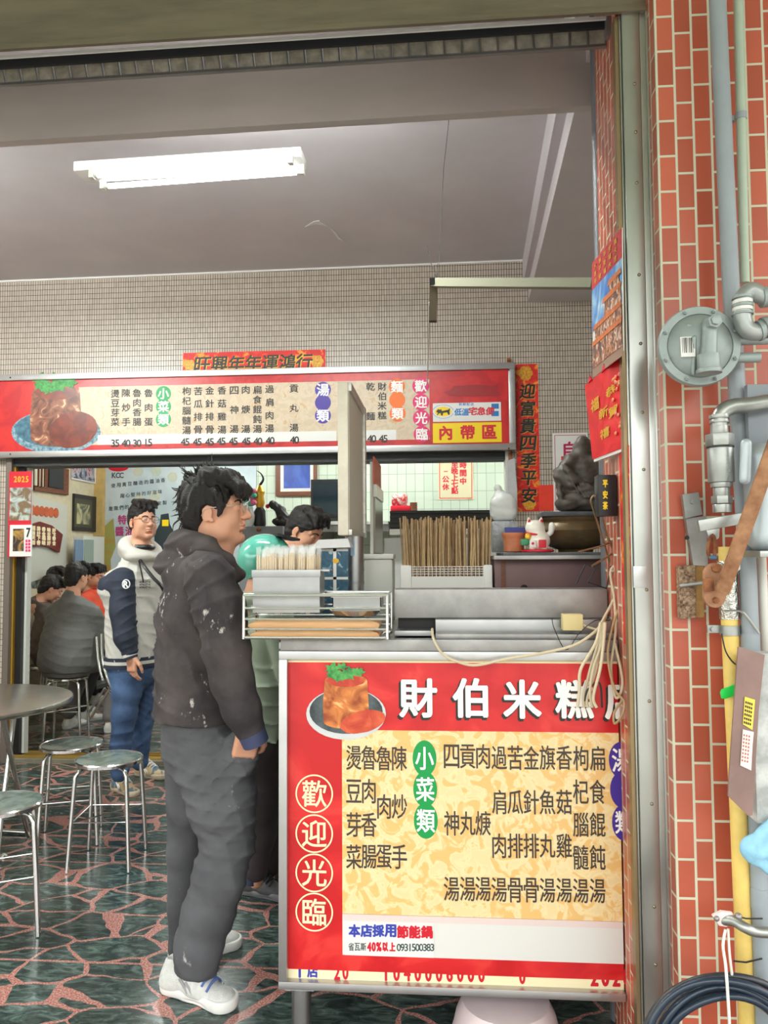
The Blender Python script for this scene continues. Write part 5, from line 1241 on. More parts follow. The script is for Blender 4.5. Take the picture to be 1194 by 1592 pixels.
# tap arm with hook, hose coil
ta = thing('water_tap', 'pale metal tap arm and hook across the yellow pipe', 'tap', ony(1130, 1450, 1.93))
part('arm', MB().tube(pipepx([(1118, 1430, 1.97), (1140, 1432, 1.95), (1158, 1442, 1.93), (1180, 1449, 1.93), (1240, 1450, 1.93)]), .0125, 14, smooth=5), M['galv'], ta)
part('hook_plate', MB().poly([(1108, 1425), (1122, 1418), (1140, 1420), (1144, 1432), (1130, 1442), (1118, 1440)], 1.955, .014), mat('pink_white_plate', S(226, 206, 206), .5), ta, bevel=.003)
q = ony(1114, 1428, 1.955); part('screw', MB().ball(q, .007, 10).ball(ony(1148, 1425, 1.95), .009, 10), M['steel_d'], ta)
part('fly_wire', MB().tube(pipepx([(1148, 1425, 1.95), (1160, 1428, 1.955), (1185, 1428, 1.97)]), .002, 6).tube(pipepx([(1140, 1494, 1.99), (1160, 1496, 1.985), (1185, 1490, 1.98)]), .0022, 6), M['dark'], ta)
M['hose'] = mat('black_hose', S(42, 46, 52), .35); M['hose2'] = mat('blue_black_hose', S(30, 44, 60), .3)
co = ony(1132, 1650, 1.9); m = 1/ppm(1132, 1600, 1.9)
hs = thing('hose_coil', 'coil of black and dark blue hose hanging low on the tiled wall', 'hose', co)
for i, (r, y, ox) in enumerate(((134, 1.91, 3), (124, 1.885, -2), (119, 1.925, 4), (112, 1.90, 0), (105, 1.925, -3), (100, 1.89, 3))):
    c_ = ony(1132+ox, 1650, y); part('loop', MB().tube([c_+Vector((r*m*math.cos(a)*1.0, .006*math.sin(3*a+i), r*m*math.sin(a)*.98)) for a in np.arange(48)*math.pi/24], .0085, 10, closed=True), M['hose'] if i % 2 == 0 else M['hose2'], hs)
wc = MB().tube(pipepx([(1128, 1445, 1.94), (1124, 1470, 1.93), (1128, 1500, 1.88), (1131, 1540, 1.865), (1134, 1592, 1.86), (1136, 1660, 1.86)]), .0035, 7, smooth=4)
wc.tube(pipepx([(1132, 1444, 1.94), (1134, 1480, 1.93), (1138, 1515, 1.875)]), .003, 7, smooth=4)
single('tied_string', wc, M['offwhite'], 'white cord hanging from the tap hook over the hose coil', 'cord')
# pink plastic thing on the floor
q = onz(786, 1600, 0)
single('pink_basin', MB().lathe([(.165, 0), (.17, .006), (.165, .02), (.155, .06), (.135, .10), (.06, .112), (.0, .114)], (q.x, q.y-.02, .001), 40), mat('pale_pink_plastic', S(226, 206, 208), .4, var=.05), 'pale pink rounded plastic basin upside down on the paving before the counter', 'basin')

# ================================================================== PEOPLE
def axis(lo, hi, coarse, fine):
    """grid coordinates from lo to hi, fine inside the given (a, b, step) ranges"""
    out = []; x = lo; 
    while x < hi+coarse:
        out.append(x); st = coarse
        for a, b, s_ in fine:
            if a-coarse <= x < b: st = min(st, s_)
        x += st
    return np.array(out)
def basis(yaw, pitch=0, roll=0):
    """columns: forward, left, up (yaw 0 faces +x, +90 faces +y)"""
    y, p, r = math.radians(yaw), math.radians(pitch), math.radians(roll)
    f = np.array((math.cos(y)*math.cos(p), math.sin(y)*math.cos(p), math.sin(p))); l = np.array((-math.sin(y), math.cos(y), 0)); u = np.cross(f, l)
    l2 = l*math.cos(r)+u*math.sin(r); u2 = u*math.cos(r)-l*math.sin(r)
    return np.stack([f, l2, u2], 1)
def head(s, o, R, sc=1.0, jowl=0.0):
    s.frame(o, R, sc)
    s.ell((-.012, 0, .044), (.096, .074, .084), .0, 'u').ell((.025, 0, -.015), (.066, .063, .088), .02)
    if jowl: s.cap((.048, 0, -.096), (.0, 0, -.130), .022, .05, .03)
    s.ell((.030, 0, -.072), (.048, .050+jowl, .040+jowl*.5), .025).ell((.071, 0, -.097), (.017, .022, .015), .02)
    for y in (-1, 1):
        s.ell((.052, .036*y, -.030), (.030, .024, .028), .02).cap((.083, .010*y, .024), (.070, .045*y, .020), .012, .010, .014)
        s.ell((.012, .052*y, -.062), (.04, .014+jowl, .035), .02)
        s.ell((.099, .031*y, .003), (.018, .019, .0105), .010, 's').ell((.081, .031*y, .002), (.0135, .0145, .0125), .003)
        s.cap((.090, .020*y, .0105), (.086, .043*y, .007), .0034, .003, .004)
        s.ell((.099, .012*y, -.031), (.011, .009, .008), .006)
    s.cap((.086, 0, .016), (.109, 0, -.026), .009, .0125, .010).ell((.112, 0, -.029), (.0105, .0115, .010), .006)
    for y in (-1, 1): s.ell((.106, .0062*y, -.040), (.004, .0035, .004), .003, 's')
    s.cap((.094, 0, -.038), (.094, 0, -.050), .004, .005, .008)
    s.ell((.0865, 0, -.0555), (.011, .022, .0062), .006).ell((.0855, 0, -.0675), (.0105, .019, .0068), .006).ell((.098, 0, -.0612), (.013, .022, .0011), .002, 's')
    s.ell((.080, 0, -.079), (.012, .02, .005), .008, 's')
    for y in (-1, 1):
        rot = np.array([[math.cos(.25), 0, math.sin(.25)], [0, 1, 0], [-math.sin(.25), 0, math.cos(.25)]])
        s.ell((-.008, .076*y, -.006), (.0175, .0065, .028), .005, rot=rot).ell((-.003, .083*y, -.003), (.010, .0055, .018), .004, 's', rot=rot).ell((-.008, .077*y, -.004), (.012, .004, .020), .004)
        s.ell((.004, .075*y, -.030), (.008, .006, .008), .004)
    s.cap((-.025, 0, -.06), (-.045, 0, -.20), .053, .060, .025, e=1.05, ed=(0, 1, 0))
    s.frame()
def facebits(root, o, R, sc, brow=True, hairmat=None, eyeopen=1):
    o = np.array(o); W = lambda p: Vector(o+R @ (np.array(p)*sc))
    M3 = Matrix([list(r) for r in R])
    for y in (-1, 1):
        ey = part('eye', MB().ball(W((.0815, .031*y, .0025)), .0128*sc, 16), M['eyewhite'], root)
        part('iris', MB().ball(W((.0885, .0315*y, .0028)), (.0062*sc, .0062*sc, .0062*sc), 12), M['iris'], ey)
        part('eyebrow', MB().tube([W((.096, .012*y, .021)), W((.092, .030*y, .0275)), W((.078, .047*y, .021))], lambda t: (.0042-.0024*t)*sc, 8, smooth=4), M['hair'], root)
    part('lips', MB().ball(W((.0885, 0, -.0562)), (.0095*sc, .019*sc, .0043*sc), 14, M3).ball(W((.0875, 0, -.0672)), (.0095*sc, .0165*sc, .0052*sc), 14, M3), M['lip'], root)
def glasses(root, o, R, sc, m, r=.022):
    o = np.array(o); W = lambda p: Vector(o+R @ (np.array(p)*sc))
    mb = MB()
    for y in (-1, 1):
        mb.tube([W((.107-.10*(abs(.033+r*1.15*math.cos(a))-.01)**1.6*2, y*(.033+r*1.15*math.cos(a)), .001+r*.88*math.sin(a))) for a in np.arange(20)*math.pi/10], .0013*sc, 6, closed=True)
        mb.tube([W((.098, y*.058, .008)), W((.085, y*.072, .008)), W((.04, y*.079, .009)), W((-.008, y*.083, .010)), W((-.026, y*.080, -.012))], .0014*sc, 6, smooth=3)
    mb.tube([W((.107, -.011, .005)), W((.111, 0, .008)), W((.107, .011, .005))], .0013*sc, 6, smooth=3)
    g = part('glasses', mb, m, root)
    ln = MB()
    for y in (-1, 1):
        vs = [W((.1065-.10*(abs(.033+r*1.1*math.cos(a))-.01)**1.6*2, y*(.033+r*1.1*math.cos(a)), .001+r*.84*math.sin(a))) for a in np.arange(20)*math.pi/10]
        ln.add(vs, [tuple(range(20))])
    part('lens', ln, M['lens'], g, fix=False)
def hand(s, wrist, fd, pn, thumb, sc=1.0, curl=.5, k=.004):
    """five fingers: fd points along the hand, pn out of the palm, thumb towards the thumb side"""
    fd = np.array(fd, float); fd /= np.linalg.norm(fd); pn = np.array(pn, float); pn -= fd*(pn @ fd); pn /= np.linalg.norm(pn)
    t = np.cross(fd, pn); t = t if t @ np.array(thumb, float) > 0 else -t
    s.frame(wrist, np.stack([fd, t, pn], 1), sc)
    s.cap((-.03, 0, 0), (.02, 0, 0), .025, .027, .01, e=.72, ed=(0, 0, 1))
    s.box((.050, .0, .0), (.046, .040, .0135), .012, .014)
    for i, (y, L) in enumerate(((.029, .070), (.010, .078), (-.010, .073), (-.029, .058))):
        a = 0.0; p = np.array((.092-.004*abs(i-1), y, 0)); r = .0088-.0006*(i == 3)
        for j, q in enumerate((.45, .32, .23)):
            a += curl*(.55, .75, .5)[j]*(1+.12*i)
            d = np.array((math.cos(a), y*.12 if j == 0 else 0, math.sin(a))); n = p+d*L*q
            s.cap(p, n, r-.0009*j, r-.0009*(j+1), k); p = n
    p = np.array((.022, .034, .004)); q = np.array((.056, .060, .014)); e_ = np.array((.084, .062+.0, .024)); z = np.array((.102, .055, .032))
    s.cap(p, q, .0145, .0115, .010).cap(q, e_, .0108, .0096, .004).cap(e_, z, .0095, .008, .003)
    s.frame()
def shoe(root, heel, toe, mu, ms, ml, side=0, H=1.0, tongue=None, stripe=None, name='shoe', lx=0):
    heel, toe = Vector(heel), Vector(toe); d = toe-heel; L = d.length; f = np.array(d.normalized()); up = np.array((0, 0, 1.0)); l = np.cross(up, f); l /= np.linalg.norm(l); u = np.cross(f, l)
    Rm = np.stack([f, l, u], 1); sc = L/.29
    def grid(z0, z1):
        c = np.array(heel)[None, :]+np.array([[x*sc, y*sc, z*sc] for x in (-.02, .31) for y in (-.07, .07) for z in (z0, z1)]) @ Rm.T
        return SDF(*SDF.span(c.min(0)-.01, c.max(0)+.01, .0042))
    s = grid(-.01, .06).frame(heel, Rm, sc)
    s.cap((.042, 0, .02), (.12, .002, .02), .040, .036, .0, e=1.0).cap((.12, .002, .02), (.235, -.003, .022), .036, .047, .02)
    s.plane((0, 0, .031), (-.02, 0, 1), .004).plane((0, 0, .0), (0, 0, -1), .003).ell((.155, -.05, .008), (.05, .02, .008), .006, 's')
    sole = part('sole', s.mesh(), ms, None)
    sole.name = 'sole'
    s = grid(.0, .16).frame(heel, Rm, sc)
    s.cap((.042, 0, .032), (.050, 0, .088), .038, .031, .02).cap((.05, 0, .04), (.15, 0, .038), .037, .036, .03).cap((.10, 0, .075), (.165, 0, .050), .028, .026, .03)
    s.cap((.15, 0, .032), (.235, -.003, .026), .036, .040, .03, e=.72, ed=(0, 0, 1)).ell((.05, 0, .125), (.034, .023, .036), .008, 's').plane((0, 0, .022), (0, 0, -1), 0)
    sh = part(name, s.mesh(), mu, root)
    bpy.data.objects.remove(sole, do_unlink=True) if False else None
    sole.parent = sh
    sole.data.transform(Matrix.Translation(-origin(sh)))
    W = lambda p: Vector(np.array(heel)+Rm @ (np.array(p)*sc))
    lc_ = MB()
    for i in range(5):
        x = .102+lx+.019*i; z = .121-.0105*i-.5*lx; w_ = .026+.001*i
        lc_.tube([W((x-.004, -w_-.004, z-.018)), W((x, -w_*.6, z-.002)), W((x+.003, 0, z+.003)), W((x, w_*.6, z-.002)), W((x-.004, w_+.004, z-.018))], .0036*sc, 7, smooth=3)
        if i < 4: lc_.tube([W((x-.002, -w_*.9, z-.008)), W((x+.012, 0, z-.002)), W((x+.016, w_*.9, z-.018))], .0032*sc, 6, smooth=3)
    lc_.tube([W((.10+lx, 0, .116-.5*lx)), W((.104+lx, -.03, .112-.5*lx)), W((.122+lx, -.044, .088-.5*lx)), W((.116+lx, -.02, .108-.5*lx)), W((.10+lx, 0, .116-.5*lx))], .003*sc, 6, smooth=4)
    part('laces', lc_, ml, sh)
    if stripe:
        for k in range(2):
            for yy in (-1, 1):
                st_ = MB(); st_.tube([W((.10+.022*k, yy*.0385, .068-.006*k)), W((.122+.02*k, yy*.0415, .05)), W((.135+.018*k, yy*.0415, .034))], .0042*sc, 6); part('side_stripe', st_, stripe, sh)
    return sh
def cloth(name, s, m, root, label=None): return part(name, s.mesh(), m, root, label=label)

M['skin'] = mat('skin', S(216, 160, 132), .5, var=.05, vs=20, spec=.35)
M['skin'].node_tree.nodes['Principled BSDF'].inputs['Subsurface Weight'].default_value = .12
M['skin'].node_tree.nodes['Principled BSDF'].inputs['Subsurface Radius'].default_value = (.02, .008, .005)
M['lip'] = mat('lip_skin', S(198, 128, 112), .45)
M['eyewhite'] = mat('eye_white', S(226, 220, 212), .25); M['iris'] = mat('dark_iris', S(30, 20, 16), .15)
M['hair'] = mat('black_hair', S(26, 22, 22), .45, var=.35, vs=60, bump=.5, bs=160, spec=.4, stretch=(1, 1, 3))
M['lens'] = mat('spectacle_lens', S(240, 244, 246), .05, alpha=.10, spec=.9)
M['gframe'] = mat('thin_metal_spectacles', S(170, 160, 150), .3, .9); M['bframe'] = mat('dark_spectacles', S(40, 36, 36), .35)
def fleck_mat(name, col, col2, fl, thr, sc_, rough=.8):
    m = mat(name, col, rough, var=.1, col2=col2, vs=5, bump=.35, bs=14, spec=.2); t = m.node_tree; b = t.nodes['Principled BSDF']; L = t.links.new
    tcn = _n(t, 'ShaderNodeTexCoord'); mp = _n(t, 'ShaderNodeMapping'); mp.inputs['Scale'].default_value = (1.6, 1, .8); mp.inputs['Rotation'].default_value = (0, .5, 0); L(tcn.outputs['Object'], mp.inputs[0])
    n1 = _n(t, 'ShaderNodeTexNoise'); n1.inputs['Scale'].default_value = sc_; n1.inputs['Detail'].default_value = 5; n1.inputs['Roughness'].default_value = .7; L(mp.outputs[0], n1.inputs[0])
    n2 = _n(t, 'ShaderNodeTexNoise'); n2.inputs['Scale'].default_value = 7; L(tcn.outputs['Object'], n2.inputs[0])
    mu = _n(t, 'ShaderNodeMath', operation='MULTIPLY'); L(n1.outputs[0], mu.inputs[0]); L(n2.outputs[0], mu.inputs[1])
    mr_ = _n(t, 'ShaderNodeMapRange'); mr_.inputs[1].default_value = thr; mr_.inputs[2].default_value = thr+.05; L(mu.outputs[0], mr_.inputs[0])
    mx = _n(t, 'ShaderNodeMix', data_type='RGBA'); L(mr_.outputs[0], mx.inputs[0]); mx.inputs[7].default_value = (*fl, 1)
    old = b.inputs['Base Color'].links[0].from_socket; L(old, mx.inputs[6]); L(mx.outputs[2], b.inputs['Base Color'])
    return m
def hairtufts(root, o, R, sc, seeds, m, seed=1):
    """loose curved locks: list of (start, direction, length, radius)"""
    o = np.array(o); W = lambda p: Vector(o+R @ (np.array(p)*sc)); r = random.Random(seed); mb = MB()
    for p, d, ln, rad in seeds:
        p, d = np.array(p, float), np.array(d, float); d = d/np.linalg.norm(d); b = np.array([r.gauss(0, 1) for _ in range(3)])*.35
        mb.tube([W(p-d*.02), W(p+d*ln*.4+b*ln*.1), W(p+d*ln*.8+b*ln*.45), W(p+d*ln+b*ln*.9)], lambda t: rad*sc*(1-.85*t), 6, smooth=3)
    part('hair_locks', mb, m, root)

# ---------- the young man in the black jacket at the counter
def main_man():
    g = onz(312, 1530, 0)
    root = thing('person', 'young man in dusty black hooded jacket and grey trousers looking up, hand in pocket', 'person', (g.x, g.y, 0))
    J = lambda a, b, y: np.array(ony(a, b, y))
    ho = J(334, 797, 2.69); Rh = basis(3, 8); sc_ = 1.05
    X = axis(ho[0]-.26, ho[0]+.26, .012, [(ho[0]-.13, ho[0]+.14, .0032), (J(375, 1, 2.5)[0], J(412, 1, 2.5)[0], .0036)])
    Y = axis(2.38, 3.0, .014, [(2.41, 2.53, .0036), (2.59, 2.79, .0036)])
    wz = J(390, 1150, 2.46)
    Z = axis(.04, 1.85, .014, [(ho[2]-.15, ho[2]+.15, .0032), (wz[2]-.12, wz[2]+.03, .0036)])
    s = SDF(X, Y, Z); head(s, ho, Rh, sc_, .005)
    ch, pv = J(316, 930, 2.70), J(322, 1120, 2.68)
    nk = ho+Rh @ np.array((-.035, 0, -.17))
    s.cap(nk, ch, .06, .10, .04, e=1.25, ed=(0, 1, 0)).cap(ch, pv, .10, .095, .04, e=1.2, ed=(0, 1, 0))
    for pts, rs in (([J(330, 897, 2.49), J(350, 1005, 2.45), J(388, 1134, 2.465)], [.05, .04, .027]), ([J(322, 897, 2.90), J(335, 1005, 2.94), J(378, 1112, 2.90)], [.05, .04, .027]),
                    ([pv+np.array((0, -.05, -.05)), J(352, 1300, 2.56), J(304, 1500, 2.55)], [.07, .045, .028]), ([pv+np.array((0, .05, -.05)), J(290, 1300, 2.82), J(272, 1478, 2.85)], [.07, .04, .028])):
        s.chain(pts, rs, .03)
    hand(s, J(387, 1138, 2.468), (-.30, .38, -1), (-.4, 1, .2), (1, 0, 0), 1.0, .25)
    hand(s, J(378, 1116, 2.90), (.15, -.02, -1), (-.2, -1, 0), (1, 0, 0), 1.0, .35)
    body = part('body', s.mesh(), M['skin'], root)
    facebits(root, ho, Rh, sc_); glasses(root, ho, Rh, sc_, M['gframe'])
    # hair
    s = SDF(*SDF.span(ho-.2, ho+.2, .0042)).frame(ho, Rh, sc_)
    s.ell((-.014, 0, .055), (.105, .086, .092), 0).ell((-.065, 0, .0), (.052, .066, .075), .03).ell((-.055, 0, -.06), (.035, .05, .035), .02)
    s.ell((.105, 0, -.045), (.085, .12, .098), .008, 's').ell((-.004, -.085, -.020), (.034, .03, .045), .008, 's').ell((-.004, .085, -.020), (.034, .03, .045), .008, 's')
    for y in (-.05, -.025, 0, .025, .05): s.chain([(.0, y, .125), (.07, y*1.1, .105), (.104, y*1.15, .066), (.112-abs(y)*.3, y*1.2, .040)], [.03, .028, .02, .010], .012)
    for y in (-1, 1): s.chain([(.03, .075*y, .06), (.045, .080*y, .015), (.030, .079*y, -.02)], [.018, .012, .005], .01)
    s.frame().wrinkle(.0028, (130, 130, 90), 3, 6)
    part('hair', s.mesh(), M['hair'], root)
    r = random.Random(9); tf = []
    for i in range(150):
        a = r.uniform(0, 6.28); q = math.sqrt(r.random())
        p = (-.015+.085*q*math.cos(a), .07*q*math.sin(a), .055+.086*math.sqrt(max(0, 1-q*q*.9)))
        tf.append((p, (.5*r.gauss(-.3, 1)+.5*(p[0]), .5*r.gauss(0, 1), .5+.7*r.random()), r.uniform(.018, .045), r.uniform(.003, .006)))
    for i in range(60):
        t = r.random(); p = (-.10+.02*r.random()-.02*t, r.uniform(-.06, .06), .10-.13*t); tf.append((p, (-.7, r.gauss(0, .3), -.3+r.gauss(0, .4)), r.uniform(.015, .03), .0035))
    for i in range(30): p = (.095, r.uniform(-.07, .07), .07); tf.append((p, (.35, r.gauss(0, .3), -1), r.uniform(.025, .045), .004))
    hairtufts(root, ho, Rh, sc_, tf, M['hair'], 2)
    # jacket
    jm = fleck_mat('dusty_black_jacket', S(58, 54, 57), S(86, 79, 78), S(190, 182, 176), .365, 34)
    s = SDF(*SDF.span((J(236, 1, 2.6)[0], 2.36, 1.0-.08), (J(416, 1, 2.6)[0]+.02, 3.06, 1.60), .0075))
    s.chain([J(314, 1118, 2.69), J(314, 1040, 2.70), J(315, 960, 2.70), J(312, 905, 2.70)], [.156, .156, .151, .122], .03, e=1.28, ed=(0, 1, 0))
    s.cap(J(318, 893, 2.54), J(312, 893, 2.87), .085, .085, .05).ell(J(300, 885, 2.70), (.10, .15, .07), .04)
    hz = J(315, 1114, 2.69); s.plane(hz, (0, 0, -1), .008)
    s.wrinkle(.003, (14, 14, 20), 12, 5).folds(.012, (.5, 0, 1), 52, 4, -.15).folds(.012, (1, 0, .35), 44, 9, 0); body_j = part('jacket', s.mesh(), jm, root)
    for tg, dy, pts, rs in (('near', 0, [J(326, 902, 2.50), J(338, 950, 2.455), J(352, 1010, 2.44), J(362, 1060, 2.44), J(375, 1100, 2.445), J(388, 1131, 2.462)], [.086, .080, .073, .069, .060, .046]),
                            ('far', 0, [J(318, 902, 2.89), J(328, 960, 2.93), J(338, 1010, 2.95), J(350, 1060, 2.93), J(376, 1106, 2.90)], [.08, .076, .07, .06, .046])):
        P_ = np.array(pts); s = SDF(*SDF.span(P_.min(0)-.11, P_.max(0)+.11, .006))
        s.chain(pts, rs, .02)
        s.wrinkle(.0025, (18, 18, 24), 3, 5).folds(.013, (-.5, .2, 1), 58, 6, -.15).folds(.009, (.9, 0, .5), 40, 2, .0); sl = part('sleeve', s.mesh(), jm, body_j)
        a = pts[-1]; q = pts[-1]-pts[-2]; b = a+q/np.linalg.norm(q)*.056
        part('cuff_lining', MB().cyl(a, b, .046, .043, n=24), M['cuffblue'], sl)
    s = SDF(*SDF.span(J(240, 905, 2.5)-.06, J(388, 815, 2.95)+.06, .006))
    s.ell(J(286, 868, 2.70), (.088, .125, .05), 0)
    s.chain([J(366, 890, 2.61), J(348, 872, 2.575), J(322, 855, 2.57), J(298, 846, 2.59), J(284, 843, 2.64), J(280, 843, 2.70), J(284, 843, 2.76), J(300, 848, 2.81), J(330, 862, 2.83), J(362, 888, 2.79)], [.020, .028, .034, .038, .040, .041, .040, .038, .034, .022], .035)
    s.chain([J(352, 905, 2.565), J(366, 893, 2.61), J(372, 892, 2.66), J(370, 892, 2.74)], [.026, .022, .018, .018], .03)
    s.chain([J(272, 890, 2.58), J(262, 880, 2.64), J(258, 877, 2.70), J(262, 880, 2.76), J(272, 890, 2.82)], [.026, .032, .034, .032, .026], .04)
    s.wrinkle(.003, (24, 24, 36), 8, 5).folds(.010, (.6, .3, 1), 46, 3, .0); part('hood', s.mesh(), jm, body_j)
    # trousers
    tm_ = fleck_mat('dusty_grey_trousers', S(92, 92, 96), S(78, 78, 82), S(176, 174, 172), .385, 34)
    s = SDF(*SDF.span((J(236, 1, 2.55)[0], 2.40, .02), (J(412, 1, 2.55)[0]+.02, 3.0, 1.05), .0075))
    s.cap(J(317, 1080, 2.69), J(322, 1155, 2.685),   .136, .148, .0, e=1.2, ed=(0, 1, 0)).ell(J(372, 1172, 2.53), (.062, .05, .085), .03)
    s.chain([J(330, 1172, 2.625), J(340, 1205, 2.60), J(347, 1250, 2.575), J(355, 1308, 2.56), J(341, 1362, 2.55), J(323, 1420, 2.55), J(311, 1470, 2.55), J(301, 1510, 2.555)], [.118, .122, .110, .084, .085, .082, .075, .068], .03)
    s.chain([J(312, 1170, 2.78), J(298, 1250, 2.80), J(289, 1320, 2.82), J(282, 1400, 2.84), J(276, 1462, 2.85), J(275, 1480, 2.85)], [.125, .09, .074, .068, .058, .052], .03)
    s.plane(J(320, 1085, 2.69), (0, 0, 1), .01)
    s.box(J(302, 1541, 2.55), (.15, .12, .060), .002, .008, 's', rot=Matrix.Rotation(.12, 3, 'Y')); s.box(J(275, 1496, 2.86), (.12, .1, .030), .002, .008, 's')
    # pocket slit and knee folds
    s.cap(J(345, 1128, 2.50), J(402, 1166, 2.47), .010, .012, .012, 's')
    s.cap(J(318, 1300, 2.47), J(372, 1318, 2.47), .010, .004, .02, 's')
    s.wrinkle(.003, (14, 14, 16), 21, 5).folds(.009, (-.55, 0, 1), 42, 7, -.05).folds(.011, (.9, .2, .6), 30, 3, 0).folds(.007, (.1, .2, 1), 60, 15, .1); tr_ = part('trousers', s.mesh(), tm_, root)
    wsole = mat('white_shoe_sole', S(232, 230, 226), .55); wup = mat('pale_grey_mesh_shoe', S(206, 206, 202), .8, var=.08, vs=60, bump=.25, bs=220)
    hl, to = onz(256, 1536, 0), onz(376, 1574, 0)
    d_ = (to-hl).normalized()
    shoe(root, hl-d_*.01, hl+d_*.315, wup, wsole, mat('blue_laces', S(84, 108, 168), .7), lx=.024, stripe=mat('grey_shoe_mark', S(150, 150, 150), .5))
    hl, to = onz(262, 1505, 0), onz(372, 1466, 0); d_ = (to-hl).normalized()
    shoe(root, hl, hl+d_*.30, wup, wsole, mat('grey_laces', S(170, 170, 172), .7))
    return root
M['cuffblue'] = mat('blue_cuff', S(62, 68, 100), .7)
main_man()

# ---------- man in the varsity jacket
def varsity_man():
    g = onz(210, 1215, 0); root = thing('person', 'man in white and navy varsity jacket and blue jeans standing by the stools', 'person', (g.x, g.y, 0))
    J = lambda a, b, y: np.array(ony(a, b, y))
    ho = J(222, 812, 4.76); Rh = basis(-42, 6); sc_ = 1.0
    wr = J(204, 1020, 4.60); Rb = basis(-32); lf = Rb[:, 1]; fw = Rb[:, 0]
    lo, hi = J(140, 900, 4.7), J(275, 900, 4.7)
    s = SDF(axis(lo[0], hi[0], .014, [(ho[0]-.13, ho[0]+.13, .0035), (wr[0]-.07, wr[0]+.09, .004)]), axis(4.4, 5.1, .014, [(ho[1]-.13, ho[1]+.13, .0035), (wr[1]-.09, wr[1]+.06, .004)]),
            axis(.03, 1.88, .016, [(ho[2]-.15, ho[2]+.14, .0035), (wr[2]-.2, wr[2]+.02, .004)]))
    head(s, ho, Rh, sc_); ch, pv = J(208, 930, 4.78), J(210, 1030, 4.78)
    s.cap(ho+Rh @ np.array((-.035, 0, -.17)), ch, .06, .11, .04, e=1.3, ed=lf).cap(ch, pv, .11, .11, .04, e=1.2, ed=lf)
    s.chain([ch-lf*.19+np.array((0, 0, .1)), J(190, 955, 4.63), wr], [.045, .04, .026], .03).chain([ch+lf*.19+np.array((0, 0, .1)), J(250, 960, 4.9), J(256, 1020, 4.86)], [.045, .04, .026], .03)
    s.chain([pv-lf*.09, J(198, 1110, 4.72), J(190, 1205, 4.74)], [.08, .045, .03], .03).chain([pv+lf*.09, J(226, 1110, 4.92), J(216, 1190, 4.93)], [.08, .045, .03], .03)
    hand(s, wr, (.08, 0, -1), lf, fw, 1.0, .55); hand(s, J(256, 1022, 4.86), (.1, 0, -1), -lf, fw, 1.0, .5)
    part('body', s.mesh(), M['skin'], root); facebits(root, ho, Rh, sc_); glasses(root, ho, Rh, sc_, M['bframe'], .023)
    s = SDF(*SDF.span(ho-.17, ho+.17, .0045)).frame(ho, Rh, sc_)
    s.ell((-.014, 0, .055), (.100, .081, .086), 0).ell((-.06, 0, .0), (.046, .066, .07), .03)
    s.ell((.10, 0, -.055), (.085, .12, .105), .006, 's').ell((-.004, -.085, -.022), (.036, .03, .042), .006, 's').ell((-.004, .085, -.022), (.036, .03, .042), .006, 's').ell((0, 0, -.14), (.2, .2, .07), .01, 's')
    for y in (-.05, -.02, .015, .045): s.chain([(.0, y, .128), (.06, y*1.15, .112), (.088, y*1.2, .078)], [.022, .02, .008], .012)
    s.frame().wrinkle(.0025, (140, 140, 100), 5, 6); part('hair', s.mesh(), M['hair'], root)
    wm_, nm = mat('white_jacket_cloth', S(206, 202, 194), .8, var=.06, vs=6, bump=.25, bs=24), mat('navy_cloth', S(38, 44, 60), .8, var=.12, vs=8, bump=.2, bs=24)
    s = SDF(*SDF.span((J(145, 1, 4.6)[0], 4.42, J(200, 1040, 4.7)[2]-.03), (J(275, 1, 4.6)[0], 5.12, J(200, 840, 4.7)[2]+.05), .008))
    s.chain([J(208, 1022, 4.78), J(210, 960, 4.78), J(213, 905, 4.78), J(215, 880, 4.78)], [.148, .146, .135, .105], .03, e=1.22, ed=lf)
    s.cap(ch-lf*.13+np.array((0, 0, .10)), ch+lf*.13+np.array((0, 0, .10)), .08, .08, .05)
    s.chain([ch-lf*.17+np.array((0, 0, .06)), J(190, 955, 4.68), J(186, 1005, 4.70)], [.075, .072, .066], .05)
    s.plane(J(205, 1022, 4.78), (0, 0, -1), .004).wrinkle(.002, (16, 16, 22), 3).folds(.010, (.3, 0, 1), 46, 5, -.1).folds(.008, (1, 0, .1), 50, 8, 0)
    jk = part('jacket', s.mesh(), wm_, root)
    c = J(207, 1025, 4.78)
    def band(z0, z1, r, m, nm_): 
        n = 40; vs = []
        for z in (z0, z1):
            for i in range(n): q = c+fw*(r*math.cos(2*math.pi*i/n))+lf*(1.25*r*math.sin(2*math.pi*i/n)); vs.append((q[0], q[1], z))
        part(nm_, MB().add(vs, [(i, (i+1) % n, (i+1) % n+n, i+n) for i in range(n)]+[tuple(range(n)), tuple(range(2*n-1, n-1, -1))]), m, jk)
    zz = J(205, 1022, 4.70)[2]
    band(zz-.062, zz+.004, .150, nm, 'hem_band'); band(zz-.038, zz-.018, .152, wm_, 'hem_stripe')
    pts = [ch-lf*.175+np.array((0, 0, .085)), J(191, 902, 4.64), J(190, 950, 4.61), J(195, 990, 4.60), J(202, 1013, 4.60)]
    P_ = np.array(pts); s = SDF(*SDF.span(P_.min(0)-.12, P_.max(0)+.12, .0065)); s.chain(pts, [.072, .078, .076, .070, .050], .02); s.wrinkle(.002, (20, 20, 26), 4).folds(.010, (-.4, 0, 1), 50, 2, -.1)
    sl = part('sleeve', s.mesh(), nm, jk)
    a, b = J(200, 1012, 4.60), J(203.5, 1024, 4.60)
    part('cuff', MB().cyl(a, b, .046, .043, n=24), nm, sl); part('cuff_stripe', MB().cyl(a+(b-a)*.35, a+(b-a)*.7, .0475, .0465, n=24), wm_, sl)
    q = J(196, 908, 4.535); tl_ = MB()
    ci = Vector(q)
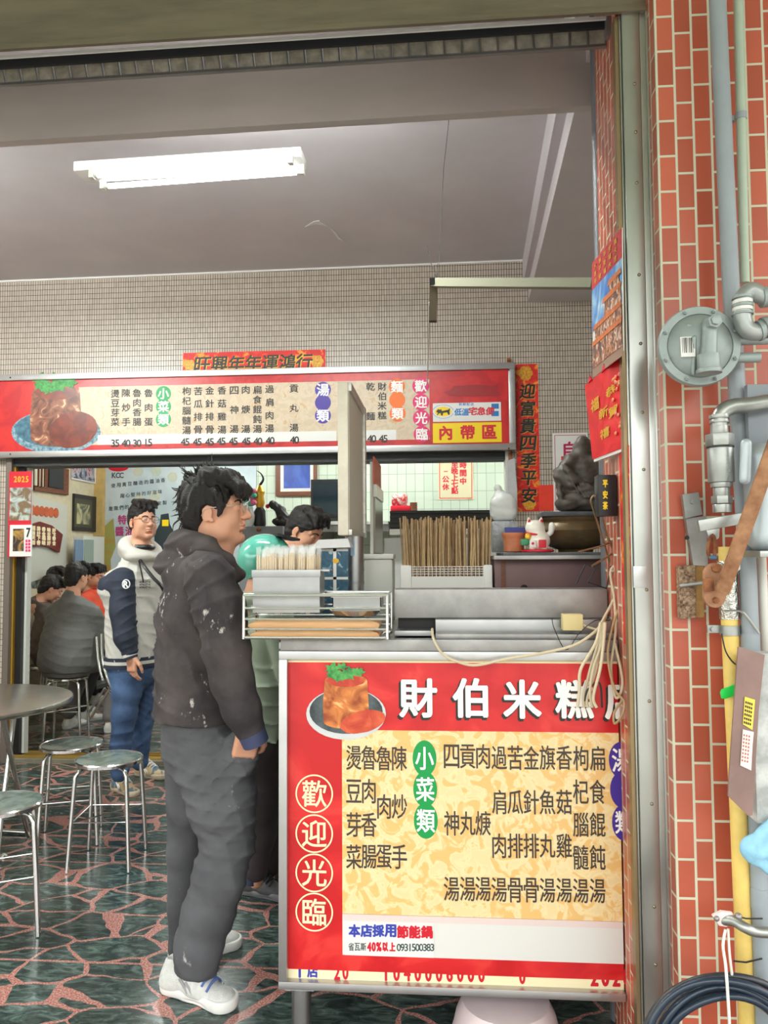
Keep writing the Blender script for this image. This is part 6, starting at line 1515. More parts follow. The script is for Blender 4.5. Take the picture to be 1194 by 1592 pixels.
    tl_.tube([ci+Vector((.023*math.cos(t), 0, .026*math.sin(t))) for t in np.arange(24)*math.pi/12], .0032, 6, closed=True)
    letter(tl_, 'R', ci+Vector((0, -.004, 0)), .034, .034, bold=.002); part('sleeve_emblem', tl_, M['wink'], sl)
    pts = [ch+lf*.205+np.array((0, 0, .085)), J(250, 955, 4.92), J(258, 1010, 4.86)]
    P_ = np.array(pts); s = SDF(*SDF.span(P_.min(0)-.12, P_.max(0)+.12, .009)); s.chain(pts, [.082, .08, .05], .02); part('sleeve', s.mesh(), nm, jk)
    s = SDF(*SDF.span(J(165, 890, 4.6)-.05, J(262, 838, 5.0)+.05, .0065))
    nb = ho+Rh @ np.array((-.03, 0, -.155)); rr = [np.array(nb)+fw*(.085*math.cos(t)+.0)+lf*(.105*math.sin(t))+np.array((0, 0, -.018-.045*math.cos(t))) for t in np.linspace(.5, 2*math.pi-.5, 11)]
    s.chain(rr, [.022, .028, .034, .040, .044, .046, .044, .040, .034, .028, .022], .03).ell(nb-fw*.10+np.array((0, 0, -.03)), (.08, .11, .07), .04).ell(nb+np.array((0, 0, -.06)), (.10, .14, .05), .03).wrinkle(.002, (30, 30, 40), 2).folds(.008, (.5, .2, 1), 50, 3)
    part('hood', s.mesh(), wm_, jk)
    part('shirt_collar', MB().tube([Vector(nb+fw*(.07*math.cos(t))+lf*(.07*math.sin(t))+np.array((0, 0, .0))) for t in np.linspace(-1.2, 1.2, 9)], .016, 8), M['black'], jk)
    part('shoulder_strap', MB().tube([Vector(J(x, y, d)) for x, y, d in ((212, 862, 4.70), (224, 880, 4.62), (238, 898, 4.60), (251, 912, 4.62), (262, 935, 4.68))], .011, 6, smooth=4), M['black'], jk)
    part('drawstring', MB().tube([Vector(J(x, y, d)) for x, y, d in ((216, 872, 4.63), (220, 890, 4.60), (223, 905, 4.60))], .005, 6), M['black'], jk)
    bt = MB()
    for x, y in ((247, 938), (247, 965), (243, 1000), (243, 1022)): bt.ball(J(x, y, 4.615), .006, 8)
    part('snap_button', bt, M['dark'], jk); l = MB()
    for k in range(3): word(l, 'ATHLETIC', 218, 905+4*k, 2.6, 2.6, 4.612, .25, dx=2.2)
    part('chest_lettering', l, M['ink'], jk)
    part('pocket_welt', MB().tube([Vector(J(213, 965, 4.60)), Vector(J(208, 978, 4.61))], .007, 6), nm, jk)
    dm = mat('blue_denim', S(78, 104, 144), .8, col2=S(52, 74, 110), vs=6, bump=.2, bs=60)
    s = SDF(*SDF.span((J(160, 1, 4.6)[0], 4.5, .03), (J(270, 1, 4.6)[0], 5.15, 1.0), .0075))
    s.cap(J(207, 1015, 4.78), J(208, 1040, 4.78), .13, .14, .0, e=1.2, ed=lf)
    s.chain([J(200, 1045, 4.72), J(197, 1075, 4.71), J(193, 1110, 4.70), J(188, 1160, 4.72), J(186, 1200, 4.73)], [.105, .088, .074, .064, .056], .03)
    s.chain([J(226, 1045, 4.88), J(225, 1080, 4.90), J(223, 1120, 4.92), J(217, 1185, 4.93)], [.10, .08, .064, .052], .03)
    s.wrinkle(.002, (16, 16, 20), 6).folds(.006, (-.6, .1, 1), 44, 3, .05).folds(.005, (.8, .1, 1), 60, 12, .2); dj = part('jeans', s.mesh(), dm, root)
    part('side_seam', MB().tube([Vector(J(x, y, d)) for x, y, d in ((184, 1036, 4.62), (186, 1075, 4.63), (180, 1110, 4.64), (177, 1150, 4.67), (176, 1195, 4.69))], .0035, 6, smooth=4), mat('pale_seam', S(130, 156, 190), .8), dj)
    ms, mu = mat('cream_sole', S(206, 190, 164), .6), pattern_mat('tan_blue_suede', S(96, 116, 132), S(196, 170, 130), 12, .8, (.46, .52))
    hl, to = onz(176, 1226, 0), onz(224, 1243, 0); d_ = (to-hl).normalized(); shoe(root, hl, hl+d_*.28, mu, ms, M['white'], stripe=M['white'])
    hl, to = onz(211, 1204, 0), onz(262, 1212, 0); d_ = (to-hl).normalized(); shoe(root, hl, hl+d_*.28, mu, ms, M['white'], stripe=M['white'])
varsity_man()

# ---------- person in the teal helmet between the young man and the counter
def helmet_person():
    g = onz(412, 1385, 0); root = thing('person', 'person in teal helmet, sage jacket and dark trousers waiting at the counter end', 'person', (g.x, g.y, 0))
    J = lambda a, b, y: np.array(ony(a, b, y)); Y = 3.35
    ho = J(414, 880, Y); Rh = basis(28, -4); Rb = basis(30); lf, fw = Rb[:, 1], Rb[:, 0]; sc_ = .96
    lo, hi = J(330, 900, Y), J(500, 900, Y)
    s = SDF(axis(lo[0], hi[0], .014, [(ho[0]-.13, ho[0]+.13, .004)]), axis(2.98, 3.75, .014, [(ho[1]-.13, ho[1]+.13, .004)]), axis(.03, 1.7, .016, [(ho[2]-.15, ho[2]+.14, .004)]))
    head(s, ho, Rh, sc_); ch, pv = J(414, 985, Y), J(414, 1110, Y)
    s.cap(ho+Rh @ np.array((-.035, 0, -.17)), ch, .055, .10, .04, e=1.25, ed=lf).cap(ch, pv, .10, .11, .04, e=1.2, ed=lf)
    for sd in (-1, 1): s.chain([ch+lf*.16*sd+np.array((0, 0, .1)), ch+lf*.20*sd+fw*.04+np.array((0, 0, -.14)), ch+lf*.12*sd+fw*.2+np.array((0, 0, -.18))], [.045, .038, .026], .03)
    for sd in (-1, 1): hand(s, ch+lf*.12*sd+fw*.2+np.array((0, 0, -.18)), fw*.8-lf*sd*.5, (0, 0, -1), -lf*sd, .92, .5)
    s.chain([pv-lf*.08, J(412, 1240, Y-.05), J(398, 1370, Y-.03)], [.08, .045, .03], .03).chain([pv+lf*.08, J(424, 1240, Y+.1), J(418, 1360, Y+.16)], [.08, .045, .03], .03)
    part('body', s.mesh(), M['skin'], root); facebits(root, ho, Rh, sc_)
    s = SDF(*SDF.span(ho-.19, ho+.19, .005)).frame(ho, Rh, sc_)
    s.ell((-.008, 0, .030), (.128, .116, .118), 0).plane((0, 0, -.045), (.25, 0, -1), .004).ell((-.005, 0, .015), (.112, .100, .108), .003, 's').ell((.15, 0, -.04), (.09, .11, .085), .01, 's')
    hm = part('helmet', s.frame().mesh(), mat('teal_helmet_shell', S(96, 190, 170), .15, coat=.8), root)
    o = np.array(ho); W = lambda p: Vector(o+Rh @ (np.array(p)*sc_)); n = 16
    vs = []
    for k, (z, q) in enumerate(((.052, 1.03), (.088, 1.04))):
        for i in range(n+1): t = -1.25+2.5*i/n; rz = math.sqrt(max(.05, 1-((z-.03)/.118)**2)); vs.append(W((-.008+.130*q*rz*math.cos(t), .118*q*rz*math.sin(t), z)))
    vs2 = [W((.02+1.1*0, 0, 0))]
    part('visor_band', MB().add(vs, [(i, i+1, n+1+i+1, n+1+i) for i in range(n)]), M['black'], hm, fix=False)
    pk = MB().hexa([W((.02, -.09, .136)), W((.02, .09, .136)), W((.135, .06, .124)), W((.135, -.06, .124))], [W((.02, -.08, .152)), W((.02, .08, .152)), W((.137, .055, .134)), W((.137, -.055, .134))])
    part('visor_peak', pk, M['black'], hm, bevel=.003)
    part('chin_strap', MB().tube([W((.01, -.098, -.02)), W((.03, -.08, -.08)), W((.055, 0, -.118)), W((.03, .08, -.08)), W((.01, .098, -.02))], .006, 6, smooth=4), M['black'], hm)
    sm_ = mat('sage_cloth', S(156, 168, 148), .85, var=.08, bump=.25, bs=24, vs=6)
    s = SDF(*SDF.span((lo[0], 2.95, J(414, 1155, Y)[2]-.02), (hi[0], 3.75, J(414, 900, Y)[2]), .0085))
    s.chain([J(414, 1142, Y), J(414, 1060, Y), J(414, 985, Y), J(414, 955, Y)], [.145, .14, .13, .09], .03, e=1.25, ed=lf).cap(ch-lf*.13+np.array((0, 0, .09)), ch+lf*.13+np.array((0, 0, .09)), .065, .065, .05)
    for sd in (-1, 1): s.chain([ch+lf*.165*sd+np.array((0, 0, .09)), ch+lf*.21*sd+fw*.04+np.array((0, 0, -.14)), ch+lf*.13*sd+fw*.18+np.array((0, 0, -.178))], [.066, .06, .045], .02)
    cc_ = ho+Rh @ np.array((-.035, 0, -.15)); s.chain([np.array(cc_)+fw*(.075*math.cos(t))+lf*(.085*math.sin(t)) for t in np.linspace(.4, 5.9, 10)], [.03]*10, .03)
    s.plane(J(414, 1147, Y-.1), (0, 0, -1), .004).wrinkle(.002, (16, 16, 20), 5).folds(.016, (.5, 0, 1), 46, 11, -.2).folds(.014, (1, 0, .2), 50, 4, -.1); part('jacket', s.mesh(), sm_, root)
    s = SDF(*SDF.span((lo[0], 3.0, .05), (hi[0], 3.75, 1.0), .0085))
    s.cap(J(414, 1120, Y), J(414, 1150, Y), .125, .13, 0, e=1.15, ed=lf).chain([J(408, 1160, Y-.06), J(410, 1240, Y-.05), J(404, 1300, Y-.03), J(398, 1352, Y-.03)], [.10, .078, .062, .052], .03)
    s.chain([J(420, 1160, Y+.07), J(426, 1240, Y+.1), J(422, 1300, Y+.13), J(419, 1345, Y+.16)], [.10, .075, .06, .05], .03).wrinkle(.002, (18, 18, 22), 8).folds(.008, (.3, 0, 1), 30, 5)
    part('trousers', s.mesh(), mat('dark_brown_trousers', S(62, 54, 56), .85, var=.1), root)
    so = MB().cyl(J(391, 1352, Y-.03), J(388, 1372, Y-.03), .040, .038, n=20); sk_ = part('sock', so, M['cuffblue'], root)
    part('red_star', MB().prism([Vector(J(392+ (5 if i % 2 == 0 else 2)*math.sin(i*math.pi/5), 1361-(6 if i % 2 == 0 else 2.4)*math.cos(i*math.pi/5), Y-.075)) for i in range(10)], (0, .003, 0)), M['rink'], sk_)
    mu, ms = mat('dark_grey_shoe', S(66, 66, 68), .7, var=.15, vs=40), mat('grey_shoe_sole', S(108, 108, 110), .6)
    hl, to = onz(374, 1386, 0), onz(436, 1397, 0); d_ = (to-hl).normalized(); sh_ = shoe(root, hl, hl+d_*.27, mu, ms, mat('black_laces', S(30, 30, 32), .7))
    part('shoe_logo', MB().tube([ony(405+5*math.cos(t), 1372+4*math.sin(t), hl.y-.055) for t in np.linspace(.4, 5.6, 10)], .003, 6), M['wink'], sh_)
    hl, to = onz(392, 1362, 0), onz(446, 1368, 0); d_ = (to-hl).normalized(); shoe(root, hl, hl+d_*.27, mu, ms, mat('black_laces', S(30, 30, 32), .7))
helmet_person()

# ---------- people farther in: a plain builder
def far_person(label, ho, Rh, sc, ch, pv, lf, fw, arms, legs, top, topw, bottom, hands=True, hairs='short', seated=False, collar=None):
    g = Vector((float(pv[0]), float(pv[1]), 0)); root = thing('person', label, 'person', g)
    allp = np.array([ho, ch, pv]+[p for a in arms for p in a]+[p for l in legs for p in l]); lo, hi = allp.min(0)-.30, allp.max(0)+.25
    lo[2] = max(lo[2], .0)
    s = SDF(axis(lo[0], hi[0], .016, [(ho[0]-.13, ho[0]+.13, .005)]), axis(lo[1], hi[1], .016, [(ho[1]-.13, ho[1]+.13, .005)]), axis(lo[2], hi[2], .016, [(ho[2]-.15, ho[2]+.14, .005)]))
    head(s, ho, Rh, sc); s.cap(ho+Rh @ np.array((-.035, 0, -.16)), ch, .055, topw*.58, .04, e=1.2, ed=lf).cap(ch, pv, topw*.58, topw*.58, .04, e=1.2, ed=lf)
    for a in arms: s.chain(a, [.045, .038, .026], .03)
    for l in legs: s.chain(l, [.075, .05, .03], .03)
    if hands:
        for a in arms: d = a[2]-a[1]; hand(s, a[2], d, (0, 0, -1) if abs(d[2]) < .2 else lf, fw, sc, .5, .004)
    part('body', s.mesh(), M['skin'], root); facebits(root, ho, Rh, sc)
    s = SDF(*SDF.span(ho-.17, ho+.17, .0055)).frame(ho, Rh, sc)
    s.ell((-.014, 0, .052), (.102, .083, .088), 0).ell((-.06, 0, -.01), (.05, .07, .08), .03).ell((.105, 0, -.045), (.085, .12, .10), .006, 's')
    for y in (-1, 1): s.ell((-.004, .085*y, -.022), (.032, .03, .04), .006, 's')
    for y in (-.05, -.02, .015, .045): s.chain([(.0, y, .125), (.065, y*1.1, .108), (.094, y*1.2, .068)], [.022, .02, .009], .012)
    s.frame().wrinkle(.003, (130, 130, 90), 5, 6); part('hair', s.mesh(), M['hair'], root)
    s = SDF(*SDF.span(lo, hi, .010)); w_ = topw
    s.chain([pv+np.array((0, 0, .0)), (pv+ch)/2, ch, ch+np.array((0, 0, .10))], [w_, w_*.98, w_*.92, w_*.66], .03, e=1.3, ed=lf).cap(ch-lf*.13+np.array((0, 0, .10)), ch+lf*.13+np.array((0, 0, .10)), w_*.5, w_*.5, .05)
    s.cap(ch+np.array((0, 0, .08)), ho+Rh @ np.array((-.045, 0, -.165)), w_*.66, .072, .04)
    for a in arms: s.chain(a, [.078, .066, .046], .03)
    s.plane(pv+np.array((0, 0, -.10)), (0, 0, -1), .01).wrinkle(.002, (16, 16, 20), 3).folds(.007, (.35, 0, 1), 46, 4, .1).folds(.007, (-.5, 0, 1), 34, 9, 0)
    for a in arms: s.ell(a[2]+(a[2]-a[1])/np.linalg.norm(a[2]-a[1])*.06, (.05, .05, .05), .004, 's')
    tp_ = part('jacket', s.mesh(), top, root)
    s = SDF(*SDF.span(lo, hi, .011)); s.cap(pv+np.array((0, 0, .02)), pv+np.array((0, 0, -.05)), w_*.86, w_*.86, 0, e=1.2, ed=lf)
    for l in legs: s.chain([l[0], l[1], l[1]+(l[2]-l[1])*.93], [.105, .08, .056], .03)
    s.wrinkle(.003, (16, 16, 20), 7)
    if seated: s.box(pv*np.array((1, 1, 0))+np.array((0, 0, .40)), (.19, .19, .105), .004, .006, 's')
    part('trousers', s.mesh(), bottom, root)
    return root, tp_
def seatfig(label, px, py_seat, Y, yaw, headpx, tilt, top, topw, bottom, lean=.10, arms_out=.06, sc=1.0, shoes=None, drop=0):
    Rb = basis(yaw); fw, lf = Rb[:, 0], Rb[:, 1]; up = np.array((0, 0, 1.0))
    pv = np.array(ony(px, py_seat, Y)); pv[2] = .64
    ho = np.array(ony(*headpx, Y+lean*math.sin(math.radians(yaw)))); ch = np.array((pv[0]*.45+ho[0]*.55, pv[1]+lean*.6*fw[1], ho[2]-.34-drop))
    arms = [[ch+lf*.21*sd+up*.08, ch+lf*(.25+arms_out)*sd+fw*.10-up*.18, ch+lf*.16*sd+fw*.34-up*.20] for sd in (-1, 1)]
    legs = [[pv+lf*.09*sd-up*.03, pv+lf*.16*sd+fw*.42-up*.05, pv+lf*.22*sd+fw*.26-up*.54] for sd in (-1, 1)]
    r_, tp_ = far_person(label, ho, basis(yaw, tilt), sc, ch, pv, lf, fw, arms, legs, top, topw, bottom, seated=True)
    for sd in (-1, 1):
        a = pv+lf*.22*sd+fw*.22; a[2] = 0; shoe(r_, Vector(a), Vector(a+fw*.27), shoes or M['offwhite'], M['white'], M['white'])
    return r_, tp_
gj = mat('dark_grey_quilted', S(98, 98, 94), .75, var=.12, vs=6, bump=.3, bs=20)
seatfig('seated man in grey jacket with his back turned on a steel stool', 104, 1030, 6.25, 75, (119, 898), -6, gj, .198, mat('grey_trousers', S(110, 104, 100), .85), lean=.16, drop=.05, arms_out=.0)
seatfig('dark haired person in brown jacket bowing low beside the man in grey', 72, 1030, 6.88, 35, (79, 916), -28, mat('dark_brown_jacket', S(84, 72, 66), .8, var=.1), .145, M['dark'], lean=.16, arms_out=-.06)
seatfig('person in orange and navy jacket at the dining table, face turned aside', 147, 1015, 7.95, -10, (147, 896), -10, mat('orange_red_jacket', S(220, 80, 52), .75, var=.1), .15, M['dark'], lean=.06, arms_out=-.04)
seatfig('person at the far side of the dining group, only the hair showing', 91, 1015, 7.44, 0, (88, 901), -12, mat('plain_grey_top', S(120, 120, 124), .8), .13, M['dark'], lean=.05, arms_out=-.09, sc=.95)
# cook behind the counter
Rc = basis(-25); fw, lf = Rc[:, 0], Rc[:, 1]; Yk_ = 4.1; ho = np.array(ony(474, 826, Yk_)); ch = ho-fw*.12+np.array((0, 0, -.34)); pv = ch-fw*.04+np.array((0, 0, -.42)); up = np.array((0, 0, 1.0))
far_person('dark haired cook looking down behind the chopstick box', ho, basis(-25, -26), 1.0, ch, pv, lf, fw, [[ch+lf*.2*sd+up*.08, ch+lf*.26*sd+fw*.05-up*.2, ch+lf*.14*sd+fw*.26-up*.26] for sd in (-1, 1)],
           [[pv+lf*.09*sd, np.array((pv[0]+lf[0]*.1*sd, pv[1]+lf[1]*.1*sd, .5)), np.array((pv[0]+lf[0]*.1*sd, pv[1]+lf[1]*.1*sd, .06))] for sd in (-1, 1)], mat('cook_shirt', S(96, 104, 112), .8), .15, M['dark'])

# ================================================================== STOOLS AND TABLES
M['seat'] = pattern_mat('grey_green_stool_seat', S(96, 110, 104), S(128, 140, 132), 8, .12, (.4, .6))
def stool(loc, h, label, rz=0, group=None):
    r_ = thing('round_stool', label, 'stool', (0, 0, 0), group)
    part('seat', MB().lathe([(.0, h-.016), (.150, h-.016), (.156, h-.008), (.155, h-.001), (.148, h)], (0, 0, 0), 36), M['seat'], r_)
    part('seat_rim', MB().lathe([(.150, h-.020), (.160, h-.018), (.161, h-.004), (.156, h+.001), (.152, h-.001)], (0, 0, 0), 36, cap=False), M['chrome'], r_)
    for i in range(4):
        a = math.pi/4+i*math.pi/2; c, s_ = math.cos(a), math.sin(a)
        part('leg', MB().tube([(c*.10, s_*.10, h-.030), (c*.145, s_*.145, h-.032), (c*.166, s_*.166, h-.055), (c*.175, s_*.175, h-.10), (c*.205, s_*.205, .004)], .0105, 12, smooth=3), M['chrome'], r_)
    k = .187; pts = [(math.cos(math.pi/4+i*math.pi/2)*k, math.sin(math.pi/4+i*math.pi/2)*k, h*.46) for i in range(4)]
    part('cross_wire', MB().cyl(pts[0], pts[1], .0035, n=8).cyl(pts[2], pts[3], .0035, n=8).cyl(pts[1], pts[2], .0035, n=8).cyl(pts[0], pts[2], .0035, n=8), M['chrome'], r_)
    r_.location = loc; r_.rotation_euler = (0, 0, rz); return r_
pA = onz(112, 1155, .50); pB = onz(170, 1178, .50)
G = 'round steel stools on the paving'
sA = stool((pA.x, pA.y, 0), .50, 'round steel stool with grey green seat, the one farther from the counter front', .35, G)
dup(sA, (pB.x, pB.y, 0), 'round steel stool with grey green seat in front of the jeans and shoes', .1, G)
q = onz(2, 1247, .50); dup(sA, (q.x, q.y, 0), 'round stool partly cut off beside the round steel table', .5, G)
q = ony(104, 1046, 6.25); dup(sA, (q.x, q.y+.01, 0), 'round stool under the seated man in the grey jacket', .2, G)
for i, (px, py, lb) in enumerate(((72, 1046, 'round stool under the dark haired person bowing over the table'), (147, 1030, 'round stool under the person in the orange jacket'), (91, 1012, 'round stool at the far side of the dining table'))):
    yy = (6.88, 7.95, 7.44)[i]; q = ony(px, py, yy); dup(sA, (q.x, yy+.02, 0), lb, .3*i, G)
# round steel table cut off by the frame
def table(c, R_, h, label, m, legs=None):
    t = thing('round_table', label, 'table', (c[0], c[1], 0))
    part('tabletop', MB().lathe([(0, h-.02), (R_-.02, h-.028), (R_-.004, h-.026), (R_, h-.014), (R_-.004, h-.002), (R_-.012, h)], (c[0], c[1], 0), 48), m, t)
    for a, b in legs or ():
        part('leg', MB().tube([a, a.lerp(b, .1), b, b+Vector((.05, -.02, 0))], .0135, 12, smooth=3), M['chrome'], t)
    for sx_ in (-1, 1) if not legs else ():
        for sd in (-1, 1):
            a = Vector((c[0]+sx_*.22, c[1]+sd*.22, h-.03)); b = Vector((c[0]-sx_*.30+.0, c[1]+sd*.25, .012))
            part('leg', MB().tube([a, b.lerp(a, .06), b, b+Vector((-sx_*.06, 0, 0))], .014, 12, smooth=3), M['chrome'], t)
        part('floor_bar', MB().cyl((c[0]-.29, c[1]+sx_*.25, .016), (c[0]+.29, c[1]+sx_*.25, .016), .011, n=10), M['chrome'], t)
    return t
tb = onz(-60, 1090, .75); e_ = onz(95, 1092, .75)
def gz(a, b): p = onz(a, b, 0); p.z = .014; return p
def tz(a, y): p = ony(a, 1118, y); p.z = .722; return p
tt = table((tb.x, tb.y), (e_-tb).length, .75, 'round steel folding table at the edge of the shop front', mat('scratched_table_steel', S(176, 172, 164), .25, .9, var=.15, vs=5),
      [(tz(2, tb.y-.12), gz(44, 1302)), (tz(24, tb.y+.15), gz(-4, 1330)), (tz(-60, tb.y-.12), gz(-150, 1330)), (tz(-50, tb.y+.15), gz(-100, 1270))])
part('floor_bar', MB().cyl(gz(44, 1298), gz(-100, 1290), .011, n=10), M['chrome'], tt)
table((-2.5, 7.3), .36, .74, 'round dining table among the seated people', mat('dining_table_top', S(190, 186, 178), .35))
# folding chair frame behind the varsity jacket
fc = thing('folding_chair', 'chrome framed folding chair behind the seated man in grey', 'chair', ony(170, 1085, 6.1))
yf = 5.78
part('back_leg', MB().tube([ony(158, 985, yf), ony(160, 1030, yf), ony(174, 1070, yf-.05), ony(196, 1092, yf-.1), ony(210, 1140, yf-.12)], .011, 10, smooth=4), M['chrome'], fc)
part('back_leg', MB().tube([ony(150, 990, yf+.35), ony(154, 1035, yf+.3), ony(166, 1070, yf+.25), ony(186, 1090, yf+.2), ony(200, 1134, yf+.2)], .011, 10, smooth=4), M['chrome'], fc)
part('seat', MB().hexa([ony(150, 1072, yf), ony(172, 1066, yf), ony(170, 1060, yf+.35), ony(150, 1064, yf+.35)], [Vector(p)+Vector((0, 0, .03)) for p in (ony(150, 1072, yf), ony(172, 1066, yf), ony(170, 1060, yf+.35), ony(150, 1064, yf+.35))]), M['black'], fc)
part('front_leg', MB().cyl(ony(172, 1068, yf), ony(140, 1118, yf+.1), .010, n=10), M['chrome'], fc)
part('front_leg', MB().cyl(ony(168, 1062, yf+.33), ony(138, 1108, yf+.4), .010, n=10), M['chrome'], fc)

# ================================================================== ON THE DINING ROOM WALLS
XL = -4.0
def onl(px, py): return onx(px, py, XL+.012)
def lquad(pts, lift=0): return [onx(a, b, XL+.012+lift) for a, b in pts]
def lpanel(root, name, px0, py0, px1, py1, m, t=.01, lift=0):
    a, b = onx(px0, (py0+py1)/2, XL+lift), onx(px1, (py0+py1)/2, XL+lift); c = onx((px0+px1)/2, py0, XL+lift).z; d = onx((px0+px1)/2, py1, XL+lift).z
    return part(name, MB().bb(XL+lift, XL+lift+t, a.y, b.y, d, c), m, root)
w1 = thing('wood_window', 'dark wood framed window high on the dining room side wall', 'window', onl(76, 765))
lpanel(w1, 'frame', 50, 724, 103, 766, M['brown'], .03); lpanel(w1, 'light_pane', 53, 726, 70, 756, mat('window_light', S(206, 200, 176), .4), .01, .03); lpanel(w1, 'dark_pane', 75, 726, 98, 759, M['black'], .01, .03)
for x in (57, 62, 67): lpanel(w1, 'bar', x, 726, x+1.5, 757, M['brown'], .02, .032)
fb2 = thing('fan_sign', 'maroon fan shaped board with gold characters on the side wall', 'sign', onl(72, 858))
P = [onx(a, b, XL+.02) for a, b in ((47, 815), (60, 811), (78, 817), (95, 831), (90, 859), (75, 851), (60, 848), (47, 850))]
part('board', MB().prism(P, (.02, 0, 0)), mat('maroon_board', S(112, 36, 28), .5, var=.15), fb2)
l = MB()
for r in range(4):
    for k in range(5): p = onx(52+8*k, 821+7.5*r+.9*k*(1 if r < 2 else .3), XL+.043); letter(l, '福壽香味好食天下'[(r*3+k) % 8], p, .07, .042, Vector((0, 1, 0)), Vector((0, 0, 1)), .004)
part('gold_lettering', l, M['cream'], fb2)
pb_ = thing('wall_banner', 'white banner with a row of orange discs on the side wall', 'banner', onl(75, 880))
P = [onx(a, b, XL+.004) for a, b in ((46, 768), (104, 786), (102, 890), (46, 905))]; part('sheet', MB().prism(P, (.006, 0, 0)), mat('banner_white', S(206, 204, 190), .6), pb_)
for k in range(6): c = onx(50+7.4*k, 793+.9*k, XL+.014); d_ = part('orange_disc', MB().lathe([(.052, 0), (.052, .004)], c, 18, Matrix.Rotation(math.pi/2, 3, 'Y')), mat('orange_disc_print', S(196, 92, 52), .5) if k == 0 else bpy.data.materials['orange_disc_print'], pb_)
pf = thing('framed_picture', 'small dark framed picture on the dining room side wall', 'picture', onl(130, 826))
lpanel(pf, 'frame', 112, 770, 146, 826, M['dark'], .03); lpanel(pf, 'mount', 115.5, 776, 142.5, 820, mat('olive_mount', S(70, 66, 48), .5), .004, .03); lpanel(pf, 'print', 119, 784, 140, 815, pattern_mat('portrait_print', S(70, 84, 74), S(186, 174, 130), 6, .5), .004, .034)
wp_ = thing('framed_picture', 'picture above the dark framed one near the dining room corner', 'picture', onl(128, 745)); lpanel(wp_, 'frame', 109, 722, 150, 749, M['white'], .02); lpanel(wp_, 'print', 111, 722, 147, 746, pattern_mat('photo_print', S(50, 60, 90), S(190, 190, 196), 9, .5, c3=S(190, 40, 50)), .004, .02)
sh = thing('wall_cabinet', 'pale cabinet with blue curtain under the framed picture', 'cabinet', onl(128, 920))
lpanel(sh, 'body', 112, 834, 146, 930, M['offwhite'], .12); lpanel(sh, 'curtain', 115, 839, 128, 925, mat('blue_grey_curtain', S(120, 140, 166), .7), .01, .12); lpanel(sh, 'glass', 130, 839, 144, 925, mat('pale_glass', S(150, 164, 150), .2), .01, .12)
ph = thing('wall_photo', 'grey photo print low on the side wall by the door post', 'photo', onl(52, 912)); lpanel(ph, 'print', 42, 868, 64, 914, pattern_mat('grey_photo', S(44, 50, 46), S(170, 176, 170), 5, .5), .006)
struct('trim_17', MB().bb(-4.0, -3.90, YR-.10, YR, 0, 2.9), mat('ochre_column', S(196, 164, 100), .6, var=.15, vs=6))
# calendar on the door post
Yp = YB-.06
c2 = thing('post_calendar', 'tear off calendar with a red header hanging on the door post', 'calendar', ony(30, 866, Yp))
part('backing', MB().pan(13, 733, 48, 866, Yp, .006), M['rink'], c2); part('temple_photo', MB().pan(15, 758, 48, 809, Yp-.002, .002), pattern_mat('small_temple_print', S(120, 96, 70), S(176, 190, 186), 14, .5, c3=S(206, 200, 170)), c2)
part('day_block', MB().pan(15, 816, 49, 865, Yp-.012, .012), M['white'], c2); part('day_photo', MB().pan(20, 822, 37, 857, Yp-.0135, .001), pattern_mat('dark_photo', S(56, 40, 36), S(180, 140, 70), 12, .5), c2)
l = MB(); word(l, '7', 44, 828, 9, 14, Yp-.0135, .6); part('day_number', l, M['ink'], c2); l = MB()
for k in range(4): word(l, '福壽', 41, 841+5*k, 3.5, 4, Yp-.0135, .2, dx=4.5)
part('small_lettering', l, M['pink'], c2); l = MB(); word(l, '2025', 24, 745, 7, 9, Yp-.0015, .5, dx=6); part('gold_lettering', l, M['gold'], c2)
# soy sauce poster on the far wall
Yw2 = YR-.02
po = thing('wall_poster', 'large pale blue soy sauce poster on the far dining room wall', 'poster', ony(275, 960, Yw2))
part('sheet', MB().pan(160, 716, 398, 1000, Yw2, .01), pattern_mat('pale_blue_poster', S(172, 186, 190), S(190, 200, 202), 2, .4), po)
part('red_tag', MB().disc(184, 727, 16, 6, Yw2-.002), M['rink'], po)
l = MB(); word(l, 'KCC', 177, 739, 7, 8, Yw2-.003, .4, dx=6)
for s_, x, y, dx_ in (('使用黃豆釀造的醬油香', 176, 755, 8.6), ('用心堅持的好滋味', 190, 771, 8.4), ('是我們的美味秘方自家製', 172, 791, 8.4)): word(l, s_, x, y, 6.5, 6.5, Yw2-.003, .15, dx=dx_, dy=-.95)
part('dark_lettering', l, mat('poster_ink', S(70, 76, 80), .5), po)
l = MB(); word(l, '特級', 190, 808, 13, 14, Yw2-.003, .6, dx=18); word(l, '醬油膏', 186, 826, 13, 14, Yw2-.003, .6, dx=15); part('magenta_lettering', l, mat('poster_magenta', S(166, 60, 110), .5), po)
blt = MB().poly([(250, 800), (262, 798), (264, 815), (272, 830), (272, 900), (240, 900), (240, 830), (248, 815)], Yw2-.004, .002); part('bottle_print', blt, mat('bottle_print', S(40, 52, 56), .4), po)
part('bottle_label', MB().pan(252, 808, 262, 818, Yw2-.006, .002), M['yellow'], po)
fpm = pattern_mat('faint_food_print', S(196, 190, 170), S(176, 190, 170), 9, .5)
for x, y, r in ((215, 733, 8), (243, 733, 8), (268, 742, 8), (216, 775, 7), (240, 772, 9)): part('food_print', MB().disc(x, y, r, r, Yw2-.0015, 16, .001), fpm, po)
part('ochre_print', MB().poly([(160, 820), (176, 806), (180, 850), (172, 870), (176, 960), (160, 960)], Yw2-.002, .001), pattern_mat('ochre_food_print', S(170, 130, 60), S(150, 150, 80), 4, .5), po)
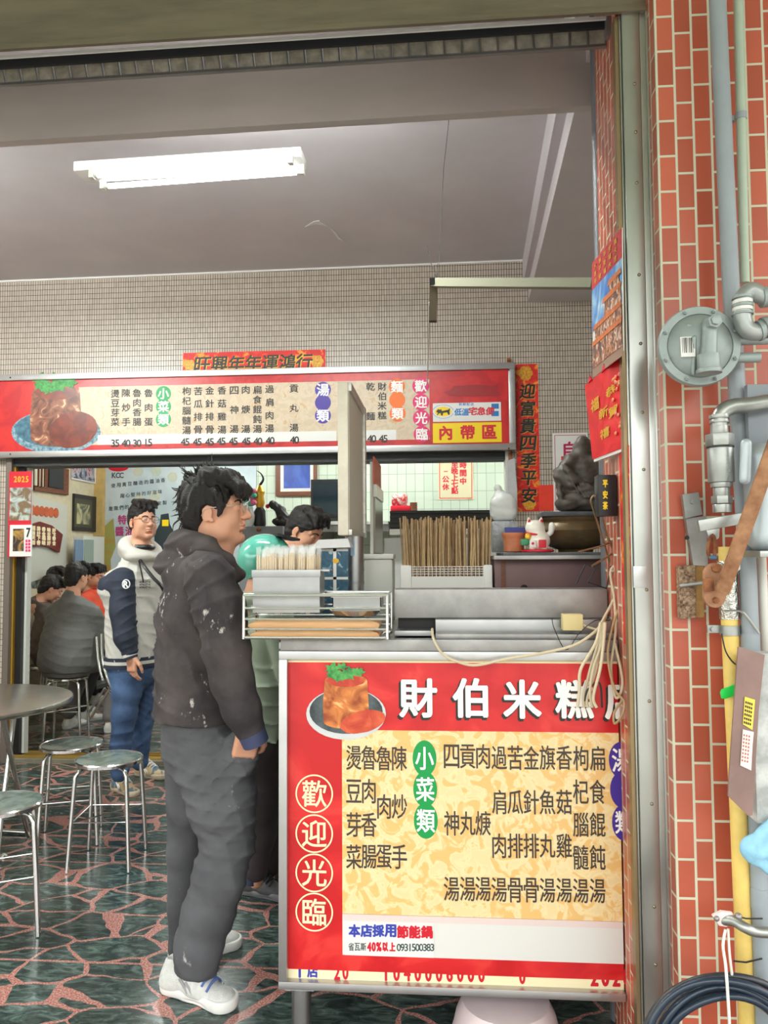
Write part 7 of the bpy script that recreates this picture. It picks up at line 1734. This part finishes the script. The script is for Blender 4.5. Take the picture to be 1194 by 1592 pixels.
# picture and monitor, altar shelf, hood on the far wall
bp_ = thing('framed_picture', 'blue and white picture in a wide brown frame beside the monitor', 'picture', ony(461, 770, YR-.04))
x0, x1, z0, z1 = rect(429, 700, 493, 771, YR-.03); part('frame', MB().bb(x0, x1, YR-.05, YR-.005, z0, z1), M['brown'], bp_, bevel=.01); part('mount', MB().pan(436, 705, 487, 764, YR-.055, .005), M['offwhite'], bp_); part('print', MB().pan(441, 705, 482, 759, YR-.059, .004), pattern_mat('blue_white_print', S(44, 70, 150), S(66, 96, 176), 3, .4, c3=S(226, 230, 224)), bp_)
mo = thing('monitor', 'dark flat screen monitor on the far wall shelf', 'monitor', ony(510, 806, 7.6))
x0, x1, z0, z1 = rect(483, 745, 545, 805, 7.6); part('case', MB().bb(x0, x1, 7.6, 7.66, z0, z1), M['black'], mo, bevel=.006); part('screen', MB().pan(487, 750, 545, 799, 7.598, .002), mat('off_screen', S(24, 36, 42), .08), mo); part('stand', MB().bb((x0+x1)/2-.1, (x0+x1)/2+.1, 7.58, 7.7, z0-.03, z0), M['black'], mo)
x0, x1, z0, z1 = rect(480, 808, 605, 822, 7.55)
wsf = thing('wall_shelf', 'pale shelf under the monitor', 'shelf', ((x0+x1)/2, 8, z0)); part('board', MB().bb(x0, x1, 7.45, YR-.005, z1-.05, z1-.02), M['offwhite'], wsf); part('under_rail', MB().bb(x0, x1, 7.5, 7.53, z0-.03, z1-.05), M['steel_d'], wsf); part('brackets', MB().bb(x0+.05, x0+.09, 7.5, YR-.005, z0-.25, z1-.05), M['steel_d'], wsf)
x0, x1, z0, z1 = rect(372, 818, 440, 845, 6.6)
al = thing('low_cabinet', 'grey cabinet with ornaments on top beyond the helmet', 'cabinet', ((x0+x1)/2, 6.8, 0)); part('body', MB().bb(x0, x1, 6.6, 7.1, 0, z1), mat('grey_cabinet', S(120, 122, 126), .5), al, bevel=.006); part('knob', MB().ball(ony(402, 823, 6.59), .02), M['rust'], al)
T_ = z1+.002
def onc(px, y=6.75): p = ony(px, 800, y); p.z = T_; return p
p = onc(404); t = thing('ornament', 'gold and dark bottle shaped ornament on the grey cabinet', 'ornament', p)
part('base', MB().lathe([(.05, 0), (.055, .02), (.05, .14), (.03, .17)], p, 18), M['dark'], t); part('gold_figure', MB().lathe([(.03, .17), (.045, .21), (.035, .27), (.045, .31), (.02, .36), (.005, .38)], p, 16), M['gold'], t)
part('plume', MB().tube([p+Vector((.0, 0, .37)), p+Vector((.03, 0, .42)), p+Vector((.01, 0, .47)), p+Vector((-.03, 0, .50))], lambda t: .012*(1-t)+.002, 8, smooth=4), M['dark'], t); part('red_top', MB().ball(p+Vector((.07, 0, .18)), (.02, .02, .02)), M['rink'], t)
p = onc(388, 6.70); t = thing('flower_vase', 'vase with teal and pink flowers on the grey cabinet', 'vase', p)
part('vase', MB().lathe([(.03, 0), (.045, .04), (.05, .10), (.03, .15), (.035, .17)], p, 16), M['white'], t); r = random.Random(3)
for k, (m_, n_) in enumerate((('teal_petals', 6), ('pink_petals', 7))):
    for i in range(n_): part('flower', MB().ball(p+Vector((r.uniform(-.07, .06), r.uniform(-.04, .04), .19+r.uniform(0, .13))), (.03, .03, .024), 8), M.setdefault(m_, mat(m_, S(90, 180, 150) if k == 0 else S(226, 110, 150), .7)), t)
p = onc(432, 6.72); s = SDF(*SDF.span((-.16, -.12, 0), (.16, .12, .26), .006)); s.cap((.08, 0, .03), (.02, 0, .14), .05, .045, .02).cap((.02, 0, .14), (-.05, 0, .20), .04, .03, .02).cap((-.05, 0, .2), (-.10, 0, .185), .025, .008, .01).ell((.04, 0, .04), (.09, .07, .04), .02).wrinkle(.004, (70, 70, 70), 3)
v, f = s.mesh(); single('carved_bird', (v+np.array(p), f), M['dark'], 'dark carved bird shaped ornament on the end of the grey cabinet', 'ornament')
# kitchen hood and notice on the tiled wall
Yh = 7.2
hd = thing('range_hood', 'black slatted range hood with a steel lip under the kitchen notice', 'range hood', ony(690, 832, Yh))
x0, x1, z0, z1 = rect(606, 793, 800, 822, Yh); part('body', MB().bb(x0, x1, Yh+.03, YR-.01, z0, z1), M['black'], hd)
for k in range(4): zz = z0+(z1-z0)*(k+.6)/4; part('slat', MB().bb(x0, x1, Yh, Yh+.04, zz-.008, zz+.012), M['dark'], hd)
x0, x1, z0, z1 = rect(606, 822, 800, 831, Yh); part('steel_lip', MB().bb(x0, x1, Yh-.02, Yh+.10, z0, z1), M['steel_b'], hd)
kt = thing('kitchen_notice', 'cream notice with red opening hours characters on the pale tiles', 'notice', ony(709, 776, YR-.02))
part('sheet', MB().pan(681, 712, 736, 777, YR-.012, .008), mat('cream_notice', S(214, 204, 166), .6), kt)
l = MB()
for s_, x, y, st in (('時間中', 720, 723, 12.5), ('至晚上七點', 707, 722, 10.2), ('一公休', 693, 733, 12)):
    for i, c_ in enumerate(s_): word(l, c_, x, y+st*i, 10, 10, YR-.0135, .5)
frame4(l, 683, 714, 734, 775, YR-.0128, .008, .0006); part('red_lettering', l, M['rink'], kt)
cc = thing('condiment_basket', 'small red and white packets on top of the range hood', 'packets', ony(622, 793, 7.5))
x0, x1, z0, z1 = rect(607, 772, 638, 792, 7.45); z0 = hd and ony(690, 793, Yh).z+.002
part('basket', MB().bb(x0, x1, 7.45, 7.6, z0, z0+.06), M['rink'], cc, bevel=.01); part('packets', MB().bb(x0+.01, x1-.03, 7.46, 7.58, z0+.06, z1+.03), pattern_mat('packet_print', S(200, 40, 50), S(220, 226, 214), 14, .4), cc, bevel=.02)
part('jar', MB().cyl((x1+.03, 7.48, z0), (x1+.03, 7.48, z0+.09), .035, n=16), M['brown'], cc)
single('wall_panel_board', MB().pan(598, 836, 793, 1010, 7.0, .05), mat('white_kitchen_panel', S(206, 208, 206), .5, var=.04), 'white kitchen partition board behind the skewers', 'partition')
cu = single('hanging_curtain', MB().poly([(789, 716), (800, 712), (804, 760), (803, 800), (790, 800)], YB-.08, .02), mat('grey_white_cloth', S(190, 188, 190), .8, var=.1, vs=14), 'narrow grey white cloth strip hanging beside the tall couplet', 'cloth')
